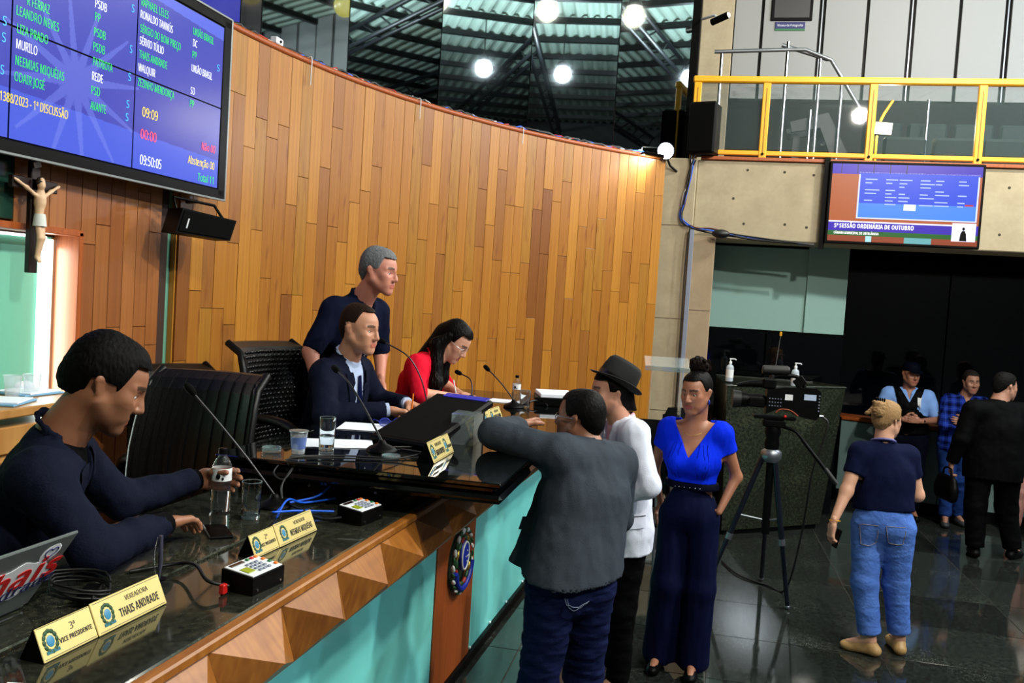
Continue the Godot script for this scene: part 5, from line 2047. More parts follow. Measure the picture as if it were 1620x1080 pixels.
func loose_cable(called, label, pts: Array, r: float, m: Material):
	var o: Vector3 = pts[0]
	var t = thing(called, label, "cable", o)
	var q := []
	for p in pts:
		q.append(p - o)
	var k := S.new()
	k.tube(spline(q, 6), r, 6)
	k.done("cord", m, t)
	return t

func build_desk_things():
	var dirn := Vector3(0.047, 0, -1).normalized()
	name_plate("large brass name plate lettered THAIS ANDRADE at the near end of the desk", Vector3(-1.245, FRONT_Y, -1.535), Vector3(0.02, 0, -0.36), 0.155, 0.235, 0.075, "VEREADORA", "THAIS ANDRADE", "VICE PRESIDENTE", "3ª")
	name_plate("brass name plate lettered NEEMIAS MIQUÉIAS beside the first voting terminal", Vector3(-1.20, FRONT_Y, -2.33), Vector3(0.03, 0, -0.34), 0.13, 0.225, 0.072, "VEREADOR", "NEEMIAS MIQUÉIAS", "VICE PRESIDENTE", "2ª")
	vote_terminal("voting terminal with keypad in front of the large near name plate", Vector3(-1.095, FRONT_Y, -2.12), -0.15)
	vote_terminal("voting terminal with keypad under the edge of the president's desk", Vector3(-1.09, FRONT_Y, -2.87), -0.2)
	water_bottle("clear water bottle with white label held by the seated man", Vector3(-1.545, DESK_Y, -2.73))
	tumbler("empty straight glass standing on the granite between bottle and microphone", Vector3(-1.415, DESK_Y, -2.70))
	gooseneck("gooseneck microphone on the granite beside the empty glass", Vector3(-1.42, DESK_Y, -2.88), Vector3(-1.72, 1.735, -2.83), Vector3(-0.01, 0.03, 0))
	# laptop seen from behind
	var l = thing("laptop", "grey laptop with a red and white sticker on its lid", "laptop", Vector3(-1.495, DESK_Y, -1.59))
	var x := Vector3(0.03, 0, -1).normalized()
	l.basis = Basis(x, Vector3.UP, x.cross(Vector3.UP))
	var lid := Basis(Vector3.RIGHT, 0.62)
	var k := S.new()
	k.rbox(Vector3(0, 0.009, -0.11), Vector3(0.34, 0.016, 0.23), 0.005)
	k.done("base", M.alu, l)
	k = S.new()
	k.xf = Transform3D(lid, Vector3(0, 0.014, 0.01))
	k.rbox(Vector3(0, 0.115, 0), Vector3(0.34, 0.23, 0.008), 0.003)
	var ld := k.done("lid", M.alu, l)
	k = S.new()
	k.xf = Transform3D(lid, Vector3(0, 0.014, 0.01))
	var blob := []
	for i in 40:
		var a := TAU * i / 40.0
		blob.append(Vector2(0.045 + cos(a) * (0.105 + 0.006 * sin(a * 7.0)), 0.115 + sin(a) * (0.058 + 0.006 * sin(a * 9.0))))
	k.prism(PackedVector2Array(blob), 0.0045, 0.0055)
	k.ball(Vector3(0.11, 0.185, 0.005), Vector3(0.03, 0.028, 0.0008), Basis.IDENTITY, 14, 6)
	var st := k.done("sticker", M.white, ld)
	var TX := Transform3D(lid, Vector3(0, 0.014, 0.01))
	letters(st, "lettering", "Thais", TX * Transform3D(Basis(Vector3.BACK, 0.1), Vector3(0.045, 0.125, 0.0062)), 0.078, M.red, 1, 0.95, true)
	letters(st, "lettering", "andrade", TX * Transform3D(Basis(Vector3.BACK, 0.12), Vector3(0.075, 0.082, 0.0068)), 0.036, sm(Color(0.08, 0.09, 0.3), 0.5), 1, 1.1, false, true)
	k = S.new()
	k.xf = TX
	var heart := []
	for i in 31:
		var a := TAU * i / 30.0
		heart.append(Vector3(0.11 + 0.018 * pow(sin(a), 3) * 1.0, 0.187 + 0.0012 * (13.0 * cos(a) - 5.0 * cos(2 * a) - 2.0 * cos(3 * a) - cos(4 * a)), 0.0062))
	k.tube(heart, 0.0011, 5, false)
	k.done("heart_outline", sm(Color(0.1, 0.12, 0.4), 0.5), st)
	# power brick with coiled cord behind the laptop
	var pb = thing("power_adapter", "black laptop power adapter with coiled cord on the granite", "adapter", Vector3(-1.38, DESK_Y, -1.85))
	k = S.new()
	k.rbox(Vector3(0, 0.015, 0), Vector3(0.05, 0.03, 0.1), 0.008, Basis(Vector3.UP, 0.4))
	k.done("brick", M.black, pb)
	k = S.new()
	var coil := []
	for i in 60:
		var a := TAU * i / 15.0
		coil.append(Vector3(-0.03 + cos(a) * (0.075 + 0.008 * sin(i * 1.7)), 0.006 + 0.02 * absf(sin(a * 0.5)) + i * 0.0006, sin(a) * (0.06 + 0.006 * cos(i * 1.1))))
	k.tube(coil, 0.0032, 5)
	k.done("cord", M.cable_black, pb)
	# pen tower: steel lamp post (slim ball chain pen holder)
	var ph = thing("chained_pen", "slim metal pen standing upright with a bead chain behind the near name plate", "pen", Vector3(-1.325, DESK_Y, -2.045))
	k = S.new()
	k.tube([Vector3(0, 0, 0), Vector3(0, 0.004, 0)], 0.02, 12)
	k.done("foot", M.black, ph)
	k = S.new()
	k.tube([Vector3(0, 0.002, 0), Vector3(0.004, 0.05, 0.0), Vector3(0.002, 0.118, 0)], [0.0035, 0.006, 0.0055], 8)
	k.done("barrel", sm(Color(0.4, 0.4, 0.5), 0.3, 0.7), ph)
	k = S.new()
	for i in 26:
		k.ball(Vector3(-0.004 - 0.008 * sin(PI * i / 25.0), 0.112 - i * 0.0042, 0.005), Vector3.ONE * 0.0021, Basis.IDENTITY, 6, 4)
	k.done("bead_chain", M.steel, ph)
	# phone under the man's hand
	var mp = thing("smartphone", "black smartphone lying on the granite under the seated man's hand", "phone", Vector3(-1.42, DESK_Y, -2.5), 0.7)
	k = S.new()
	k.rbox(Vector3(0, 0.004, 0), Vector3(0.072, 0.008, 0.15), 0.003)
	k.done("case", M.black, mp)
	k = S.new()
	k.rbox(Vector3(0, 0.0084, 0), Vector3(0.066, 0.001, 0.142), 0.0004)
	k.done("screen_glass", M.black_gloss, mp)
	var lf = thing("leaflet", "white leaflet with a red mark at the near corner of the granite", "paper", Vector3(-1.15, FRONT_Y, -1.36), 0.2)
	k = S.new()
	k.rbox(Vector3(0, 0.001, 0), Vector3(0.16, 0.002, 0.2), 0.0005)
	k.done("sheet", M.paper, lf)
	k = S.new()
	k.box(Vector3(0.02, 0.0024, -0.02), Vector3(0.06, 0.0006, 0.08))
	k.done("red_print", M.red, lf)
	# cables
	loose_cable("blue_cable", "bright blue network cable looping over the granite from under the president's desk", [Vector3(-1.28, 1.43, -3.1), Vector3(-1.30, 1.385, -2.99), Vector3(-1.38, DESK_Y + 0.01, -2.90), Vector3(-1.36, DESK_Y + 0.01, -2.78), Vector3(-1.33, DESK_Y + 0.03, -2.70), Vector3(-1.29, DESK_Y + 0.012, -2.82), Vector3(-1.2, FRONT_Y + 0.01, -2.9)], 0.0042, M.cable_blue)
	loose_cable("blue_cable", "second blue network cable crossing beside the microphone foot", [Vector3(-1.26, DESK_Y + 0.01, -3.05), Vector3(-1.33, DESK_Y + 0.012, -2.93), Vector3(-1.35, DESK_Y + 0.04, -2.84), Vector3(-1.33, DESK_Y + 0.008, -2.72)], 0.004, M.cable_blue)
	loose_cable("black_cable", "black cable from the near voting terminal curling back over the granite", [Vector3(-1.12, FRONT_Y + 0.02, -2.04), Vector3(-1.17, FRONT_Y + 0.035, -2.02), Vector3(-1.24, DESK_Y + 0.04, -2.08), Vector3(-1.33, DESK_Y + 0.015, -2.14), Vector3(-1.42, DESK_Y + 0.006, -2.06)], 0.0048, M.cable_black)
	loose_cable("black_cable", "black cable from the far voting terminal towards the microphone", [Vector3(-1.13, FRONT_Y + 0.02, -2.80), Vector3(-1.2, FRONT_Y + 0.012, -2.78), Vector3(-1.3, DESK_Y + 0.012, -2.84), Vector3(-1.38, DESK_Y + 0.01, -2.9)], 0.0048, M.cable_black)
	var rc = thing("red_plug", "small red connector at the side of the near voting terminal", "connector", Vector3(-1.13, FRONT_Y, -2.03))
	k = S.new()
	k.rbox(Vector3(0, 0.015, 0), Vector3(0.016, 0.026, 0.02), 0.003)
	k.done("body", M.red, rc)

func build_slab_things():
	var Y := SLAB_Y
	cup_of_water("clear plastic water cup with blue print and foil lid on the president's desk", Vector3(-1.46, Y, -3.14), 0.9)
	tumbler("half full water glass on the president's desk beside the foil lidded cup", Vector3(-1.40, Y, -3.27), 0.13, 0.42)
	gooseneck("gooseneck microphone bending towards the man in the dark suit", Vector3(-1.20, Y, -3.36), Vector3(-1.47, 1.79, -3.52), Vector3(-0.02, 0.06, 0.0))
	gooseneck("gooseneck microphone standing between the suited man and the woman in red", Vector3(-1.40, Y, -4.62), Vector3(-1.66, 1.86, -4.62), Vector3(0.05, 0.05, 0))
	gooseneck("short gooseneck microphone in front of the woman in red", Vector3(-1.30, Y, -5.2), Vector3(-1.39, 1.66, -5.28), Vector3(0.03, 0.03, 0))
	gooseneck("gooseneck microphone beside the far water bottle", Vector3(-1.02, Y, -5.14), Vector3(-1.20, 1.70, -5.22), Vector3(-0.01, 0.03, 0))
	water_bottle("clear water bottle at the far end of the president's desk", Vector3(-1.045, Y, -5.32), 0.8)
	tumbler("empty glass beside the far water bottle", Vector3(-0.965, Y, -5.2), 0.1)
	name_plate("brass name plate lettered SÉRGIO DO BOM PREÇO on the president's desk", Vector3(-0.935, Y, -3.21), Vector3(-0.0, 0, -0.36), 0.19, 0.1, 0.085, "VEREADOR", "SÉRGIO DO BOM PREÇO", "PRESIDENTE", "", true)
	name_plate("small brass name plate in front of the man in the grey blazer", Vector3(-0.985, Y, -4.30), Vector3(0.02, 0, -0.3), 0.09, 0.2, 0.075, "VEREADOR", "RONALDO TANNÚS", "SECRETÁRIO", "1º")
	# tilted monitor on a wedge stand
	var t = thing("tilted_monitor", "flat black monitor lying tilted on a wedge stand with a lit blue edge", "monitor", Vector3(-1.06, Y, -3.82))
	var mdir := Vector3(0.32, 0, -0.95).normalized()
	t.basis = Basis(mdir, Vector3.UP, mdir.cross(Vector3.UP))
	var k := S.new()
	k.xf = Transform3D(Basis(Vector3.RIGHT, 0.0) * Basis(Vector3.BACK, 0.30), Vector3(-0.08, 0.085, -0.02))
	k.rbox(Vector3(0, 0, 0), Vector3(0.52, 0.035, 0.32), 0.01)
	k.done("casing", M.black, t)
	k = S.new()
	k.xf = Transform3D(Basis(Vector3.BACK, 0.30), Vector3(-0.08, 0.085, -0.02))
	k.rbox(Vector3(0, 0.018, 0), Vector3(0.48, 0.002, 0.28), 0.0005)
	k.done("screen_glass", M.black_matte, t)
	k = S.new()
	k.xf = Transform3D(Basis(Vector3.BACK, 0.30), Vector3(-0.08, 0.085, -0.02))
	k.rbox(Vector3(0.245, 0.0195, 0.02), Vector3(0.04, 0.004, 0.24), 0.001)
	k.done("blue_strip", glow(Color(0.08, 0.1, 0.75), 0.7), t)
	k = S.new()
	k.prism(PackedVector2Array([Vector2(-0.2, 0.0), Vector2(0.16, 0.0), Vector2(0.16, 0.125), Vector2(0.0, 0.095), Vector2(-0.2, 0.035)]), -0.13, 0.1)
	k.done("stand", M.black, t)
	# clear acrylic box in front of the monitor
	var ab = thing("acrylic_box", "clear acrylic ballot box beside the monitor stand", "box", Vector3(-0.955, Y, -3.78), 0.05)
	for e in [[Vector3(0, 0.065, 0.1), Vector3(0.1, 0.13, 0.004)], [Vector3(0, 0.065, -0.1), Vector3(0.1, 0.13, 0.004)], [Vector3(0.05, 0.065, 0), Vector3(0.004, 0.13, 0.2)], [Vector3(-0.05, 0.065, 0), Vector3(0.004, 0.13, 0.2)], [Vector3(0, 0.132, 0), Vector3(0.104, 0.004, 0.204)]]:
		k = S.new()
		k.box(e[0], e[1])
		k.done("wall_sheet", M.acrylic, ab)
	# papers and small things
	for e in [["white sheet under the half full glass", Vector3(-1.42, Y, -3.42), 0.4, 0.3, 0.2], ["white sheet with a pair of glasses before the suited man", Vector3(-1.42, Y, -3.92), 0.2, 0.36, 0.22], ["white sheet to the right of the monitor before the woman in red", Vector3(-1.19, Y, -4.78), 0.1, 0.24, 0.3], ["white sheet behind the far water bottle", Vector3(-1.12, Y, -5.4), 0.0, 0.22, 0.18], ["white sheet that the woman in red writes on", Vector3(-1.36, Y, -5.1), 0.0, 0.22, 0.3], ["folded white sheet under the monitor edge", Vector3(-1.12, Y, -4.2), 0.5, 0.12, 0.2]]:
		var p = thing("paper_sheet", e[0], "paper", e[1], e[2], "papers on the president's desk")
		k = S.new()
		k.rbox(Vector3(0, 0.0012, 0), Vector3(e[3], 0.002, e[4]), 0.0005)
		k.done("sheet", M.paper, p)
	var bk = thing("paper_stack", "stack of white papers in a black tray at the far end of the president's desk", "papers", Vector3(-0.83, Y, -5.5), 0.2)
	k = S.new()
	k.rbox(Vector3(0, 0.025, 0), Vector3(0.26, 0.05, 0.3), 0.005)
	k.done("tray", M.black, bk)
	k = S.new()
	k.rbox(Vector3(0, 0.062, 0), Vector3(0.22, 0.026, 0.28), 0.004, Basis(Vector3.UP, 0.1))
	k.done("sheets", M.paper, bk)
	var gl = thing("eyeglasses", "dark framed eyeglasses lying on a sheet before the suited man", "glasses", Vector3(-1.38, Y + 0.003, -3.98), 0.6)
	k = S.new()
	for s in [-1.0, 1.0]:
		var ring := []
		for i in 17:
			var a := TAU * i / 16.0
			ring.append(Vector3(s * 0.033 + cos(a) * 0.026, 0.02 + sin(a) * 0.02, 0))
		k.tube(ring, 0.0022, 5, false)
		k.tube([Vector3(s * 0.06, 0.025, 0), Vector3(s * 0.062, 0.02, -0.1), Vector3(s * 0.06, 0.003, -0.13)], 0.002, 5)
	k.tube([Vector3(-0.008, 0.024, 0), Vector3(0.008, 0.024, 0)], 0.002, 5)
	k.done("frame", M.blue, gl)
	k = S.new()
	for s in [-1.0, 1.0]:
		k.ball(Vector3(s * 0.033, 0.02, 0), Vector3(0.025, 0.019, 0.001), Basis.IDENTITY, 12, 6)
	k.done("lenses", glass(Color(0.2, 0.25, 0.6), 0.4), gl)
	var ti = thing("glass_ashtray", "small cut glass dish at the near corner of the president's desk", "dish", Vector3(-1.56, Y, -3.12))
	k = S.new()
	k.lathe([Vector2(0.03, 0.0), Vector2(0.036, 0.003), Vector2(0.038, 0.02), Vector2(0.034, 0.02), Vector2(0.03, 0.008), Vector2(0.001, 0.007)], Vector3.ZERO, 14)
	k.done("dish", M.clear_edge, ti)
	var t2 = thing("glass_ashtray", "small cut glass dish beside the microphone foot on the president's desk", "dish", Vector3(-1.11, Y, -3.22))
	k = S.new()
	k.lathe([Vector2(0.03, 0.0), Vector2(0.036, 0.003), Vector2(0.038, 0.016), Vector2(0.034, 0.016), Vector2(0.03, 0.008), Vector2(0.001, 0.007)], Vector3.ZERO, 14)
	k.done("dish", M.clear_edge, t2)
	loose_cable("black_cable", "thin dark cable looping from the microphone over the edge of the president's desk", [Vector3(-1.14, Y + 0.004, -3.42), Vector3(-1.0, Y + 0.01, -3.36), Vector3(-0.98, Y + 0.03, -3.28), Vector3(-1.1, Y + 0.006, -3.18), Vector3(-1.3, Y + 0.006, -3.10), Vector3(-1.43, Y + 0.005, -3.02), Vector3(-1.47, Y - 0.04, -2.965), Vector3(-1.42, Y - 0.06, -2.95), Vector3(-1.40, Y + 0.003, -3.02), Vector3(-1.42, 1.43, -2.94), Vector3(-1.4, 1.38, -2.9)], 0.0036, M.cable_grey)
	loose_cable("black_cable", "thin dark cable lying along the president's desk behind the microphone", [Vector3(-1.24, Y + 0.004, -3.4), Vector3(-1.1, Y + 0.004, -3.5), Vector3(-0.99, Y + 0.015, -3.4), Vector3(-1.02, Y + 0.004, -3.26), Vector3(-1.3, Y + 0.004, -3.16), Vector3(-1.45, Y + 0.004, -3.05)], 0.0034, M.cable_grey)
	loose_cable("black_cable", "black cable at the far end of the president's desk behind the bottle", [Vector3(-0.98, Y + 0.006, -5.16), Vector3(-0.93, Y + 0.03, -5.3), Vector3(-0.88, Y + 0.02, -5.36), Vector3(-0.84, Y + 0.006, -5.3)], 0.005, M.cable_black)
	for e in [["white pen in the hand of the woman in red", Vector3(-1.375, 1.555, -5.12), Vector3(-0.02, 0.11, 0.03)], ["wooden pencil in the hand of the man in the dark suit", Vector3(-1.395, 1.545, -4.33), Vector3(0.005, 0.11, 0.0)]]:
		var pn = thing("pen", e[0], "pen", e[1])
		k = S.new()
		k.tube([-e[2] * 0.25, e[2] * 0.75], 0.0042, 8)
		k.done("barrel", M.white_plastic if "white" in e[0] else M.orange, pn)
		k = S.new()
		k.tube([-e[2] * 0.25, -e[2] * 0.36], [0.004, 0.0008], 8)
		k.done("nib", M.black, pn)

# ---------------------------------------------------------------- hall: tribune, counter, camera, lectern
func build_hall_things():
	# green-black granite tribune, wider above than below
	var tr = thing("granite_tribune", "dark green granite tribune block with sloping sides behind the video camera", "tribune", Vector3(0.9, 0, -9.0))
	var k := S.new()
	var b0 := [Vector3(0.40, 0.05, -8.62), Vector3(1.40, 0.05, -9.36), Vector3(1.1, 0.05, -9.9), Vector3(0.28, 0.05, -9.9)]
	var b1 := [Vector3(0.36, 1.43, -8.8), Vector3(1.52, 1.47, -9.2), Vector3(1.3, 1.45, -9.9), Vector3(0.28, 1.45, -9.9)]
	var cen := Vector3(0.85, 0.75, -9.4)
	var o := tr.position as Vector3
	for i in 4:
		var j := (i + 1) % 4
		k.quad(b0[i] - o, b0[j] - o, b1[j] - o, b1[i] - o, (b0[i] + b1[j]) * 0.5 - cen)
	k.quad(b0[0] - o, b0[1] - o, b0[2] - o, b0[3] - o, Vector3.DOWN)
	k.quad(b1[0] - o, b1[1] - o, b1[2] - o, b1[3] - o, Vector3.UP)
	k.done("block", M.granite_green, tr)
	k = S.new()
	for i in 3:
		k.tube([b1[i] - o + Vector3(0, 0.004, 0), b1[(i + 1)] - o + Vector3(0, 0.004, 0)], 0.009, 6)
	k.done("top_edge", sm(Color(0.2, 0.22, 0.19), 0.2), tr)
	k = S.new()
	k.quad(Vector3(0.42, 0.001, -8.66) - o, Vector3(1.36, 0.001, -9.36) - o, Vector3(1.36, 0.06, -9.36) - o, Vector3(0.42, 0.06, -8.66) - o, Vector3(0.3, 0, 1))
	k.box(Vector3(0.85, 0.03, -9.55) - o, Vector3(0.8, 0.06, 0.6))
	k.done("plinth", M.black, tr)
	# hand gel bottles
	for e in [["white hand gel pump bottle on the tribune behind the woman in blue", Vector3(0.39, 1.452, -9.15)], ["white hand gel pump bottle on the tribune right of the video camera", Vector3(1.03, 1.452, -9.2)]]:
		var g = thing("gel_bottle", e[0], "bottle", e[1], 0.0, "hand gel pump bottles")
		k = S.new()
		k.lathe([Vector2(0.034, 0.0), Vector2(0.038, 0.006), Vector2(0.038, 0.14), Vector2(0.03, 0.16), Vector2(0.014, 0.17), Vector2(0.014, 0.18)], Vector3.ZERO, 16)
		k.done("body", glass(Color(0.85, 0.9, 0.95), 0.6, 0.1), g)
		k = S.new()
		k.lathe([Vector2(0.0385, 0.04), Vector2(0.0385, 0.12)], Vector3.ZERO, 16, false)
		k.done("paper_label", M.white, g)
		k = S.new()
		k.lathe([Vector2(0.016, 0.178), Vector2(0.016, 0.2), Vector2(0.006, 0.205), Vector2(0.006, 0.225)], Vector3.ZERO, 12)
		k.tube([Vector3(-0.01, 0.228, 0), Vector3(0.045, 0.228, 0), Vector3(0.055, 0.218, 0)], 0.007, 6)
		k.done("pump", M.white_plastic, g)
	# acrylic lectern
	var le = thing("acrylic_lectern", "clear acrylic reading desk behind the woman in blue", "lectern", Vector3(-0.2, 0, -7.6), 0.1)
	k = S.new()
	k.rbox(Vector3(0, 1.69, 0), Vector3(0.38, 0.01, 0.3), 0.002, Basis(Vector3.RIGHT, 0.22))
	k.done("reading_plate", M.acrylic, le)
	k = S.new()
	k.rbox(Vector3(0, 1.64, 0.14), Vector3(0.38, 0.04, 0.008), 0.002)
	k.done("stop_lip", M.clear_edge, le)
	for s in [-1.0, 1.0]:
		k = S.new()
		k.rbox(Vector3(s * 0.13, 0.84, 0), Vector3(0.01, 1.66, 0.22), 0.002)
		k.done("side_sheet", M.acrylic, le)
	k = S.new()
	k.rbox(Vector3(0, 0.012, 0), Vector3(0.44, 0.024, 0.36), 0.005)
	k.done("foot", M.acrylic, le)
	# dark chairs behind the woman in blue
	for e in [["black chair with rounded back behind the woman's shoulder, left one", Vector3(-0.28, 0, -7.1), 0.5], ["black chair with rounded back behind the woman's shoulder, right one", Vector3(0.05, 0, -8.2), 0.2]]:
		var c = thing("visitor_chair", e[0], "chair", e[1], e[2], "black chairs behind the woman in blue")
		k = S.new()
		k.rbox(Vector3(0, 0.46, 0), Vector3(0.44, 0.06, 0.44), 0.02)
		k.done("seat", M.black, c)
		var sh := S.new()
		var rings := []
		for j in 7:
			var ring := []
			for i in 13:
				var a := PI * (0.12 + 0.76 * i / 12.0)
				ring.append(Vector3(cos(a) * 0.27, 0.62 + j * 0.1 - (0.06 if (i < 2 or i > 10) and j > 4 else 0.0), -sin(a) * 0.2 - j * 0.012))
			rings.append(ring)
		sh.ring_faces(rings, false, false)
		sh.done("backrest", M.black, c)
		for s in [[-1, -1], [1, -1], [-1, 1], [1, 1]]:
			k = S.new()
			k.tube([Vector3(s[0] * 0.19, 0.44, s[1] * 0.19), Vector3(s[0] * 0.22, 0.0, s[1] * 0.22)], 0.012, 6)
			k.done("leg", M.dull_steel, c)
		k = S.new()
		k.tube([Vector3(-0.2, 0.46, -0.2), Vector3(-0.2, 0.68, -0.22)], 0.012, 6)
		k.done("back_post", M.dull_steel, c)
		k = S.new()
		k.tube([Vector3(0.2, 0.46, -0.2), Vector3(0.2, 0.68, -0.22)], 0.012, 6)
		k.done("back_post", M.dull_steel, c)
	build_tv_camera()
	# reception counter
	var rc = thing("reception_counter", "long reception counter with pale grey-green panels, wooden ledge and black end", "counter", Vector3(2.6, 0, -10.75))
	var pts := [Vector3(1.74, 0, -11.05), Vector3(2.82, 0, -10.62), Vector3(4.1, 0, -10.3), Vector3(5.6, 0, -10.1), Vector3(7.2, 0, -10.1)]
	o = rc.position
	for i in pts.size() - 1:
		var a: Vector3 = pts[i]
		var b: Vector3 = pts[i + 1]
		var xd := (b - a).normalized()
		var out := xd.cross(Vector3.UP)
		if out.z < 0.0:
			out = -out
		var L := a.distance_to(b)
		var mid := (a + b) * 0.5 - o
		var B := Basis(xd, Vector3.UP, xd.cross(Vector3.UP))
		put(rc, "front_panel", slab_mesh(Vector3(L - 0.01, 0.82, 0.03), 0.003), M.counter_panel, Transform3D(B, mid + Vector3(0, 0.54, 0)))
		put(rc, "plinth", slab_mesh(Vector3(L, 0.12, 0.04), 0.003), M.black, Transform3D(B, mid + Vector3(0, 0.06, 0) - out * 0.01))
		put(rc, "wooden_ledge", slab_mesh(Vector3(L + 0.04, 0.045, 0.34), 0.008), M.wood_red, Transform3D(B, mid + Vector3(0, 0.985, 0) - out * 0.13))
		put(rc, "inner_body", slab_mesh(Vector3(L, 0.95, 0.2), 0.003), M.black, Transform3D(B, mid + Vector3(0, 0.48, 0) - out * 0.14))
	k = S.new()
	k.rbox(Vector3(1.70, 0.5, -11.1) - o, Vector3(0.06, 1.0, 0.34), 0.005, Basis(Vector3.UP, 0.4))
	k.done("black_end", M.black_gloss, rc)

func build_tv_camera():
	# tripod
	var t = thing("camera_tripod", "black tripod with spread legs carrying the video camera", "tripod", Vector3(0.63, 0, -6.75))
	var top := Vector3(0, 1.12, 0)
	var feet := [Vector3(0.19, 0.0, 0.09), Vector3(-0.42, 0.0, 0.05), Vector3(0.05, 0.0, -0.55)]
	for i in 3:
		var k := S.new()
		var f: Vector3 = feet[i]
		var a := top + Vector3(f.x, 0, f.z) * 0.12
		k.tube([a, a.lerp(f, 0.55)], 0.021, 8)
		k.tube([a.lerp(f, 0.5), f + Vector3(0, 0.02, 0)], 0.0165, 8)
		var lg := k.done("leg", M.tripod_tube, t)
		k = S.new()
		k.tube([a.lerp(f, 0.55), a.lerp(f, 0.59)], 0.026, 8)
		k.done("leg_lock", M.dull_steel, lg)
		k = S.new()
		k.ball(f + Vector3(0, 0.018, 0), Vector3(0.02, 0.018, 0.02), Basis.IDENTITY, 8, 6)
		k.done("rubber_foot", M.dull_steel, lg)
		k = S.new()
		k.tube([a.lerp(f, 0.42), Vector3(0, 0.62, 0)], 0.008, 6)
		k.done("spreader", M.dull_steel, lg)
	var k := S.new()
	k.lathe([Vector2(0.05, 1.06), Vector2(0.075, 1.09), Vector2(0.075, 1.14), Vector2(0.045, 1.16)], Vector3.ZERO, 14)
	k.done("crown", M.dull_steel, t)
	k = S.new()
	k.tube([Vector3(0, 0.52, 0), Vector3(0, 1.15, 0)], 0.03, 10)
	k.done("centre_column", M.black, t)
	k = S.new()
	k.lathe([Vector2(0.05, 1.16), Vector2(0.055, 1.2), Vector2(0.045, 1.24), Vector2(0.06, 1.28), Vector2(0.05, 1.33)], Vector3.ZERO, 14)
	k.rbox(Vector3(0, 1.35, 0), Vector3(0.16, 0.05, 0.11), 0.008)
	k.done("fluid_head", M.black, t)
	k = S.new()
	k.tube(spline([Vector3(0.07, 1.33, 0.02), Vector3(0.15, 1.31, 0.05), Vector3(0.21, 1.25, 0.07)], 4), 0.012, 8)
	k.tube([Vector3(0.2, 1.26, 0.065), Vector3(0.44, 0.98, 0.14)], 0.014, 8)
	k.done("pan_handle", M.black, t)
	k = S.new()
	k.tube([Vector3(0.37, 1.065, 0.115), Vector3(0.455, 0.965, 0.145)], 0.018, 8)
	k.done("handle_grip", M.rubber, t)
	# camera
	var c = thing("video_camera", "black shoulder video camera with viewfinder on the tripod", "video camera", Vector3(0.63, 1.40, -6.75), 0.06)
	k = S.new()
	k.rbox(Vector3(0.0, -0.005, 0), Vector3(0.3, 0.025, 0.1), 0.006)
	k.done("mounting_plate", M.black, c)
	k = S.new()
	k.prism(PackedVector2Array([Vector2(-0.07, 0.02), Vector2(0.0, 0.055), Vector2(0.09, 0.055), Vector2(0.15, 0.02), Vector2(0.29, 0.0), Vector2(0.31, 0.03), Vector2(0.31, 0.21), Vector2(0.27, 0.235), Vector2(0.05, 0.225), Vector2(-0.07, 0.2)]), -0.06, 0.06)
	k.done("body", M.black, c)
	k = S.new()
	k.tube(spline([Vector3(0.0, 0.035, 0.062), Vector3(0.03, 0.062, 0.062), Vector3(0.1, 0.06, 0.062), Vector3(0.16, 0.022, 0.062)], 5), 0.006, 6)
	k.done("shoulder_pad_trim", sm(Color(0.5, 0.2, 0.08), 0.6), c)
	k = S.new()
	k.box(Vector3(0.235, 0.165, 0.061), Vector3(0.085, 0.042, 0.003))
	k.done("side_display", sm(Color(0.68, 0.74, 0.85), 0.3), c)
	k = S.new()
	k.box(Vector3(0.085, 0.155, 0.061), Vector3(0.055, 0.042, 0.003))
	var lb := k.done("white_label", M.white, c)
	k = S.new()
	for r in 3:
		for q in 5:
			k.rbox(Vector3(-0.05 + q * 0.02, 0.085 + r * 0.026, 0.062), Vector3(0.01, 0.008, 0.004), 0.002)
	for q in 6:
		k.rbox(Vector3(0.3, 0.07 + q * 0.022, 0.062), Vector3(0.01, 0.01, 0.004), 0.002)
	k.done("buttons", M.key_grey, c)
	k = S.new()
	k.tube([Vector3(-0.07, 0.11, 0), Vector3(-0.1, 0.11, 0), Vector3(-0.12, 0.11, 0), Vector3(-0.2, 0.11, 0), Vector3(-0.21, 0.11, 0), Vector3(-0.26, 0.11, 0)], [0.035, 0.05, 0.052, 0.05, 0.058, 0.06], 18)
	var lens := k.done("lens_barrel", M.black, c)
	k = S.new()
	k.tube([Vector3(-0.25, 0.11, 0), Vector3(-0.31, 0.11, 0)], [0.062, 0.068], 18)
	k.done("lens_hood", M.rubber, lens)
	k = S.new()
	k.rbox(Vector3(-0.14, 0.1, 0.06), Vector3(0.12, 0.07, 0.03), 0.01)
	k.done("zoom_grip", M.black, lens)
	k = S.new()
	k.tube(spline([Vector3(-0.03, 0.2, 0), Vector3(-0.02, 0.29, 0), Vector3(0.04, 0.305, 0), Vector3(0.14, 0.305, 0), Vector3(0.19, 0.25, 0), Vector3(0.2, 0.22, 0)], 5), 0.015, 8)
	k.done("carry_handle", M.black, c)
	k = S.new()
	k.rbox(Vector3(0.16, 0.27, 0.02), Vector3(0.08, 0.07, 0.03), 0.006, Basis(Vector3.BACK, 0.7))
	k.done("audio_box", M.black, c)
	k = S.new()
	k.rbox(Vector3(-0.06, 0.245, 0.03), Vector3(0.1, 0.08, 0.08), 0.014)
	k.tube([Vector3(-0.1, 0.24, 0.03), Vector3(-0.19, 0.235, 0.03), Vector3(-0.29, 0.215, 0.03)], [0.03, 0.024, 0.012], 10)
	k.done("viewfinder", M.black, c)
	k = S.new()
	k.tube([Vector3(-0.11, 0.34, 0.0), Vector3(-0.1, 0.34, 0.0), Vector3(0.07, 0.345, 0.0), Vector3(0.085, 0.345, 0.0)], [0.028, 0.036, 0.036, 0.026], 12)
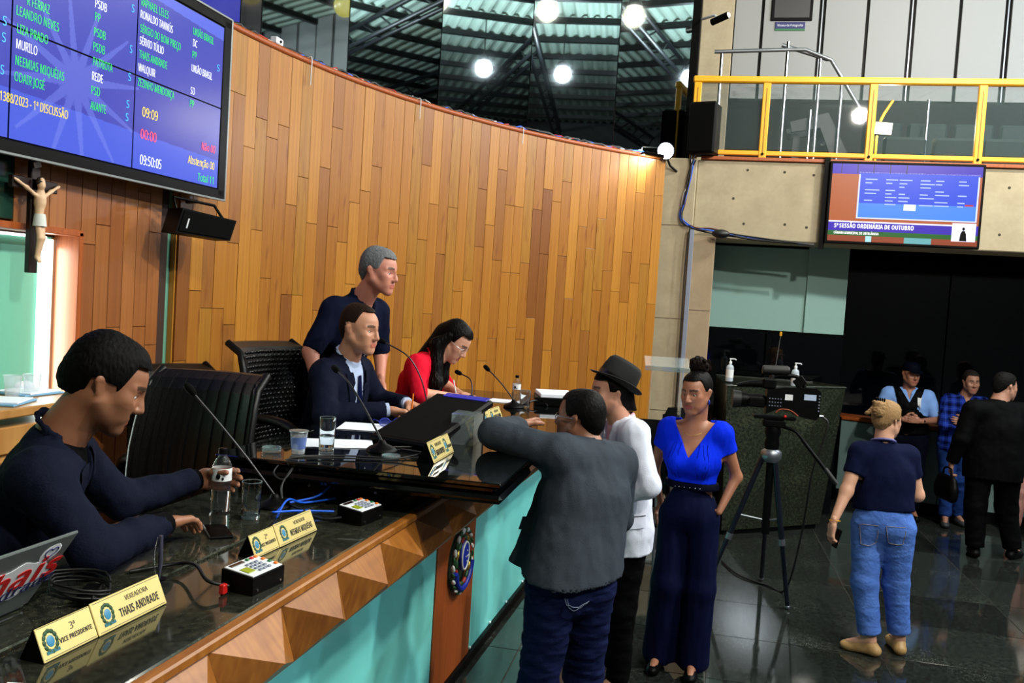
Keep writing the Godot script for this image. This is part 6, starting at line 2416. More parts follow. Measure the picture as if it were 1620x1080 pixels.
	k.tube([Vector3(-0.05, 0.25, 0), Vector3(-0.03, 0.31, 0)], 0.02, 8)
	k.done("microphone_muff", M.rubber, c)
	k = S.new()
	k.ball(Vector3(0.07, 0.012, 0.055), Vector3(0.012, 0.012, 0.008), Basis.IDENTITY, 8, 6)
	k.done("red_button", M.red, c)
	k = S.new()
	k.tube([Vector3(0.305, 0.03, 0.02), Vector3(0.345, 0.028, 0.02)], 0.012, 8)
	k.done("plug", M.steel, c)
	loose_cable("camera_cable", "black camera cable hanging from the plug and trailing on the floor", [Vector3(0.97, 1.425, -6.75), Vector3(1.01, 1.38, -6.74), Vector3(0.98, 1.22, -6.74), Vector3(0.93, 1.0, -6.76), Vector3(0.9, 0.5, -6.85), Vector3(0.84, 0.05, -7.0), Vector3(0.72, 0.012, -7.15), Vector3(0.5, 0.012, -7.35), Vector3(0.38, 0.012, -7.7)], 0.008, M.cable_black)
	# antenna with yellow tag behind the camera
	var an = thing("thin_antenna", "thin upright wire with a yellow tag before the black booth window", "antenna", Vector3(0.86, 1.455, -9.6))
	k = S.new()
	k.tube([Vector3(0, 0, 0), Vector3(0.04, 0.5, 0)], 0.004, 6)
	k.done("wire", M.dull_steel, an)
	k = S.new()
	k.rbox(Vector3(0.04, 0.5, 0), Vector3(0.025, 0.045, 0.012), 0.004)
	k.done("yellow_tag", M.yellow_paint, an)

# ---------------------------------------------------------------- people
var _jobs := []      # [fields, tints, parent, name, material, origin]

func job(fields: Array, parent: Node, called: String, m: Material, origin: Vector3, tints := []):
	_jobs.append([fields, tints, parent, called, m, origin])

func finish_people():
	var every := []
	for j in _jobs:
		for f in j[0]:
			every.append(f)
	var id := WorkerThreadPool.add_group_task(func(i): every[i].run(), every.size())
	WorkerThreadPool.wait_for_group_task_completion(id)
	for j in _jobs:
		put(j[2], j[3], fields_mesh(j[0], j[5], j[1]), j[4])

func fold_noise(f: Field, amp: float, scale := Vector3(11, 7, 11), seed_ := 1):
	var n := FastNoiseLite.new()
	n.seed = seed_
	n.frequency = 1.0
	n.noise_type = FastNoiseLite.TYPE_SIMPLEX_SMOOTH
	n.fractal_octaves = 2
	f.nz = n
	f.namp = amp
	f.nscale = scale

static func lin(c: Color) -> Color:
	return c.srgb_to_linear()

# ------------- head
func head_basis(f: Vector3, roll := 0.0) -> Basis:
	var z := f.normalized()
	var x := Vector3.UP.cross(z).normalized()
	var y := z.cross(x)
	return Basis(x, y, z) * Basis(Vector3.BACK, roll)

func head_field(c: Vector3, b: Basis, s: float, cell: float, neck: Vector3, o := {}) -> Field:
	var F := Field.new(cell)
	var P := func(x, y, z): return c + b * (Vector3(x, y, z) * s)
	var w: float = o.get("wide", 1.0)
	var jaw: float = o.get("jaw", 1.0)
	F.ell(P.call(0, 0.04, -0.012), Vector3(0.074 * w, 0.082, 0.096) * s, b, 0.02 * s)
	F.ell(P.call(0, -0.022, 0.026), Vector3(0.057 * w, 0.085, 0.062) * s, b, 0.03 * s)
	F.cap(P.call(0, 0.045, 0.05), P.call(0, 0.0, 0.05), 0.042 * s, 0.042 * s, 0.03 * s)
	for q in [-1.0, 1.0]:
		F.cap(P.call(q * 0.052 * jaw * w, -0.04, 0.0), P.call(q * 0.018 * jaw, -0.095, 0.068), 0.02 * s, 0.016 * s, 0.03 * s)
		F.cap(P.call(q * 0.04 * w, -0.015, 0.06), P.call(q * 0.03, -0.055, 0.068), 0.022 * s, 0.018 * s, 0.03 * s)
		F.cap(P.call(q * 0.012, 0.028, 0.085), P.call(q * 0.045 * w, 0.026, 0.066), 0.011 * s, 0.01 * s, 0.014 * s)
		F.cap(P.call(q * 0.01, -0.033, 0.1), P.call(q * 0.013, -0.032, 0.094), 0.009 * s, 0.008 * s, 0.008 * s)
		# ear: rim and lobe
		F.cap(P.call(q * 0.077 * w, 0.014, -0.016), P.call(q * 0.072 * w, -0.016, -0.006), 0.0165 * s, 0.011 * s, 0.006 * s, b * Vector3(1, 0, q * 0.45).normalized(), 0.42)
	F.cap(P.call(0, -0.098, 0.072), P.call(0, -0.092, 0.07), 0.017 * s, 0.017 * s, 0.03 * s)
	F.cap(P.call(0, 0.018, 0.093), P.call(0, -0.028, 0.112), 0.008 * s, 0.0115 * s, 0.012 * s)
	F.cap(P.call(-0.018, -0.0595, 0.0895), P.call(0.018, -0.0595, 0.0895), 0.0065 * s, 0.0065 * s, 0.008 * s)
	F.cap(P.call(-0.014, -0.0705, 0.089), P.call(0.014, -0.0705, 0.089), 0.0075 * s, 0.0075 * s, 0.008 * s)
	for q in [-1.0, 1.0]:
		F.dents.append([P.call(q * 0.026, 0.006, 0.104), P.call(q * 0.04, 0.004, 0.094), 0.0155 * s, 0.014 * s, 0.014 * s])
		F.dents.append([P.call(q * 0.087 * w, 0.008, -0.008), P.call(q * 0.085 * w, -0.006, -0.006), 0.007 * s, 0.006 * s, 0.006 * s])
	F.dents.append([P.call(-0.02, -0.0648, 0.0985), P.call(0.02, -0.0648, 0.0975), 0.0028 * s, 0.0028 * s, 0.003 * s])
	F.cap(P.call(0, -0.05, -0.02), neck, 0.056 * s * o.get("neck", 1.0), 0.066 * s * o.get("neck", 1.0), 0.03)
	F.late = F.A.size()
	for q in [-1.0, 1.0]:
		F.cap(P.call(q * 0.019, 0.0125, 0.0815), P.call(q * 0.044, 0.0115, 0.0735), 0.0068 * s, 0.0068 * s, 0.004 * s)
		F.cap(P.call(q * 0.019, -0.0068, 0.0805), P.call(q * 0.044, -0.0058, 0.073), 0.0062 * s, 0.0062 * s, 0.004 * s)
	return F

func head_tint(c: Vector3, b: Basis, s: float, skin: Color, o := {}) -> Callable:
	var inv := b.inverse()
	var lip: Color = lin(o.get("lip", skin.lerp(Color(0.62, 0.22, 0.2), 0.45)))
	var brow: Color = lin(o.get("brow", Color(0.08, 0.05, 0.04)))
	var beard: Color = lin(o.get("beard", skin))
	var ba: float = o.get("stubble", 0.0)
	var sk := lin(skin)
	return func(p):
		var q: Vector3 = inv * (p - c) / s
		var col := sk
		if ba > 0.0 and q.z > -0.01 and q.y < -0.028 - maxf(0.0, 0.045 - q.z) * 0.3 and q.y > -0.13:
			col = col.lerp(beard, ba)
		if absf(q.x) < 0.023 and q.y > -0.078 and q.y < -0.053 and q.z > 0.078:
			col = lip
		if q.z > 0.05 and absf(q.x) > 0.011 and absf(q.x) < 0.053 and absf(q.y - 0.0325 + absf(absf(q.x) - 0.03) * 0.12) < 0.0062:
			col = col.lerp(brow, 0.85)
		if q.z > 0.064 and absf(q.x) > 0.017 and absf(q.x) < 0.047 and q.y > 0.0055 and q.y < 0.0095:
			col = col.lerp(brow, 0.6)
		return col

func eyes(parent: Node, c: Vector3, b: Basis, s: float, origin: Vector3, look := Vector3(0, 0, 1), iris := Color(0.09, 0.05, 0.03)):
	for q in [-1.0, 1.0]:
		var e := S.new()
		var p := c + b * (Vector3(q * 0.0315, 0.0032, 0.0731) * s) - origin
		e.ball(p, Vector3.ONE * 0.0118 * s, Basis.IDENTITY, 12, 8)
		var w := e.done("eye", M.eye_white, parent)
		var i := S.new()
		i.ball(p + b * (look.normalized() * 0.0068 * s), Vector3.ONE * 0.0062 * s, Basis.IDENTITY, 10, 6)
		i.done("iris", sm(iris, 0.1), w)

# cropped hair: shell over the skull with a hairline; front = height of the hairline, temple = how far forward
func hair_field(c: Vector3, b: Basis, s: float, cell: float, o := {}) -> Field:
	var F := Field.new(cell)
	var P := func(x, y, z): return c + b * (Vector3(x, y, z) * s)
	var t: float = o.get("thick", 0.0)
	F.ell(P.call(0, 0.043, -0.014), Vector3(0.0775 + t, 0.085 + t, 0.1 + t) * s, b, 0.02)
	F.cap(P.call(0, 0.07 + t * 0.5, 0.03), P.call(0, 0.08 + t * 0.5, -0.03), (0.047 + t) * s, (0.05 + t) * s, 0.04 * s)
	F.cap(P.call(0, -0.01, -0.07), P.call(0, -0.045, -0.06), (0.043 + t) * s, 0.038 * s, 0.03 * s)
	var fr: float = o.get("front", 0.078)
	var tm: float = o.get("temple", 0.04)
	var nape: float = o.get("nape", -0.06)
	var X := b.x
	var Y := b.y
	var Z := b.z
	F.convex_cut([P.call(0, fr, 0.08), P.call(0, 0.03, tm)], [(Y + Z * 0.15).normalized(), (-Z + Y * 0.25).normalized()])
	F.convex_cut([P.call(0, 0.016, 0), P.call(0, 0, -0.04), P.call(0, 0, 0.028)], [Y, -Z, Z])
	F.convex_cut([P.call(0, -0.012, 0), P.call(0, 0, 0.02)], [Y, -Z])
	F.convex_cut([P.call(0, nape, 0)], [Y])
	fold_noise(F, o.get("rough", 0.005) * s * 0.55, Vector3(95, 40, 95) * o.get("grain", 1.0) / s, 7)
	return F

# ------------- hands
func hand_field(w: Vector3, d: Vector3, n: Vector3, side: float, curl: Array, cell := 0.004, s := 1.0, spread := 1.0, thumb := Vector3(0.55, 0.7, 0.35)) -> Field:
	d = d.normalized()
	n = (n - d * n.dot(d)).normalized()
	var l := d.cross(n) * side      # towards the thumb
	var F := Field.new(cell)
	F.cap(w - d * 0.02 * s, w + d * 0.03 * s, 0.026 * s, 0.027 * s, 0.015, n, 0.72)
	for q in [-0.026, -0.009, 0.009, 0.026]:
		F.cap(w + d * 0.02 * s + l * q * 0.7 * s, w + d * 0.088 * s + l * q * s, 0.0145 * s, 0.0115 * s, 0.012)
	var offs := [0.03, 0.0105, -0.0095, -0.0285]
	var lens := [0.072, 0.08, 0.074, 0.058]
	for i in 4:
		var c: float = curl[i] if i < curl.size() else curl[-1]
		var p: Vector3 = w + d * (0.09 - 0.004 * absf(i - 1.0)) * s + l * offs[i] * s
		var a: float = c * 0.55
		var fan: Vector3 = (d + l * (offs[i] * 4.0 * spread)).normalized()
		var r := 0.0098 * s * (0.88 if i == 3 else 1.0)
		for k in 3:
			var dir: Vector3 = fan * cos(a) + n * sin(a)
			var e: Vector3 = p + dir * lens[i] * s * [0.46, 0.3, 0.24][k]
			F.cap(p, e, r * (1.0 - 0.07 * k), r * (0.93 - 0.08 * k), 0.006)
			p = e
			a += c * 0.85
	var tb: Vector3 = w + d * 0.028 * s + l * 0.022 * s
	var t1: Vector3 = tb + (d * thumb.x + l * thumb.y + n * thumb.z).normalized() * 0.042 * s
	var t2: Vector3 = t1 + (d * (thumb.x + 0.5) + l * thumb.y * 0.55 + n * (thumb.z + 0.1)).normalized() * 0.033 * s
	var t3: Vector3 = t2 + (d * (thumb.x + 0.7) + l * thumb.y * 0.25 + n * (thumb.z + 0.15)).normalized() * 0.026 * s
	F.cap(tb, t1, 0.0155 * s, 0.0125 * s, 0.014)
	F.cap(t1, t2, 0.0125 * s, 0.011 * s, 0.006)
	F.cap(t2, t3, 0.011 * s, 0.009 * s, 0.005)
	return F

# ------------- body and clothes from joints
func torso(F: Field, j: Dictionary, off: float):
	var g: float = j.g
	var L: Vector3 = j.L
	var f: Vector3 = j.f
	var waist: Vector3 = j.pel.lerp(j.chest, 0.5)
	F.cap(j.pel - L * 0.055 * g, j.pel + L * 0.055 * g, 0.112 * g + off, 0.112 * g + off, 0.06, f, 0.88)
	F.cap(waist - L * 0.045 * g, waist + L * 0.045 * g, 0.102 * j.w + off, 0.102 * j.w + off, 0.08, f, 0.9)
	F.cap(j.chest - L * 0.065 * g, j.chest + L * 0.065 * g, 0.112 * g + off, 0.112 * g + off, 0.06, f, 0.88)
	F.cap(j.ls.lerp(j.rs, 0.08), j.rs.lerp(j.ls, 0.08), 0.062 * g + off, 0.062 * g + off, 0.06)
	F.cap(j.chest, j.neck - (j.neck - j.chest).normalized() * 0.04, 0.1 * g + off, 0.062 * g + off, 0.06)
	if j.has("belly"):
		F.cap(waist + f * j.belly, j.pel + f * j.belly * 0.7, 0.1 * g + off, 0.1 * g + off, 0.08)
	if j.has("bust"):
		for q in [-1.0, 1.0]:
			F.cap(j.chest + f * (0.075 * g + 0.01) + L * q * 0.062 - j.up * 0.015, j.chest + f * (0.085 * g + 0.012) + L * q * 0.06 - j.up * 0.03, j.bust + off, j.bust * 1.02 + off, 0.05)

func arm(F: Field, j: Dictionary, s: String, off: float, frac := 2.0):
	# frac: 1 = to the elbow, 2 = to the wrist
	var g: float = j.g * j.get("ag", 1.0)
	var sh: Vector3 = j[s + "s"]
	var el: Vector3 = j[s + "e"]
	var wr: Vector3 = j[s + "w"]
	var u := minf(frac, 1.0)
	F.cap(sh, sh.lerp(el, u), 0.053 * g + off, lerpf(0.053, 0.042, u) * g + off, 0.04)
	if frac > 1.0:
		var v := frac - 1.0
		F.cap(el, el.lerp(wr, v), 0.043 * g + off, lerpf(0.043, 0.027, v) * g + off, 0.025)

func legs(F: Field, j: Dictionary, off: float, off_knee: float, off_end: float, frac := 2.0):
	var g: float = j.get("lg", j.g)
	for s in ["l", "r"]:
		if not j.has(s + "k"):
			continue
		var hp: Vector3 = j[s + "h"]
		var kn: Vector3 = j[s + "k"]
		var an: Vector3 = j[s + "a"]
		F.cap(hp, kn, 0.088 * g + off, 0.055 * g + off_knee, 0.035)
		if frac > 1.0:
			F.cap(kn, kn.lerp(an, frac - 1.0), 0.055 * g + off_knee, 0.036 + off_end, 0.035)

func shoe(parent: Node, j: Dictionary, s: String, m: Material, origin: Vector3, w := 1.0, heel := 0.02):
	var an: Vector3 = j[s + "a"]
	var toe: Vector3 = j[s + "t"]
	var fl: float = origin.y
	var d := Vector3(toe.x - an.x, 0, toe.z - an.z).normalized()
	var hl := Vector3(an.x, fl + 0.035 * w, an.z) - d * 0.035
	var F := Field.new(0.006)
	F.cap(hl, Vector3(toe.x, fl + 0.03, toe.z) - d * 0.03, 0.036 * w, 0.036 * w, 0.02, Vector3.UP, 0.8)
	F.cap(hl + Vector3(0, 0.012, 0), Vector3(an.x, fl + 0.085, an.z), 0.034 * w, 0.036 * w, 0.03)
	F.cap(Vector3(an.x, fl + 0.07, an.z), Vector3(toe.x, fl + 0.028, toe.z) - d * 0.06, 0.034 * w, 0.032 * w, 0.03)
	F.plane_cut(Vector3(an.x, fl + 0.002, an.z), Vector3.DOWN)
	F.plane_cut(Vector3(an.x, fl + 0.1, an.z), Vector3.UP)
	job([F], parent, "shoe", m, origin)

func collar(F: Field, j: Dictionary, r: float, t: float, hb := 0.03, open := 0.0):
	# ring of cloth round the neck, higher behind
	var c: Vector3 = j.neck + j.up * 0.005
	var pts := []
	for i in 13:
		var a := PI * (0.5 + open) + (TAU - TAU * open) * i / 12.0
		var fz := sin(a)
		pts.append(c + j.L * cos(a) * r + j.f * fz * r + j.up * (hb * 0.5 - fz * hb * 0.7))
	for i in 12:
		F.cap(pts[i], pts[i + 1], t, t, 0.01)

func setup(j: Dictionary) -> Dictionary:
	j.up = (j.neck - j.pel).normalized()
	j.f = (j.f - j.up * j.f.dot(j.up)).normalized()
	j.L = j.up.cross(j.f).normalized()
	if not j.has("g"):
		j.g = 1.0
	if not j.has("w"):
		j.w = j.g
	if not j.has("chest"):
		j.chest = j.pel.lerp(j.neck, 0.66)
	for s in ["l", "r"]:
		if not j.has(s + "h"):
			j[s + "h"] = j.pel + j.L * (0.088 if s == "l" else -0.088) * j.g - j.up * 0.04
	return j

func person(label: String, base: Vector3, j: Dictionary, skin: Color, ho := {}, cell := 0.016) -> Node3D:
	# the continuous body: torso, limbs, neck and head in one mesh
	setup(j)
	var t = thing("person", label, "person", base)
	var body := Field.new(0.02)
	torso(body, j, -0.006)
	body.cap(j.neck - j.up * 0.03, j.head - j.up * 0.05, 0.058, 0.05, 0.03)
	for s in ["l", "r"]:
		arm(body, j, s, -0.004)
		if j.has(s + "k"):
			body.cap(j[s + "a"], j[s + "t"] - (j[s + "t"] - j[s + "a"]).normalized() * 0.04, 0.035, 0.024, 0.02)
	legs(body, j, -0.008, -0.004, 0.0)
	var hs: float = j.get("hs", 1.0)
	var hb := head_basis(j.hf, j.get("roll", 0.0))
	j.hb = hb
	var hc: float = j.get("hcell", 0.0052)
	var flds := [body, head_field(j.head, hb, hs, hc, j.neck, ho)]
	var sk := lin(skin)
	var plain := func(_p): return sk
	var tints := [plain, head_tint(j.head, hb, hs, skin, ho)]
	if j.has("dark_neck"):
		pass
	for s in ["l", "r"]:
		if j.has(s + "d"):
			flds.append(hand_field(j[s + "w"], j[s + "d"], j[s + "n"], 1.0 if s == "r" else -1.0, j.get(s + "c", [0.5, 0.55, 0.6, 0.65]), j.get("dcell", 0.0045), j.get("ds", 1.0), 1.0, j.get(s + "th", Vector3(0.55, 0.7, 0.35))))
			tints.append(plain)
	# fine forearms where the skin shows
	if j.get("bare", false):
		var fa := Field.new(0.009)
		for s in ["l", "r"]:
			arm(fa, j, s, -0.004)
		flds.append(fa)
		tints.append(plain)
	if j.has("chest_skin"):
		var cs := Field.new(0.009)
		torso(cs, j, 0.0)
		cs.cap(j.neck - j.up * 0.03, j.head - j.up * 0.05, 0.058, 0.05, 0.03)
		cs.plane_cut(j.chest - j.up * 0.06, -j.up)
		flds.append(cs)
		tints.append(plain)
	job(flds, t, "body", M.skin, base, tints)
	eyes(t, j.head, hb, hs, base, j.get("look", Vector3(0, -0.1, 1)))
	return t

func jacket(t: Node, j: Dictionary, m: Material, base: Vector3, cell: float, off := 0.02, hem = null, flare := 0.03, vdeep := 0.0, amp := 0.006, called := "jacket", arms := 2.0) -> Field:
	var F := Field.new(cell)
	torso(F, j, off)
	for s in ["l", "r"]:
		arm(F, j, s, off * 0.8, arms)
		var a: Vector3 = j[s + "e"] if arms > 1.0 else j[s + "s"]
		var b: Vector3 = (j[s + "e"] as Vector3).lerp(j[s + "w"], arms - 1.0) if arms > 1.0 else (j[s + "s"] as Vector3).lerp(j[s + "e"], arms)
		var d := (b - a).normalized()
		F.cyl_cut(b - d * (0.0 if arms < 1.0 else 0.012), d, 0.075, 0.2)
	if hem != null:
		var hc: Vector3 = hem
		F.cap(j.pel.lerp(j.chest, 0.7) - j.L * 0.05 * j.g, hc - j.L * 0.045 * j.g - j.up * 0.1, 0.108 * j.g + off, 0.12 * j.g + off + flare, 0.06, j.f, 0.88)
		F.cap(j.pel.lerp(j.chest, 0.7) + j.L * 0.05 * j.g, hc + j.L * 0.045 * j.g - j.up * 0.1, 0.108 * j.g + off, 0.12 * j.g + off + flare, 0.06, j.f, 0.88)
		F.plane_cut(hc, -j.get("hem_n", j.up))
	if not j.has("no_collar"):
		collar(F, j, 0.068 * j.get("cn", 1.0), 0.0095, 0.03)
	F.cyl_cut(j.neck + j.up * 0.012 + j.f * 0.01, (j.head - j.neck).normalized(), 0.062 * j.get("cn", 1.0), 0.3)
	if vdeep > 0.0:
		F.wedge_cut(j.neck - j.up * vdeep + j.f * 0.2, j.f, j.up, 0.24, j.chest + j.f * 0.02)
	fold_noise(F, amp, j.get("folds", Vector3(11, 7, 11)), int(base.x * 100) + 3)
	job([F], t, called, m, base)
	return F

func trousers(t: Node, j: Dictionary, m: Material, base: Vector3, cell: float, off := 0.016, knee := 0.024, end := 0.034, top = null, amp := 0.006, called := "trousers", cut := 0.045) -> Field:
	var F := Field.new(cell)
	F.cap(j.pel - j.L * 0.055 * j.g, j.pel + j.L * 0.055 * j.g, 0.112 * j.g + off, 0.112 * j.g + off, 0.05, j.f, 0.9)
	F.cap(j.pel, j.pel + j.up * 0.12, 0.12 * j.w + off + 0.004, 0.118 * j.w + off + 0.004, 0.05, j.f, 0.88)
	legs(F, j, off, knee, end)
	for s in ["l", "r"]:
		if j.has(s + "k"):
			var d: Vector3 = (j[s + "a"] - j[s + "k"]).normalized()
			F.cyl_cut(j[s + "a"] + d * (0.0 - cut + 0.045), d, 0.14, 0.2)
	if top != null:
		F.plane_cut(Vector3(j.pel.x, top.y, j.pel.z), j.up)
	fold_noise(F, amp, j.get("pfolds", Vector3(9, 14, 9)), int(base.z * 100) + 5)
	job([F], t, called, m, base)
	return F

func lapels(t: Node, f: Field, j: Dictionary, m: Material, base: Vector3):
	for q in [-1.0, 1.0]:
		var c: Vector3 = j.neck - j.up * 0.15 + j.f * 0.11 + j.L * q * 0.078
		put(t, "lapel", patch(f, c, j.L, j.up, 0.075, 0.26, 0.006, 4, 8, func(s, v): return Vector2(s * (0.25 + 0.55 * (v + 1.0) * 0.5) + q * v * 0.55, v), base), m)

var flat := func(s, q): return Vector2(s, q)

func V(x: float, y: float, z: float) -> Vector3:
	return Vector3(x, y, z)

func glasses_on(t: Node, j: Dictionary, base: Vector3, m: Material):
	var hs: float = j.get("hs", 1.0)
	var P := func(x, y, z): return j.head + j.hb * (Vector3(x, y, z) * hs) - base
	var k := S.new()
	for q in [-1.0, 1.0]:
		var ring := []
		for i in 17:
			var a := TAU * i / 16.0
			ring.append(P.call(q * 0.033 + cos(a) * 0.024, 0.002 + sin(a) * 0.017, 0.1 - absf(q * 0.033 + cos(a) * 0.024) * 0.12))
		k.tube(ring, 0.0016, 5, false)
		k.tube([P.call(q * 0.057, 0.008, 0.092), P.call(q * 0.079, 0.012, 0.05), P.call(q * 0.083, 0.014, -0.01)], 0.0018, 5)
	k.tube([P.call(-0.009, 0.006, 0.1), P.call(0.009, 0.006, 0.1)], 0.0015, 5)
	k.done("eyeglasses", m, t)

func shirt_under(t: Node, j: Dictionary, m: Material, base: Vector3, called := "shirt") -> Field:
	var F := Field.new(0.01)
	torso(F, j, 0.007)
	if not j.has("no_collar"):
		collar(F, j, 0.062, 0.012, 0.035, 0.04)
	F.cyl_cut(j.neck + j.up * 0.02, (j.head - j.neck).normalized(), 0.056, 0.3)
	F.plane_cut(j.pel + j.up * 0.05, -j.up)
	for s in ["l", "r"]:
		var d: Vector3 = (j[s + "w"] - j[s + "e"]).normalized()
		var k := S.new()
		k.tube([j[s + "w"] - d * 0.05 - base, j[s + "w"] + d * 0.004 - base], [0.037, 0.035], 14)
		k.done("cuff", m, t)
	job([F], t, called, m, base)
	return F

func build_people():
	cast_dais()
	cast_hall()
	cast_far()

func cast_dais():
	# seated man with bottle, in profile
	var b := V(-1.88, DAIS, -2.1)
	var j := {"head": V(-1.575, 1.842, -2.135), "hf": V(0.74, -0.40, -0.56), "neck": V(-1.67, 1.70, -2.09), "chest": V(-1.765, 1.47, -2.09), "pel": V(-1.88, 1.14, -2.1), "f": V(0.85, 0, -0.5), "rs": V(-1.60, 1.615, -1.93), "ls": V(-1.79, 1.605, -2.28), "re": V(-1.475, 1.425, -1.99), "rw": V(-1.465, 1.432, -2.28), "rd": V(0.06, -0.10, -1.0), "rn": V(0.25, -1, 0.1), "rc": [0.42, 0.5, 0.55, 0.6], "le": V(-1.74, 1.43, -2.47), "lw": V(-1.632, 1.462, -2.718), "ld": V(0.85, 0, -0.5), "ln": V(0.5, 0, 0.85), "lc": [0.62, 0.62, 0.62, 0.62], "lth": V(0.6, 0.3, 0.9), "lk": V(-1.5, 1.06, -2.3), "la": V(-1.46, 0.68, -2.3), "lt": V(-1.28, 0.62, -2.36), "rk": V(-1.45, 1.06, -2.02), "ra": V(-1.42, 0.68, -2.05), "rt": V(-1.24, 0.62, -2.1), "g": 1.0, "hcell": 0.0042, "dcell": 0.0036, "look": V(0, -0.5, 1), "hs": 1.02}
	var t = person("man in a dark navy suit seated with a water bottle, looking down", b, j, Color(0.56, 0.37, 0.26), {"stubble": 0.3, "beard": Color(0.22, 0.15, 0.11), "jaw": 1.05})
	job([hair_field(j.head, j.hb, 1.02, 0.004, {"front": 0.083, "temple": 0.042, "thick": 0.005, "nape": -0.05, "rough": 0.004})], t, "hair", hair_mat(Color(0.025, 0.022, 0.022), 0.7), b)
	var navy := cloth(Color(0.075, 0.09, 0.15), 0.8, 0.15)
	j.cn = 1.05
	var mj := jacket(t, j, navy, b, 0.009, 0.02, null, 0.0, 0.3, 0.008)
	lapels(t, mj, j, navy, b)
	j.no_collar = true
	shirt_under(t, j, cloth(Color(0.03, 0.03, 0.04)), b)
	trousers(t, j, navy, b, 0.014)
	for s in ["l", "r"]:
		shoe(t, j, s, M.black, b)

	# suited man at the president's desk
	b = V(-1.92, PODIUM, -4.42)
	j = {"head": V(-1.71, 1.935, -4.345), "hf": V(0.97, -0.08, 0.2), "neck": V(-1.785, 1.772, -4.38), "chest": V(-1.83, 1.57, -4.39), "pel": V(-1.93, 1.27, -4.42), "f": V(0.98, 0, 0.12), "rs": V(-1.825, 1.70, -4.185), "ls": V(-1.785, 1.695, -4.575), "re": V(-1.745, 1.515, -4.05), "rw": V(-1.485, 1.548, -4.22), "rd": V(0.86, -0.12, -0.3), "rn": V(-0.1, -0.9, 0.4), "rc": [0.7, 0.75, 0.8, 0.85], "le": V(-1.70, 1.53, -4.68), "lw": V(-1.49, 1.545, -4.54), "ld": V(0.85, -0.1, 0.35), "ln": V(0, -1, 0), "lk": V(-1.52, 1.2, -4.55), "la": V(-1.55, 0.86, -4.55), "lt": V(-1.36, 0.79, -4.55), "rk": V(-1.52, 1.2, -4.3), "ra": V(-1.55, 0.86, -4.3), "rt": V(-1.36, 0.79, -4.3), "g": 1.06, "hs": 1.02}
	t = person("man in a dark navy suit and blue tie seated at the president's desk", b, j, Color(0.74, 0.52, 0.41), {"jaw": 1.1, "wide": 1.03, "brow": Color(0.2, 0.12, 0.08)})
	job([hair_field(j.head, j.hb, 1.02, 0.005, {"front": 0.098, "temple": 0.02, "thick": -0.001, "rough": 0.003})], t, "hair", hair_mat(Color(0.13, 0.08, 0.05), 0.6), b)
	var suit := cloth(Color(0.065, 0.08, 0.145), 0.75, 0.15)
	var sf := shirt_under(t, j, cloth(Color(0.68, 0.74, 0.86), 0.8, 0.1), b)
	lapels(t, jacket(t, j, suit, b, 0.011, 0.019, null, 0.0, 0.34, 0.006), j, suit, b)
	var tie := patch(sf, j.neck - j.up * 0.16 + j.f * 0.16, j.L, j.up, 0.075, 0.26, 0.007, 5, 9, func(s, q): return Vector2(s * (0.75 - 0.25 * q), q), b)
	put(t, "tie", tie, cloth(Color(0.03, 0.06, 0.2), 0.5, 0.1))
	trousers(t, j, suit, b, 0.016)
	for s in ["l", "r"]:
		shoe(t, j, s, M.black, b)

	# grey haired man standing behind
	b = V(-2.08, PODIUM, -4.85)
	j = {"head": V(-1.755, 2.25, -4.705), "hf": V(0.96, -0.1, 0.12), "neck": V(-1.865, 2.085, -4.745), "chest": V(-1.94, 1.88, -4.76), "pel": V(-2.08, 1.58, -4.83), "f": V(0.92, 0, 0.28), "rs": V(-1.955, 2.02, -4.56), "ls": V(-1.835, 2.02, -4.935), "re": V(-2.03, 1.79, -4.46), "rw": V(-1.93, 1.60, -4.36), "rd": V(0.5, -0.8, 0.2), "rn": V(0.2, -0.3, -0.8), "le": V(-1.83, 1.77, -5.01), "lw": V(-1.765, 1.62, -4.86), "ld": V(0.15, -1, 0.2), "ln": V(-0.5, 0.0, 0.8), "lk": V(-2.06, 1.15, -4.95), "la": V(-2.1, 0.83, -4.98), "lt": V(-1.92, 0.78, -4.95), "rk": V(-2.06, 1.15, -4.75), "ra": V(-2.1, 0.83, -4.76), "rt": V(-1.92, 0.78, -4.72), "g": 1.1, "w": 1.15, "bare": true, "hs": 1.02}
	t = person("man in a navy polo shirt standing bent behind the suited man", b, j, Color(0.76, 0.50, 0.42), {"jaw": 1.12, "wide": 1.05, "brow": Color(0.3, 0.24, 0.2)})
	job([hair_field(j.head, j.hb, 1.02, 0.005, {"front": 0.083, "temple": 0.036, "thick": 0.004, "rough": 0.006})], t, "hair", hair_mat(Color(0.42, 0.43, 0.44), 0.75), b)
	var polo := cloth(Color(0.06, 0.08, 0.16), 0.85, 0.1)
	var pf := jacket(t, j, polo, b, 0.011, 0.014, null, 0.0, 0.12, 0.006, "polo_shirt", 0.96)
	trousers(t, j, cloth(Color(0.02, 0.02, 0.03)), b, 0.018)
	for s in ["l", "r"]:
		shoe(t, j, s, M.black, b)
	var k := S.new()
	var lan := []
	for i in 9:
		lan.append(pf.snap(j.neck + j.f * 0.12 - j.up * (0.03 + 0.04 * i) - j.L * (0.05 - 0.005 * i), 0.006) - b)
	k.tube(lan, 0.004, 5)
	k.done("lanyard", M.black, t)
	put(t, "badge", patch(pf, j.neck + j.f * 0.16 - j.up * 0.38 - j.L * 0.01, j.L, j.up, 0.07, 0.1, 0.008, 3, 3, flat, b), M.white_plastic)
	k = S.new()
	for i in 7:
		k.ball(pf.snap(j.neck + j.f * 0.13 - j.up * (0.1 + 0.035 * i) - j.L * (0.02 * sin(i * 2.0)), 0.008) - b, Vector3.ONE * 0.006, Basis.IDENTITY, 6, 4)
	k.done("lanyard_beads", M.steel, t)

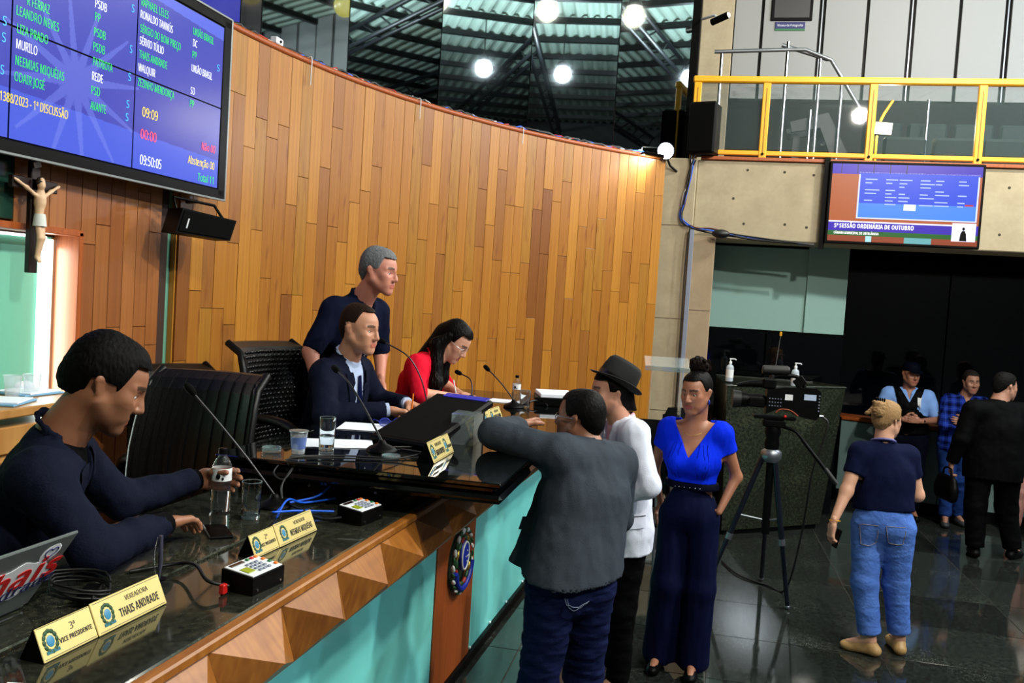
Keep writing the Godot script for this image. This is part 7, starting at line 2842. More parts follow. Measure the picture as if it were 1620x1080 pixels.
	# woman in red writing
	b = V(-1.82, PODIUM, -5.2)
	j = {"head": V(-1.435, 1.862, -5.21), "hf": V(0.80, -0.56, 0.08), "neck": V(-1.545, 1.755, -5.18), "chest": V(-1.635, 1.60, -5.17), "pel": V(-1.80, 1.30, -5.18), "f": V(0.96, 0, -0.12), "rs": V(-1.60, 1.71, -5.005), "ls": V(-1.60, 1.71, -5.35), "re": V(-1.545, 1.56, -4.93), "rw": V(-1.385, 1.54, -5.09), "rd": V(0.75, -0.2, -0.5), "rn": V(0, -0.9, -0.3), "rc": [0.6, 0.65, 0.7, 0.75], "le": V(-1.52, 1.555, -5.43), "lw": V(-1.38, 1.535, -5.27), "ld": V(0.8, -0.1, 0.4), "ln": V(0, -1, 0), "lk": V(-1.5, 1.2, -5.3), "la": V(-1.52, 0.86, -5.3), "lt": V(-1.34, 0.79, -5.3), "rk": V(-1.5, 1.2, -5.08), "ra": V(-1.52, 0.86, -5.08), "rt": V(-1.34, 0.79, -5.08), "g": 0.92, "w": 0.88, "bust": 0.05, "bare": true, "hs": 0.96, "look": V(0, -0.6, 1)}
	t = person("woman in a red blouse seated and writing at the desk", b, j, Color(0.80, 0.58, 0.48), {"jaw": 0.92, "lip": Color(0.68, 0.3, 0.3)})
	var hf2 := hair_field(j.head, j.hb, 0.96, 0.0055, {"front": 0.086, "temple": 0.03, "thick": 0.006, "nape": -0.2, "rough": 0.005})
	var lh := Field.new(0.006)
	for q in [-1.0, 1.0]:
		var HP := func(x, y, z): return j.head + j.hb * (Vector3(x, y, z) * 0.96)
		var low: Vector3 = j.chest + j.up * 0.08 + j.L * q * 0.1 + j.f * 0.1
		lh.cap(HP.call(q * 0.075, 0.03, -0.02), HP.call(q * 0.085, -0.06, -0.05), 0.03, 0.038, 0.04)
		lh.cap(HP.call(q * 0.085, -0.06, -0.05), low, 0.04, 0.042, 0.04)
		lh.cap(low, low - j.up * 0.16 + j.f * 0.03, 0.042, 0.018, 0.03)
	fold_noise(lh, 0.006, V(60, 14, 60), 31)
	job([lh], t, "long_hair", hair_mat(Color(0.028, 0.02, 0.02), 0.5), b)
	hf2.cap(j.head + j.hb * Vector3(0, 0.0, -0.08), j.neck - j.f * 0.06 - j.up * 0.05, 0.06, 0.045, 0.04)
	job([hf2], t, "hair", hair_mat(Color(0.028, 0.02, 0.02), 0.55), b)
	jacket(t, j, cloth(Color(0.85, 0.10, 0.20), 0.8, 0.2), b, 0.010, 0.014, null, 0.0, 0.1, 0.008, "blouse", 1.18)
	trousers(t, j, cloth(Color(0.03, 0.03, 0.04)), b, 0.018)
	glasses_on(t, j, b, M.steel)
	for s in ["l", "r"]:
		shoe(t, j, s, M.black, b)

func cast_hall():
	# man in the grey blazer leaning on the raised desk
	var b := V(-0.45, 0, -3.62)
	var j := {"head": V(-0.452, 1.645, -3.76), "hf": V(-0.93, 0.06, -0.34), "neck": V(-0.395, 1.515, -3.735), "chest": V(-0.395, 1.345, -3.68), "pel": V(-0.42, 1.0, -3.61), "f": V(-0.72, 0, -0.69), "ls": V(-0.515, 1.52, -3.56), "rs": V(-0.275, 1.455, -3.86), "le": V(-0.795, 1.576, -3.625), "lw": V(-0.735, 1.575, -3.89), "ld": V(0.12, 0.08, -1.0), "ln": V(0.5, -0.9, 0), "lc": [0.2, 0.25, 0.3, 0.35], "re": V(-0.27, 1.19, -3.96), "rw": V(-0.42, 1.10, -4.1), "rd": V(-0.8, 0.1, -0.4), "rn": V(0, -1, 0), "lk": V(-0.53, 0.54, -3.56), "la": V(-0.52, 0.1, -3.44), "lt": V(-0.68, 0.03, -3.56), "rk": V(-0.36, 0.54, -3.74), "ra": V(-0.34, 0.1, -3.66), "rt": V(-0.5, 0.03, -3.78), "g": 1.12, "w": 1.16, "belly": 0.05, "hs": 0.98, "cn": 1.05, "lg": 1.12, "pfolds": V(8, 22, 8)}
	var t = person("man in a grey blazer and dark jeans leaning on the raised desk, seen from behind", b, j, Color(0.58, 0.38, 0.28), {"jaw": 1.1, "wide": 1.05, "neck": 1.1})
	job([hair_field(j.head, j.hb, 0.98, 0.0048, {"front": 0.082, "temple": 0.036, "thick": 0.003, "nape": -0.062, "rough": 0.004})], t, "hair", hair_mat(Color(0.045, 0.042, 0.042), 0.6), b)
	glasses_on(t, j, b, M.steel)
	var grey := cloth(Color(0.215, 0.24, 0.275), 0.75, 0.15)
	j.hem_n = V(0.05, 1, 0.12).normalized()
	var jf := jacket(t, j, grey, b, 0.0105, 0.022, V(-0.42, 1.03, -3.61), 0.03, 0.0, 0.006)
	# open front panel hanging away from the body on the near side
	var pn := Field.new(0.009)
	var fp: Vector3 = j.pel + j.L * 0.16 + j.f * 0.13
	pn.cap(j.chest + j.L * 0.12 + j.f * 0.12, fp + V(0, 0.0, 0), 0.05, 0.09, 0.02, j.L, 0.22)
	pn.cap(j.chest + j.L * 0.13 + j.f * 0.08, j.pel + j.L * 0.19 + j.f * 0.16 - j.up * 0.1, 0.06, 0.085, 0.02, j.L, 0.2)
	pn.plane_cut(V(-0.6, 1.03, -3.6), V(0, -1, 0))
	fold_noise(pn, 0.004, V(10, 5, 10), 9)
	job([pn], t, "open_front", grey, b)
	put(t, "pocket_flap", patch(pn, j.pel + j.L * 0.22 + j.f * 0.13 + j.up * 0.2, j.f, j.up, 0.15, 0.055, 0.004, 4, 2, flat, b), grey)
	var jeans := cloth(Color(0.075, 0.10, 0.23), 0.8, 0.1)
	var tf := trousers(t, j, jeans, b, 0.0105, 0.012, 0.02, 0.03, null, 0.009, "jeans", 0.05)
	var back: Vector3 = -j.f
	var pc: Vector3 = j.pel - j.up * 0.09 + back * 0.14 + j.L * 0.075
	put(t, "back_pocket", patch(tf, pc, j.L, j.up, 0.15, 0.16, 0.003, 6, 6, func(s, q): return Vector2(s * (0.86 + 0.14 * q), q - (0.18 * (1.0 - absf(s)) if q < -0.9 else 0.0)), b), cloth(Color(0.085, 0.11, 0.24), 0.8, 0.1))
	for sd in [0.0, 0.012]:
		var k := S.new()
		var st := []
		for i in 12:
			var u := i / 11.0
			st.append(tf.snap(pc + j.L * (0.06 - 0.12 * u) + j.up * (0.02 - 0.045 * sin(u * PI) - sd), 0.005) - b)
		k.tube(st, 0.0014, 4)
		k.done("pocket_stitching", M.thread, t)
	var st2 := []
	for i in 9:
		st2.append(tf.snap(pc + j.L * (0.072 - 0.018 * i) + j.up * 0.072, 0.005) - b)
	var k4 := S.new()
	k4.tube(st2, 0.0014, 4)
	k4.done("pocket_stitching", M.thread, t)
	for s in ["l", "r"]:
		shoe(t, j, s, M.black, b)

	# person in white blazer and black hat
	b = V(-0.31, 0, -4.85)
	j = {"head": V(-0.415, 1.672, -4.717), "hf": V(-0.90, 0.04, 0.42), "neck": V(-0.345, 1.515, -4.76), "chest": V(-0.315, 1.32, -4.76), "pel": V(-0.29, 0.95, -4.78), "f": V(-0.86, 0, 0.45), "ls": V(-0.255, 1.48, -4.605), "rs": V(-0.405, 1.475, -4.915), "le": V(-0.165, 1.235, -4.52), "lw": V(-0.36, 1.14, -4.56), "ld": V(-0.9, 0.05, -0.2), "ln": V(0.2, 0, -0.9), "re": V(-0.43, 1.22, -4.98), "rw": V(-0.55, 1.15, -4.82), "rd": V(-0.8, 0, 0.3), "rn": V(0, -1, 0), "lk": V(-0.27, 0.52, -4.72), "la": V(-0.27, 0.1, -4.78), "lt": V(-0.42, 0.03, -4.70), "rk": V(-0.35, 0.52, -4.92), "ra": V(-0.31, 0.1, -4.98), "rt": V(-0.44, 0.03, -4.9), "g": 0.98, "w": 0.92, "cn": 1.0}
	t = person("person in a white blazer and black brimmed hat, turned to the desk", b, j, Color(0.74, 0.53, 0.43), {"jaw": 0.95, "stubble": 0.15, "beard": Color(0.3, 0.2, 0.15)})
	var hw := hair_field(j.head, j.hb, 1.0, 0.0055, {"front": 0.07, "temple": 0.03, "thick": 0.004, "nape": -0.08})
	hw.cap(j.head + j.hb * V(0, -0.02, -0.09), j.neck - j.f * 0.07 + j.up * 0.0, 0.05, 0.03, 0.03)
	job([hw], t, "hair", hair_mat(Color(0.03, 0.022, 0.02), 0.6), b)
	# hat: pinched crown, band and sloping brim
	var hatb: Basis = j.hb * Basis(Vector3.RIGHT, -0.46)
	var hc: Vector3 = j.head + j.hb * V(0, 0.058, -0.024) - b
	var k1 := S.new()
	var rings := []
	for e in [[0.102, 0.0], [0.104, 0.02], [0.101, 0.065], [0.094, 0.11], [0.078, 0.132], [0.05, 0.136], [0.02, 0.124], [0.002, 0.12]]:
		var ring := []
		for i in 28:
			var a := TAU * i / 28.0
			var pinch := 1.0 - 0.18 * smoothstep(0.04, 0.1, e[1]) * maxf(0.0, sin(a))
			ring.append(hc + hatb * V(cos(a) * e[0] * 0.86 * pinch, e[1], sin(a) * e[0] * 1.08))
		rings.append(ring)
	k1.ring_faces(rings, true, false)
	var hat := k1.done("hat", M.hat_felt, t)
	var k2 := S.new()
	rings = []
	for e in [[1.0, 0.012, 0.0], [1.15, 0.006, 0.3], [1.32, 0.004, 0.7], [1.46, 0.01, 1.0], [1.48, 0.006, 1.0], [1.32, -0.001, 0.7], [1.0, 0.004, 0.0]]:
		var ring := []
		for i in 32:
			var a := TAU * i / 32.0
			ring.append(hc + hatb * V(cos(a) * 0.086 * e[0], e[1] + 0.02 * e[2] * cos(a) * cos(a) - 0.015 * e[2] * sin(a), sin(a) * 0.106 * e[0]))
		rings.append(ring)
	k2.ring_faces(rings, true, false)
	k2.done("brim", M.hat_felt, hat)
	var k3 := S.new()
	rings = []
	for e in [[1.02, 0.01], [1.03, 0.034]]:
		var ring := []
		for i in 28:
			var a := TAU * i / 28.0
			ring.append(hc + hatb * V(cos(a) * 0.0885 * e[0], e[1], sin(a) * 0.111 * e[0]))
		rings.append(ring)
	k3.ring_faces(rings, true, false)
	k3.done("hat_band", sm(Color(0.01, 0.01, 0.012), 0.35), hat)
	shirt_under(t, j, cloth(Color(0.85, 0.66, 0.72), 0.8, 0.1), b)
	var wj := jacket(t, j, cloth(Color(0.84, 0.86, 0.93), 0.8, 0.15), b, 0.010, 0.02, V(-0.285, 0.83, -4.78), 0.012, 0.2, 0.006)
	lapels(t, wj, j, cloth(Color(0.86, 0.88, 0.95), 0.8, 0.15), b)
	put(t, "pocket_flap", patch(wj, V(-0.23, 1.02, -4.58), j.f, j.up, 0.14, 0.06, 0.006, 4, 2, flat, b), cloth(Color(0.82, 0.84, 0.92), 0.8, 0.15))
	var kk := S.new()
	var se := []
	for i in 7:
		se.append(wj.snap(V(-0.23, 1.052, -4.58) + j.f * (0.072 - 0.024 * i), 0.004) - b)
	kk.tube(se, 0.003, 5)
	kk.done("pocket_piping", M.black, t)
	put(t, "breast_pocket", patch(wj, V(-0.36, 1.36, -4.6), j.f, j.up, 0.09, 0.025, 0.005, 3, 1, flat, b), cloth(Color(0.9, 0.92, 0.98), 0.8, 0.15))
	put(t, "pocket_square", patch(wj, V(-0.36, 1.376, -4.6), j.f, j.up, 0.05, 0.014, 0.008, 3, 1, flat, b), M.black)
	trousers(t, j, cloth(Color(0.025, 0.025, 0.03), 0.8, 0.1), b, 0.013, 0.012, 0.02, 0.03, null, 0.008)
	for s in ["l", "r"]:
		shoe(t, j, s, sm(Color(0.10, 0.08, 0.05), 0.3), b)

	# woman in the blue top
	b = V(0.04, 0, -5.24)
	j = {"head": V(0.045, 1.668, -5.177), "hf": V(-0.50, -0.10, 0.86), "neck": V(0.05, 1.492, -5.222), "chest": V(0.052, 1.30, -5.22), "pel": V(0.055, 0.97, -5.22), "f": V(-0.22, 0, 0.97), "ls": V(0.212, 1.448, -5.19), "rs": V(-0.108, 1.44, -5.265), "le": V(0.305, 1.195, -5.25), "lw": V(0.218, 1.0, -5.15), "re": V(-0.175, 1.18, -5.36), "rw": V(-0.12, 0.95, -5.4), "rd": V(0.1, -1, 0.1), "rn": V(0.5, 0, 0.5), "lk": V(0.145, 0.53, -5.2), "la": V(0.132, 0.09, -5.24), "lt": V(0.12, 0.03, -5.05), "rk": V(-0.045, 0.53, -5.22), "ra": V(-0.068, 0.09, -5.28), "rt": V(-0.10, 0.03, -5.1), "g": 0.96, "w": 0.84, "bust": 0.052, "bare": true, "chest_skin": true, "ag": 0.9, "pfolds": V(12, 3, 12), "roll": 0.05, "hcell": 0.0046}
	t = person("woman in a bright blue ribbed top and wide navy trousers, hand in pocket", b, j, Color(0.60, 0.40, 0.30), {"jaw": 1.0, "lip": Color(0.55, 0.25, 0.22), "brow": Color(0.04, 0.025, 0.02)})
	var hb2 := hair_field(j.head, j.hb, 1.0, 0.005, {"front": 0.082, "temple": 0.03, "thick": 0.0, "nape": -0.05, "rough": 0.003})
	job([hb2], t, "hair", hair_mat(Color(0.03, 0.022, 0.018), 0.6), b)
	var bun := Field.new(0.006)
	bun.cap(j.head + j.hb * V(0, 0.15, -0.045), j.head + j.hb * V(-0.004, 0.165, -0.03), 0.05, 0.05, 0.03)
	for i in 12:
		var a := TAU * i / 12.0
		bun.cap(j.head + j.hb * V(cos(a) * 0.038, 0.155 + 0.03 * sin(a * 2.3), -0.04 + sin(a) * 0.036), j.head + j.hb * V(cos(a) * 0.05, 0.16 + 0.034 * sin(a * 2.3), -0.04 + sin(a) * 0.046), 0.016, 0.012, 0.008)
	fold_noise(bun, 0.008, V(55, 55, 55), 4)
	job([bun], t, "hair_bun", hair_mat(Color(0.07, 0.042, 0.03), 0.75), b)
	var blue := cloth(Color(0.03, 0.17, 0.86), 0.75, 0.2)
	var tfld := Field.new(0.008)
	torso(tfld, j, 0.012)
	for s in ["l", "r"]:
		arm(tfld, j, s, 0.01, 0.42)
		var e: Vector3 = (j[s + "s"] as Vector3).lerp(j[s + "e"], 0.42)
		tfld.cyl_cut(e, (j[s + "e"] - j[s + "s"]).normalized(), 0.09, 0.25)
	tfld.wedge_cut(j.chest + j.up * 0.0 + j.f * 0.2, j.f, j.up, 0.52, j.chest - j.f * 0.0)
	tfld.convex_cut([j.neck + j.up * -0.035, j.neck + j.L * 0.085, j.neck - j.L * 0.085], [-j.up, j.L, -j.L])
	tfld.plane_cut(V(0, 1.15, 0), V(0, -1, 0))
	fold_noise(tfld, 0.003, V(26, 4, 26), 12)
	job([tfld], t, "ribbed_top", blue, b)
	for i in 9:
		var ribs := S.new()
		var q := -0.8 + 0.2 * i
		if absf(q) < 0.3:
			continue
		var rp := []
		for n in 8:
			rp.append(tfld.snap(j.chest + j.L * q * 0.14 + j.f * 0.12 + j.up * (0.1 - 0.034 * n), 0.001) - b)
		ribs.tube(rp, 0.0022, 4)
		ribs.done("rib_seam", M.rib_blue, t)
	var nav := cloth(Color(0.042, 0.06, 0.175), 0.7, 0.15)
	var wt := trousers(t, j, nav, b, 0.010, 0.006, 0.036, 0.062, V(0, 1.185, 0), 0.007, "wide_trousers", 0.0)
	# belt with eyelets
	var beltc := Field.new(0.007)
	beltc.cap(j.pel + j.up * 0.14 - j.L * 0.05, j.pel + j.up * 0.14 + j.L * 0.05, 0.113, 0.113, 0.02, j.f, 0.9)
	beltc.plane_cut(V(0, 1.155, 0), V(0, 1, 0))
	beltc.plane_cut(V(0, 1.115, 0), V(0, -1, 0))
	job([beltc], t, "belt", cloth(Color(0.02, 0.03, 0.1), 0.6), b)
	var ey := S.new()
	for i in 6:
		ey.ball(beltc.snap(V(-0.06 + 0.032 * i, 1.135, -5.08), 0.002) - b, Vector3.ONE * 0.0048, Basis.IDENTITY, 7, 5)
	ey.done("belt_eyelets", M.steel, t)
	var er := S.new()
	er.ball(j.head + j.hb * V(0.078, -0.045, 0.0) - b, V(0.007, 0.016, 0.007), Basis.IDENTITY, 8, 6)
	er.done("earring", M.blue, t)
	var nk := S.new()
	var np := []
	for i in 15:
		var a := PI * (-0.08 + 1.16 * i / 14.0)
		np.append(j.neck + j.L * cos(a) * 0.072 + j.f * (0.015 + sin(a) * 0.075) - j.up * (0.012 + 0.05 * sin(a)) - b)
	nk.tube(np, 0.0014, 4)
	nk.done("necklace", M.gold, t)
	for s in ["l", "r"]:
		shoe(t, j, s, M.black, b, 0.9)

	# woman in jeans seen from behind
	b = V(1.33, 0, -6.0)
	j = {"head": V(1.272, 1.508, -6.07), "hf": V(0.72, -0.05, -0.69), "neck": V(1.258, 1.345, -6.05), "chest": V(1.265, 1.165, -6.035), "pel": V(1.285, 0.86, -6.0), "f": V(0.22, 0, -0.97), "ls": V(1.105, 1.295, -6.0), "rs": V(1.425, 1.29, -6.08), "le": V(1.035, 1.05, -5.93), "lw": V(0.955, 0.86, -5.84), "ld": V(-0.1, -1, 0.0), "ln": V(0.9, 0, -0.3), "lc": [0.7, 0.7, 0.75, 0.8], "re": V(1.50, 1.04, -6.09), "rw": V(1.47, 1.0, -6.34), "rd": V(-0.2, 0.3, -0.9), "rn": V(-0.8, 0, 0.1), "lk": V(1.20, 0.46, -5.98), "la": V(1.255, 0.1, -5.95), "lt": V(1.09, 0.03, -6.02), "rk": V(1.40, 0.46, -6.03), "ra": V(1.455, 0.1, -6.06), "rt": V(1.44, 0.03, -6.26), "g": 1.02, "w": 1.02, "bust": 0.05, "bare": true, "hs": 0.94, "lg": 1.06, "ag": 1.02, "pfolds": V(8, 16, 8)}
	t = person("woman in navy T-shirt and blue jeans walking away, phone in hand", b, j, Color(0.80, 0.60, 0.50), {})
	var bl := hair_mat(Color(0.56, 0.44, 0.30), 0.6)
	job([hair_field(j.head, j.hb, 0.94, 0.005, {"front": 0.08, "temple": 0.03, "thick": 0.008, "nape": -0.055, "rough": 0.006})], t, "hair", bl, b)
	var bn := Field.new(0.006)
	bn.cap(j.head + j.hb * V(0.0, 0.085, -0.09), j.head + j.hb * V(-0.01, 0.06, -0.11), 0.045, 0.04, 0.03)
	bn.cap(j.head + j.hb * V(0.02, 0.07, -0.12), j.head + j.hb * V(0.05, 0.04, -0.15), 0.022, 0.012, 0.02)
	bn.cap(j.head + j.hb * V(-0.02, 0.1, -0.11), j.head + j.hb * V(0.01, 0.12, -0.14), 0.02, 0.012, 0.02)
	fold_noise(bn, 0.007, V(45, 70, 45), 14)
	job([bn], t, "hair_bun", bl, b)
	var cl := S.new()
	for i in 5:
		cl.ball(j.head + j.hb * V(-0.024 + i * 0.012, 0.137, -0.085 - 0.004 * i) - b, V(0.006, 0.014, 0.008), Basis.IDENTITY, 6, 5)
	cl.done("hair_claw", M.black, t)
	glasses_on(t, j, b, M.black)
	jacket(t, j, cloth(Color(0.055, 0.075, 0.18), 0.85, 0.1), b, 0.0115, 0.013, V(1.285, 0.94, -6.0), -0.02, 0.0, 0.004, "t_shirt", 0.55)
	var lan := S.new()
	var lp := []
	for i in 13:
		var a := PI + PI * i / 12.0
		lp.append(j.neck + j.up * (0.03 - 0.02 * sin(a)) + j.L * cos(a) * 0.073 + j.f * sin(a) * 0.073 - b)
	lan.tube(lp, 0.008, 6)
	lan.done("lanyard", sm(Color(0.35, 0.36, 0.6), 0.6), t)
	var dj := cloth(Color(0.16, 0.29, 0.60), 0.8, 0.1)
	var dn := noise(88, 0.03, 3)
	tri_map(dj, img_tex(96, 96, func(x, y):
		var v := wrapn(dn, x, y, 96, 96, 1, 1) * 0.35 + wrapn(dn, x, y, 96, 96, 7, 7) * 0.15
		return Color(0.22, 0.35, 0.66).lerp(Color(0.38, 0.53, 0.82), clampf(0.5 + v, 0, 1))), Vector3.ONE * 3.0)
	dj.albedo_color = Color.WHITE
	var tf2 := trousers(t, j, dj, b, 0.0105, 0.013, 0.022, 0.034, V(0, 0.965, 0), 0.0045, "jeans", 0.085)
	var bk2: Vector3 = -j.f
	for q in [-1.0, 1.0]:
		var c2: Vector3 = j.pel - j.up * 0.075 + bk2 * 0.13 + j.L * q * 0.085
		put(t, "back_pocket", patch(tf2, c2, j.L, j.up, 0.13, 0.14, 0.003, 5, 5, func(s, u): return Vector2(s * (0.9 + 0.1 * u), u - (0.14 * (1.0 - absf(s)) if u < -0.9 else 0.0)), b), dj)
		var ss := S.new()
		var outl := []
		for e in [[-1, 1], [1, 1], [0.85, -0.9], [0, -1.1], [-0.85, -0.9], [-1, 1]]:
			outl.append(Vector2(e[0] * 0.062, e[1] * 0.066))
		var sp := []
		for i in outl.size() - 1:
			for n in 5:
				var w: Vector2 = outl[i].lerp(outl[i + 1], n / 5.0)
				sp.append(tf2.snap(c2 + j.L * w.x + j.up * w.y, 0.0045) - b)
		ss.tube(sp, 0.0015, 4)
		ss.done("pocket_stitching", sm(Color(0.62, 0.55, 0.42), 0.7), t)
	for s in ["l", "r"]:
		shoe(t, j, s, sm(Color(0.66, 0.52, 0.33), 0.5), b, 0.95)
	var ph = thing("smartphone", "dark smartphone held low in the hand of the woman in jeans", "phone", j.lw + V(0.03, -0.12, 0.0), 0.3)
	var pk := S.new()
	pk.rbox(V(0, 0.02, 0), V(0.012, 0.12, 0.06), 0.004, Basis(Vector3.FORWARD, 0.25))
	pk.done("case", M.black, ph)
	var br := S.new()
	var rp2 := []
	for i in 13:
		var a := TAU * i / 12.0
		rp2.append(j.lw + V(0.02, 0.02, -0.02) * 0.5 + V(cos(a) * 0.034, sin(a) * 0.006, sin(a) * 0.034) - b)
	br.tube(rp2, 0.003, 5, false)
	br.done("wristband", M.yellow_paint, t)

func cast_far():
	# guard
	var b := V(2.38, 0, -10.33)
	var j := {"head": V(2.358, 1.592, -10.28), "hf": V(0.30, -0.08, 0.95), "neck": V(2.36, 1.42, -10.33), "chest": V(2.37, 1.24, -10.33), "pel": V(2.40, 0.92, -10.36), "f": V(-0.12, 0, 0.99), "ls": V(2.56, 1.36, -10.29), "rs": V(2.15, 1.36, -10.35), "le": V(2.66, 1.12, -10.25), "lw": V(2.44, 1.115, -10.06), "ld": V(-0.9, 0.1, 0.2), "ln": V(-0.1, 0, -0.9), "re": V(2.05, 1.13, -10.3), "rw": V(2.27, 1.12, -10.07), "rd": V(0.9, 0.1, 0.2), "rn": V(0.1, 0, -0.9), "lk": V(2.50, 0.5, -10.32), "la": V(2.5, 0.1, -10.34), "lt": V(2.52, 0.03, -10.14), "rk": V(2.29, 0.5, -10.32), "ra": V(2.28, 0.1, -10.34), "rt": V(2.24, 0.03, -10.14), "g": 1.12, "w": 1.15, "belly": 0.04, "bare": true, "hcell": 0.007, "dcell": 0.006}
	var t = person("guard in light blue shirt, black vest and cap leaning at the counter", b, j, Color(0.62, 0.42, 0.33), {"wide": 1.08, "jaw": 1.12})
	jacket(t, j, cloth(Color(0.52, 0.68, 0.94), 0.8, 0.1), b, 0.014, 0.014, null, 0.0, 0.1, 0.005, "shirt", 0.85).plane_cut(V(2.4, 0.98, -10.36), V(0, -1, 0))
	var ve := Field.new(0.012)
	torso(ve, j, 0.028)
	for s in ["l", "r"]:
		ve.cyl_cut((j[s + "s"] as Vector3).lerp(j.neck, 0.32), (j[s + "s"] - j.neck).normalized(), 0.2, 0.3)
	ve.wedge_cut(j.chest + j.up * 0.06 + j.f * 0.2, j.f, j.up, 0.5, j.chest - j.f * 0.02)
	ve.cyl_cut(j.neck - j.up * 0.05, j.up, 0.1, 0.3)
	ve.plane_cut(V(0, 0.95, 0), V(0, -1, 0))
	fold_noise(ve, 0.006, V(16, 16, 16), 3)
	job([ve], t, "vest", cloth(Color(0.02, 0.02, 0.024), 0.6), b)
	put(t, "vest_badge", patch(ve, j.chest + j.L * 0.12 + j.f * 0.15 + j.up * 0.08, j.L, j.up, 0.075, 0.09, 0.006, 2, 2, flat, b), M.white)
	trousers(t, j, cloth(Color(0.03, 0.04, 0.09)), b, 0.018)
	var cp := S.new()
	var cb: Basis = j.hb
	var cc: Vector3 = j.head + cb * V(0, 0.055, -0.005) - b
	var rings := []
	for e in [[0.094, -0.01], [0.097, 0.02], [0.09, 0.055], [0.06, 0.082], [0.002, 0.09]]:
		var ring := []
		for i in 20:
			var a := TAU * i / 20.0
			ring.append(cc + cb * V(cos(a) * e[0] * 0.9, e[1], sin(a) * e[0] * 1.08))
		rings.append(ring)
	cp.ring_faces(rings, true, false)
	var cap := cp.done("cap", cloth(Color(0.02, 0.03, 0.08), 0.7), t)
	var vz := S.new()
	vz.prism(PackedVector2Array([Vector2(-0.078, 0.0), Vector2(0.078, 0.0), Vector2(0.065, 0.06), Vector2(0.0, 0.08), Vector2(-0.065, 0.06)]), -0.003, 0.003)
	var vi := vz.done("visor", cloth(Color(0.02, 0.03, 0.08), 0.7), cap)
	vi.transform = Transform3D(cb * Basis(V(1, 0, 0), V(0, -0.25, 0.97).normalized(), V(0, -0.97, -0.25).normalized()), cc + cb * V(0, 0.0, 0.085))
	var wt := S.new()
	wt.ball(j.lw - (j.lw - j.le).normalized() * 0.04 - b, V(0.034, 0.02, 0.034), Basis.IDENTITY, 10, 6)
	wt.done("wrist_watch", M.black, t)
	for s in ["l", "r"]:
		shoe(t, j, s, M.black, b)

	# man in plaid shirt, arms crossed
	b = V(2.88, 0, -10.2)
	j = {"head": V(2.926, 1.562, -10.13), "hf": V(0.12, -0.05, 0.99), "neck": V(2.90, 1.40, -10.19), "pel": V(2.86, 0.9, -10.24), "f": V(0.05, 0, 0.99), "ls": V(3.07, 1.345, -10.15), "rs": V(2.73, 1.345, -10.21), "le": V(3.09, 1.09, -10.07), "lw": V(2.88, 1.14, -9.99), "ld": V(-0.95, 0.15, 0.05), "ln": V(0, -0.1, -1), "re": V(2.69, 1.09, -10.1), "rw": V(2.92, 1.11, -9.96), "rd": V(0.95, 0.1, -0.05), "rn": V(0, -0.1, -1), "lk": V(2.93, 0.5, -10.25), "la": V(2.95, 0.1, -10.32), "lt": V(3.0, 0.03, -10.14), "rk": V(2.79, 0.5, -10.2), "ra": V(2.80, 0.1, -10.18), "rt": V(2.76, 0.03, -9.99), "g": 1.0, "hcell": 0.0065, "dcell": 0.006, "hs": 0.97}
	t = person("man in a blue plaid shirt and jeans with crossed arms at the counter", b, j, Color(0.66, 0.47, 0.38), {"stubble": 0.35, "beard": Color(0.3, 0.22, 0.18)})
	job([hair_field(j.head, j.hb, 0.97, 0.0065, {"front": 0.085, "temple": 0.034, "thick": 0.002})], t, "hair", hair_mat(Color(0.14, 0.12, 0.11), 0.7), b)
	var pl := cloth(Color.WHITE, 0.85, 0.1)
	tri_map(pl, img_tex(64, 64, func(x, y):
		var a := 1.0 if x < 26 else 0.0
		var c := 1.0 if y < 26 else 0.0
		var col := Color(0.12, 0.22, 0.62).lerp(Color(0.02, 0.03, 0.14), (a + c) * 0.45)
		if x == 45 or y == 45:
			col = Color(0.4, 0.5, 0.85)
		return col), Vector3.ONE * 12.0)
	jacket(t, j, pl, b, 0.013, 0.015, V(2.86, 0.80, -10.24), 0.0, 0.1, 0.006, "plaid_shirt", 1.92)
	var dj := cloth(Color(0.14, 0.25, 0.50), 0.85, 0.1)
	trousers(t, j, dj, b, 0.015, 0.012, 0.02, 0.03, null, 0.007, "jeans")
	for s in ["l", "r"]:
		shoe(t, j, s, sm(Color(0.16, 0.17, 0.18), 0.6), b)

	# large man in black suit from behind
	b = V(2.86, 0, -8.96)
	j = {"head": V(2.897, 1.605, -9.0), "hf": V(0.90, -0.02, -0.42), "neck": V(2.845, 1.44, -8.98), "chest": V(2.83, 1.22, -8.96), "pel": V(2.84, 0.90, -8.94), "f": V(0.22, 0, -0.97), "ls": V(2.60, 1.375, -8.9), "rs": V(3.07, 1.375, -9.03), "le": V(2.52, 1.10, -8.86), "lw": V(2.47, 0.86, -8.92), "ld": V(0.0, -1, -0.1), "ln": V(0.9, 0, 0), "lc": [0.9, 0.95, 1.0, 1.0], "re": V(3.18, 1.1, -9.05), "rw": V(3.2, 0.9, -9.2), "rd": V(0, -1, -0.2), "rn": V(-0.9, 0, 0), "lk": V(2.71, 0.48, -8.92), "la": V(2.73, 0.1, -8.9), "lt": V(2.76, 0.03, -9.12), "rk": V(3.0, 0.48, -9.0), "ra": V(3.08, 0.1, -8.98), "rt": V(3.2, 0.03, -9.12), "g": 1.32, "w": 1.42, "lg": 1.25, "ag": 1.0, "hcell": 0.0062, "dcell": 0.006, "hs": 1.03, "cn": 1.15}
	t = person("man in a black suit seen from behind, carrying a black bag", b, j, Color(0.66, 0.48, 0.40), {"wide": 1.1, "neck": 1.25})
	job([hair_field(j.head, j.hb, 1.03, 0.006, {"front": 0.082, "temple": 0.036, "thick": 0.005, "rough": 0.006})], t, "hair", hair_mat(Color(0.05, 0.045, 0.04), 0.7), b)
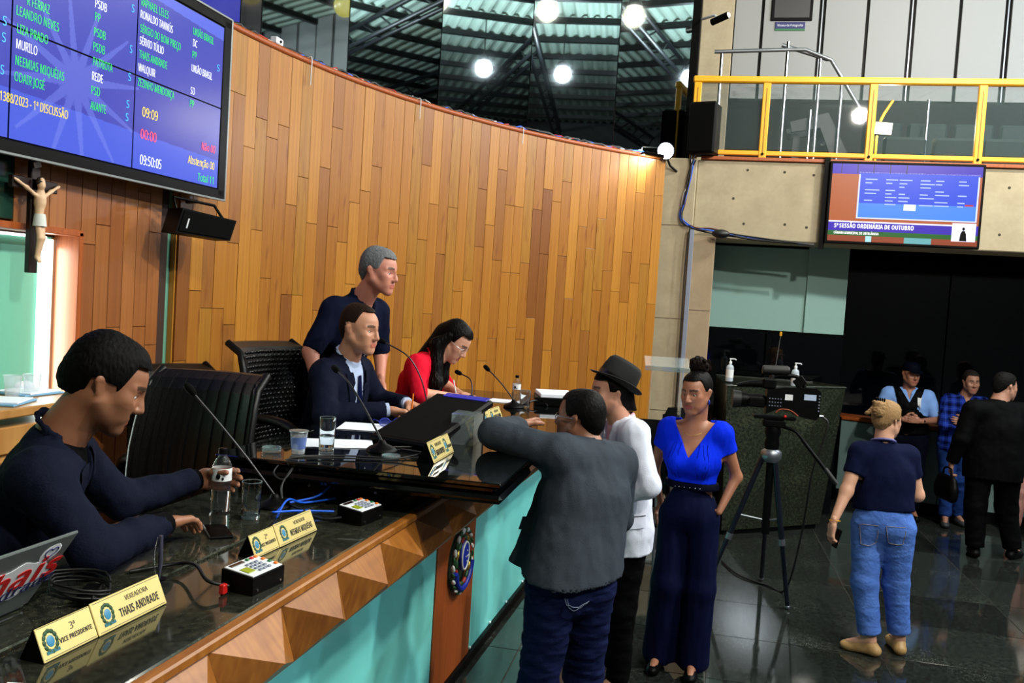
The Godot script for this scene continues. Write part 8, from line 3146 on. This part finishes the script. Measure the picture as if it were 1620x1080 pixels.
	var bs := cloth(Color(0.018, 0.018, 0.022), 0.75, 0.1)
	jacket(t, j, bs, b, 0.014, 0.024, V(2.84, 0.74, -8.94), 0.02, 0.0, 0.006)
	trousers(t, j, bs, b, 0.015, 0.012, 0.03, 0.045)
	for s in ["l", "r"]:
		shoe(t, j, s, M.black, b, 1.1)
	var bg = thing("hand_bag", "black soft briefcase hanging from the hand of the man in the black suit", "bag", V(2.45, 0.5, -8.95), 0.2)
	var bf := Field.new(0.012)
	bf.cap(V(0, 0.05, -0.13), V(0, 0.05, 0.13), 0.05, 0.05, 0.05, Vector3.RIGHT, 0.8)
	bf.cap(V(0, 0.2, -0.11), V(0, 0.2, 0.11), 0.045, 0.045, 0.08, Vector3.RIGHT, 0.7)
	bf.cap(V(0, 0.12, -0.12), V(0, 0.12, 0.12), 0.06, 0.06, 0.05, Vector3.RIGHT, 0.7)
	put(bg, "bag_body", field_mesh(bf, Vector3.ZERO), M.black)
	var hd := S.new()
	hd.tube(spline([V(0, 0.22, -0.08), V(0, 0.3, -0.06), V(0, 0.31, 0.06), V(0, 0.22, 0.08)], 5), 0.01, 6)
	hd.done("handle", M.black, bg)

	# woman at the right edge
	b = V(3.52, 0, -9.95)
	j = {"head": V(3.50, 1.52, -9.93), "hf": V(-0.6, -0.05, 0.8), "neck": V(3.52, 1.36, -9.96), "pel": V(3.54, 0.88, -9.97), "f": V(-0.5, 0, 0.85), "ls": V(3.66, 1.31, -9.88), "rs": V(3.40, 1.31, -10.05), "le": V(3.7, 1.06, -9.85), "lw": V(3.58, 0.95, -9.72), "ld": V(-0.7, 0.2, 0.5), "ln": V(-0.3, 0, -0.6), "re": V(3.34, 1.06, -10.02), "rw": V(3.36, 0.95, -9.84), "rd": V(0.3, 0.1, 0.8), "rn": V(0.6, 0, -0.3), "lk": V(3.6, 0.48, -9.9), "la": V(3.6, 0.1, -9.93), "lt": V(3.5, 0.03, -9.76), "rk": V(3.44, 0.48, -9.98), "ra": V(3.42, 0.1, -10.02), "rt": V(3.32, 0.03, -9.86), "g": 0.92, "bust": 0.045, "hcell": 0.008, "dcell": 0.007, "hs": 0.95}
	t = person("woman at the right picture edge, half hidden behind the man in black", b, j, Color(0.80, 0.58, 0.50), {})
	var hn := hair_field(j.head, j.hb, 0.95, 0.007, {"front": 0.084, "temple": 0.035, "thick": 0.01, "nape": -0.16})
	hn.cap(j.head + j.hb * V(0.06, 0, -0.05), j.head + j.hb * V(0.08, -0.13, -0.04), 0.04, 0.035, 0.04)
	hn.cap(j.head + j.hb * V(-0.06, 0, -0.05), j.head + j.hb * V(-0.08, -0.13, -0.04), 0.04, 0.035, 0.04)
	job([hn], t, "hair", hair_mat(Color(0.62, 0.48, 0.3), 0.6), b)
	jacket(t, j, cloth(Color(0.75, 0.72, 0.70)), b, 0.015, 0.013, V(3.54, 0.82, -9.97), 0.0, 0.08, 0.005, "blouse", 1.9)
	trousers(t, j, cloth(Color(0.62, 0.45, 0.42)), b, 0.016)
	for s in ["l", "r"]:
		shoe(t, j, s, sm(Color(0.6, 0.45, 0.38), 0.5), b, 0.9)
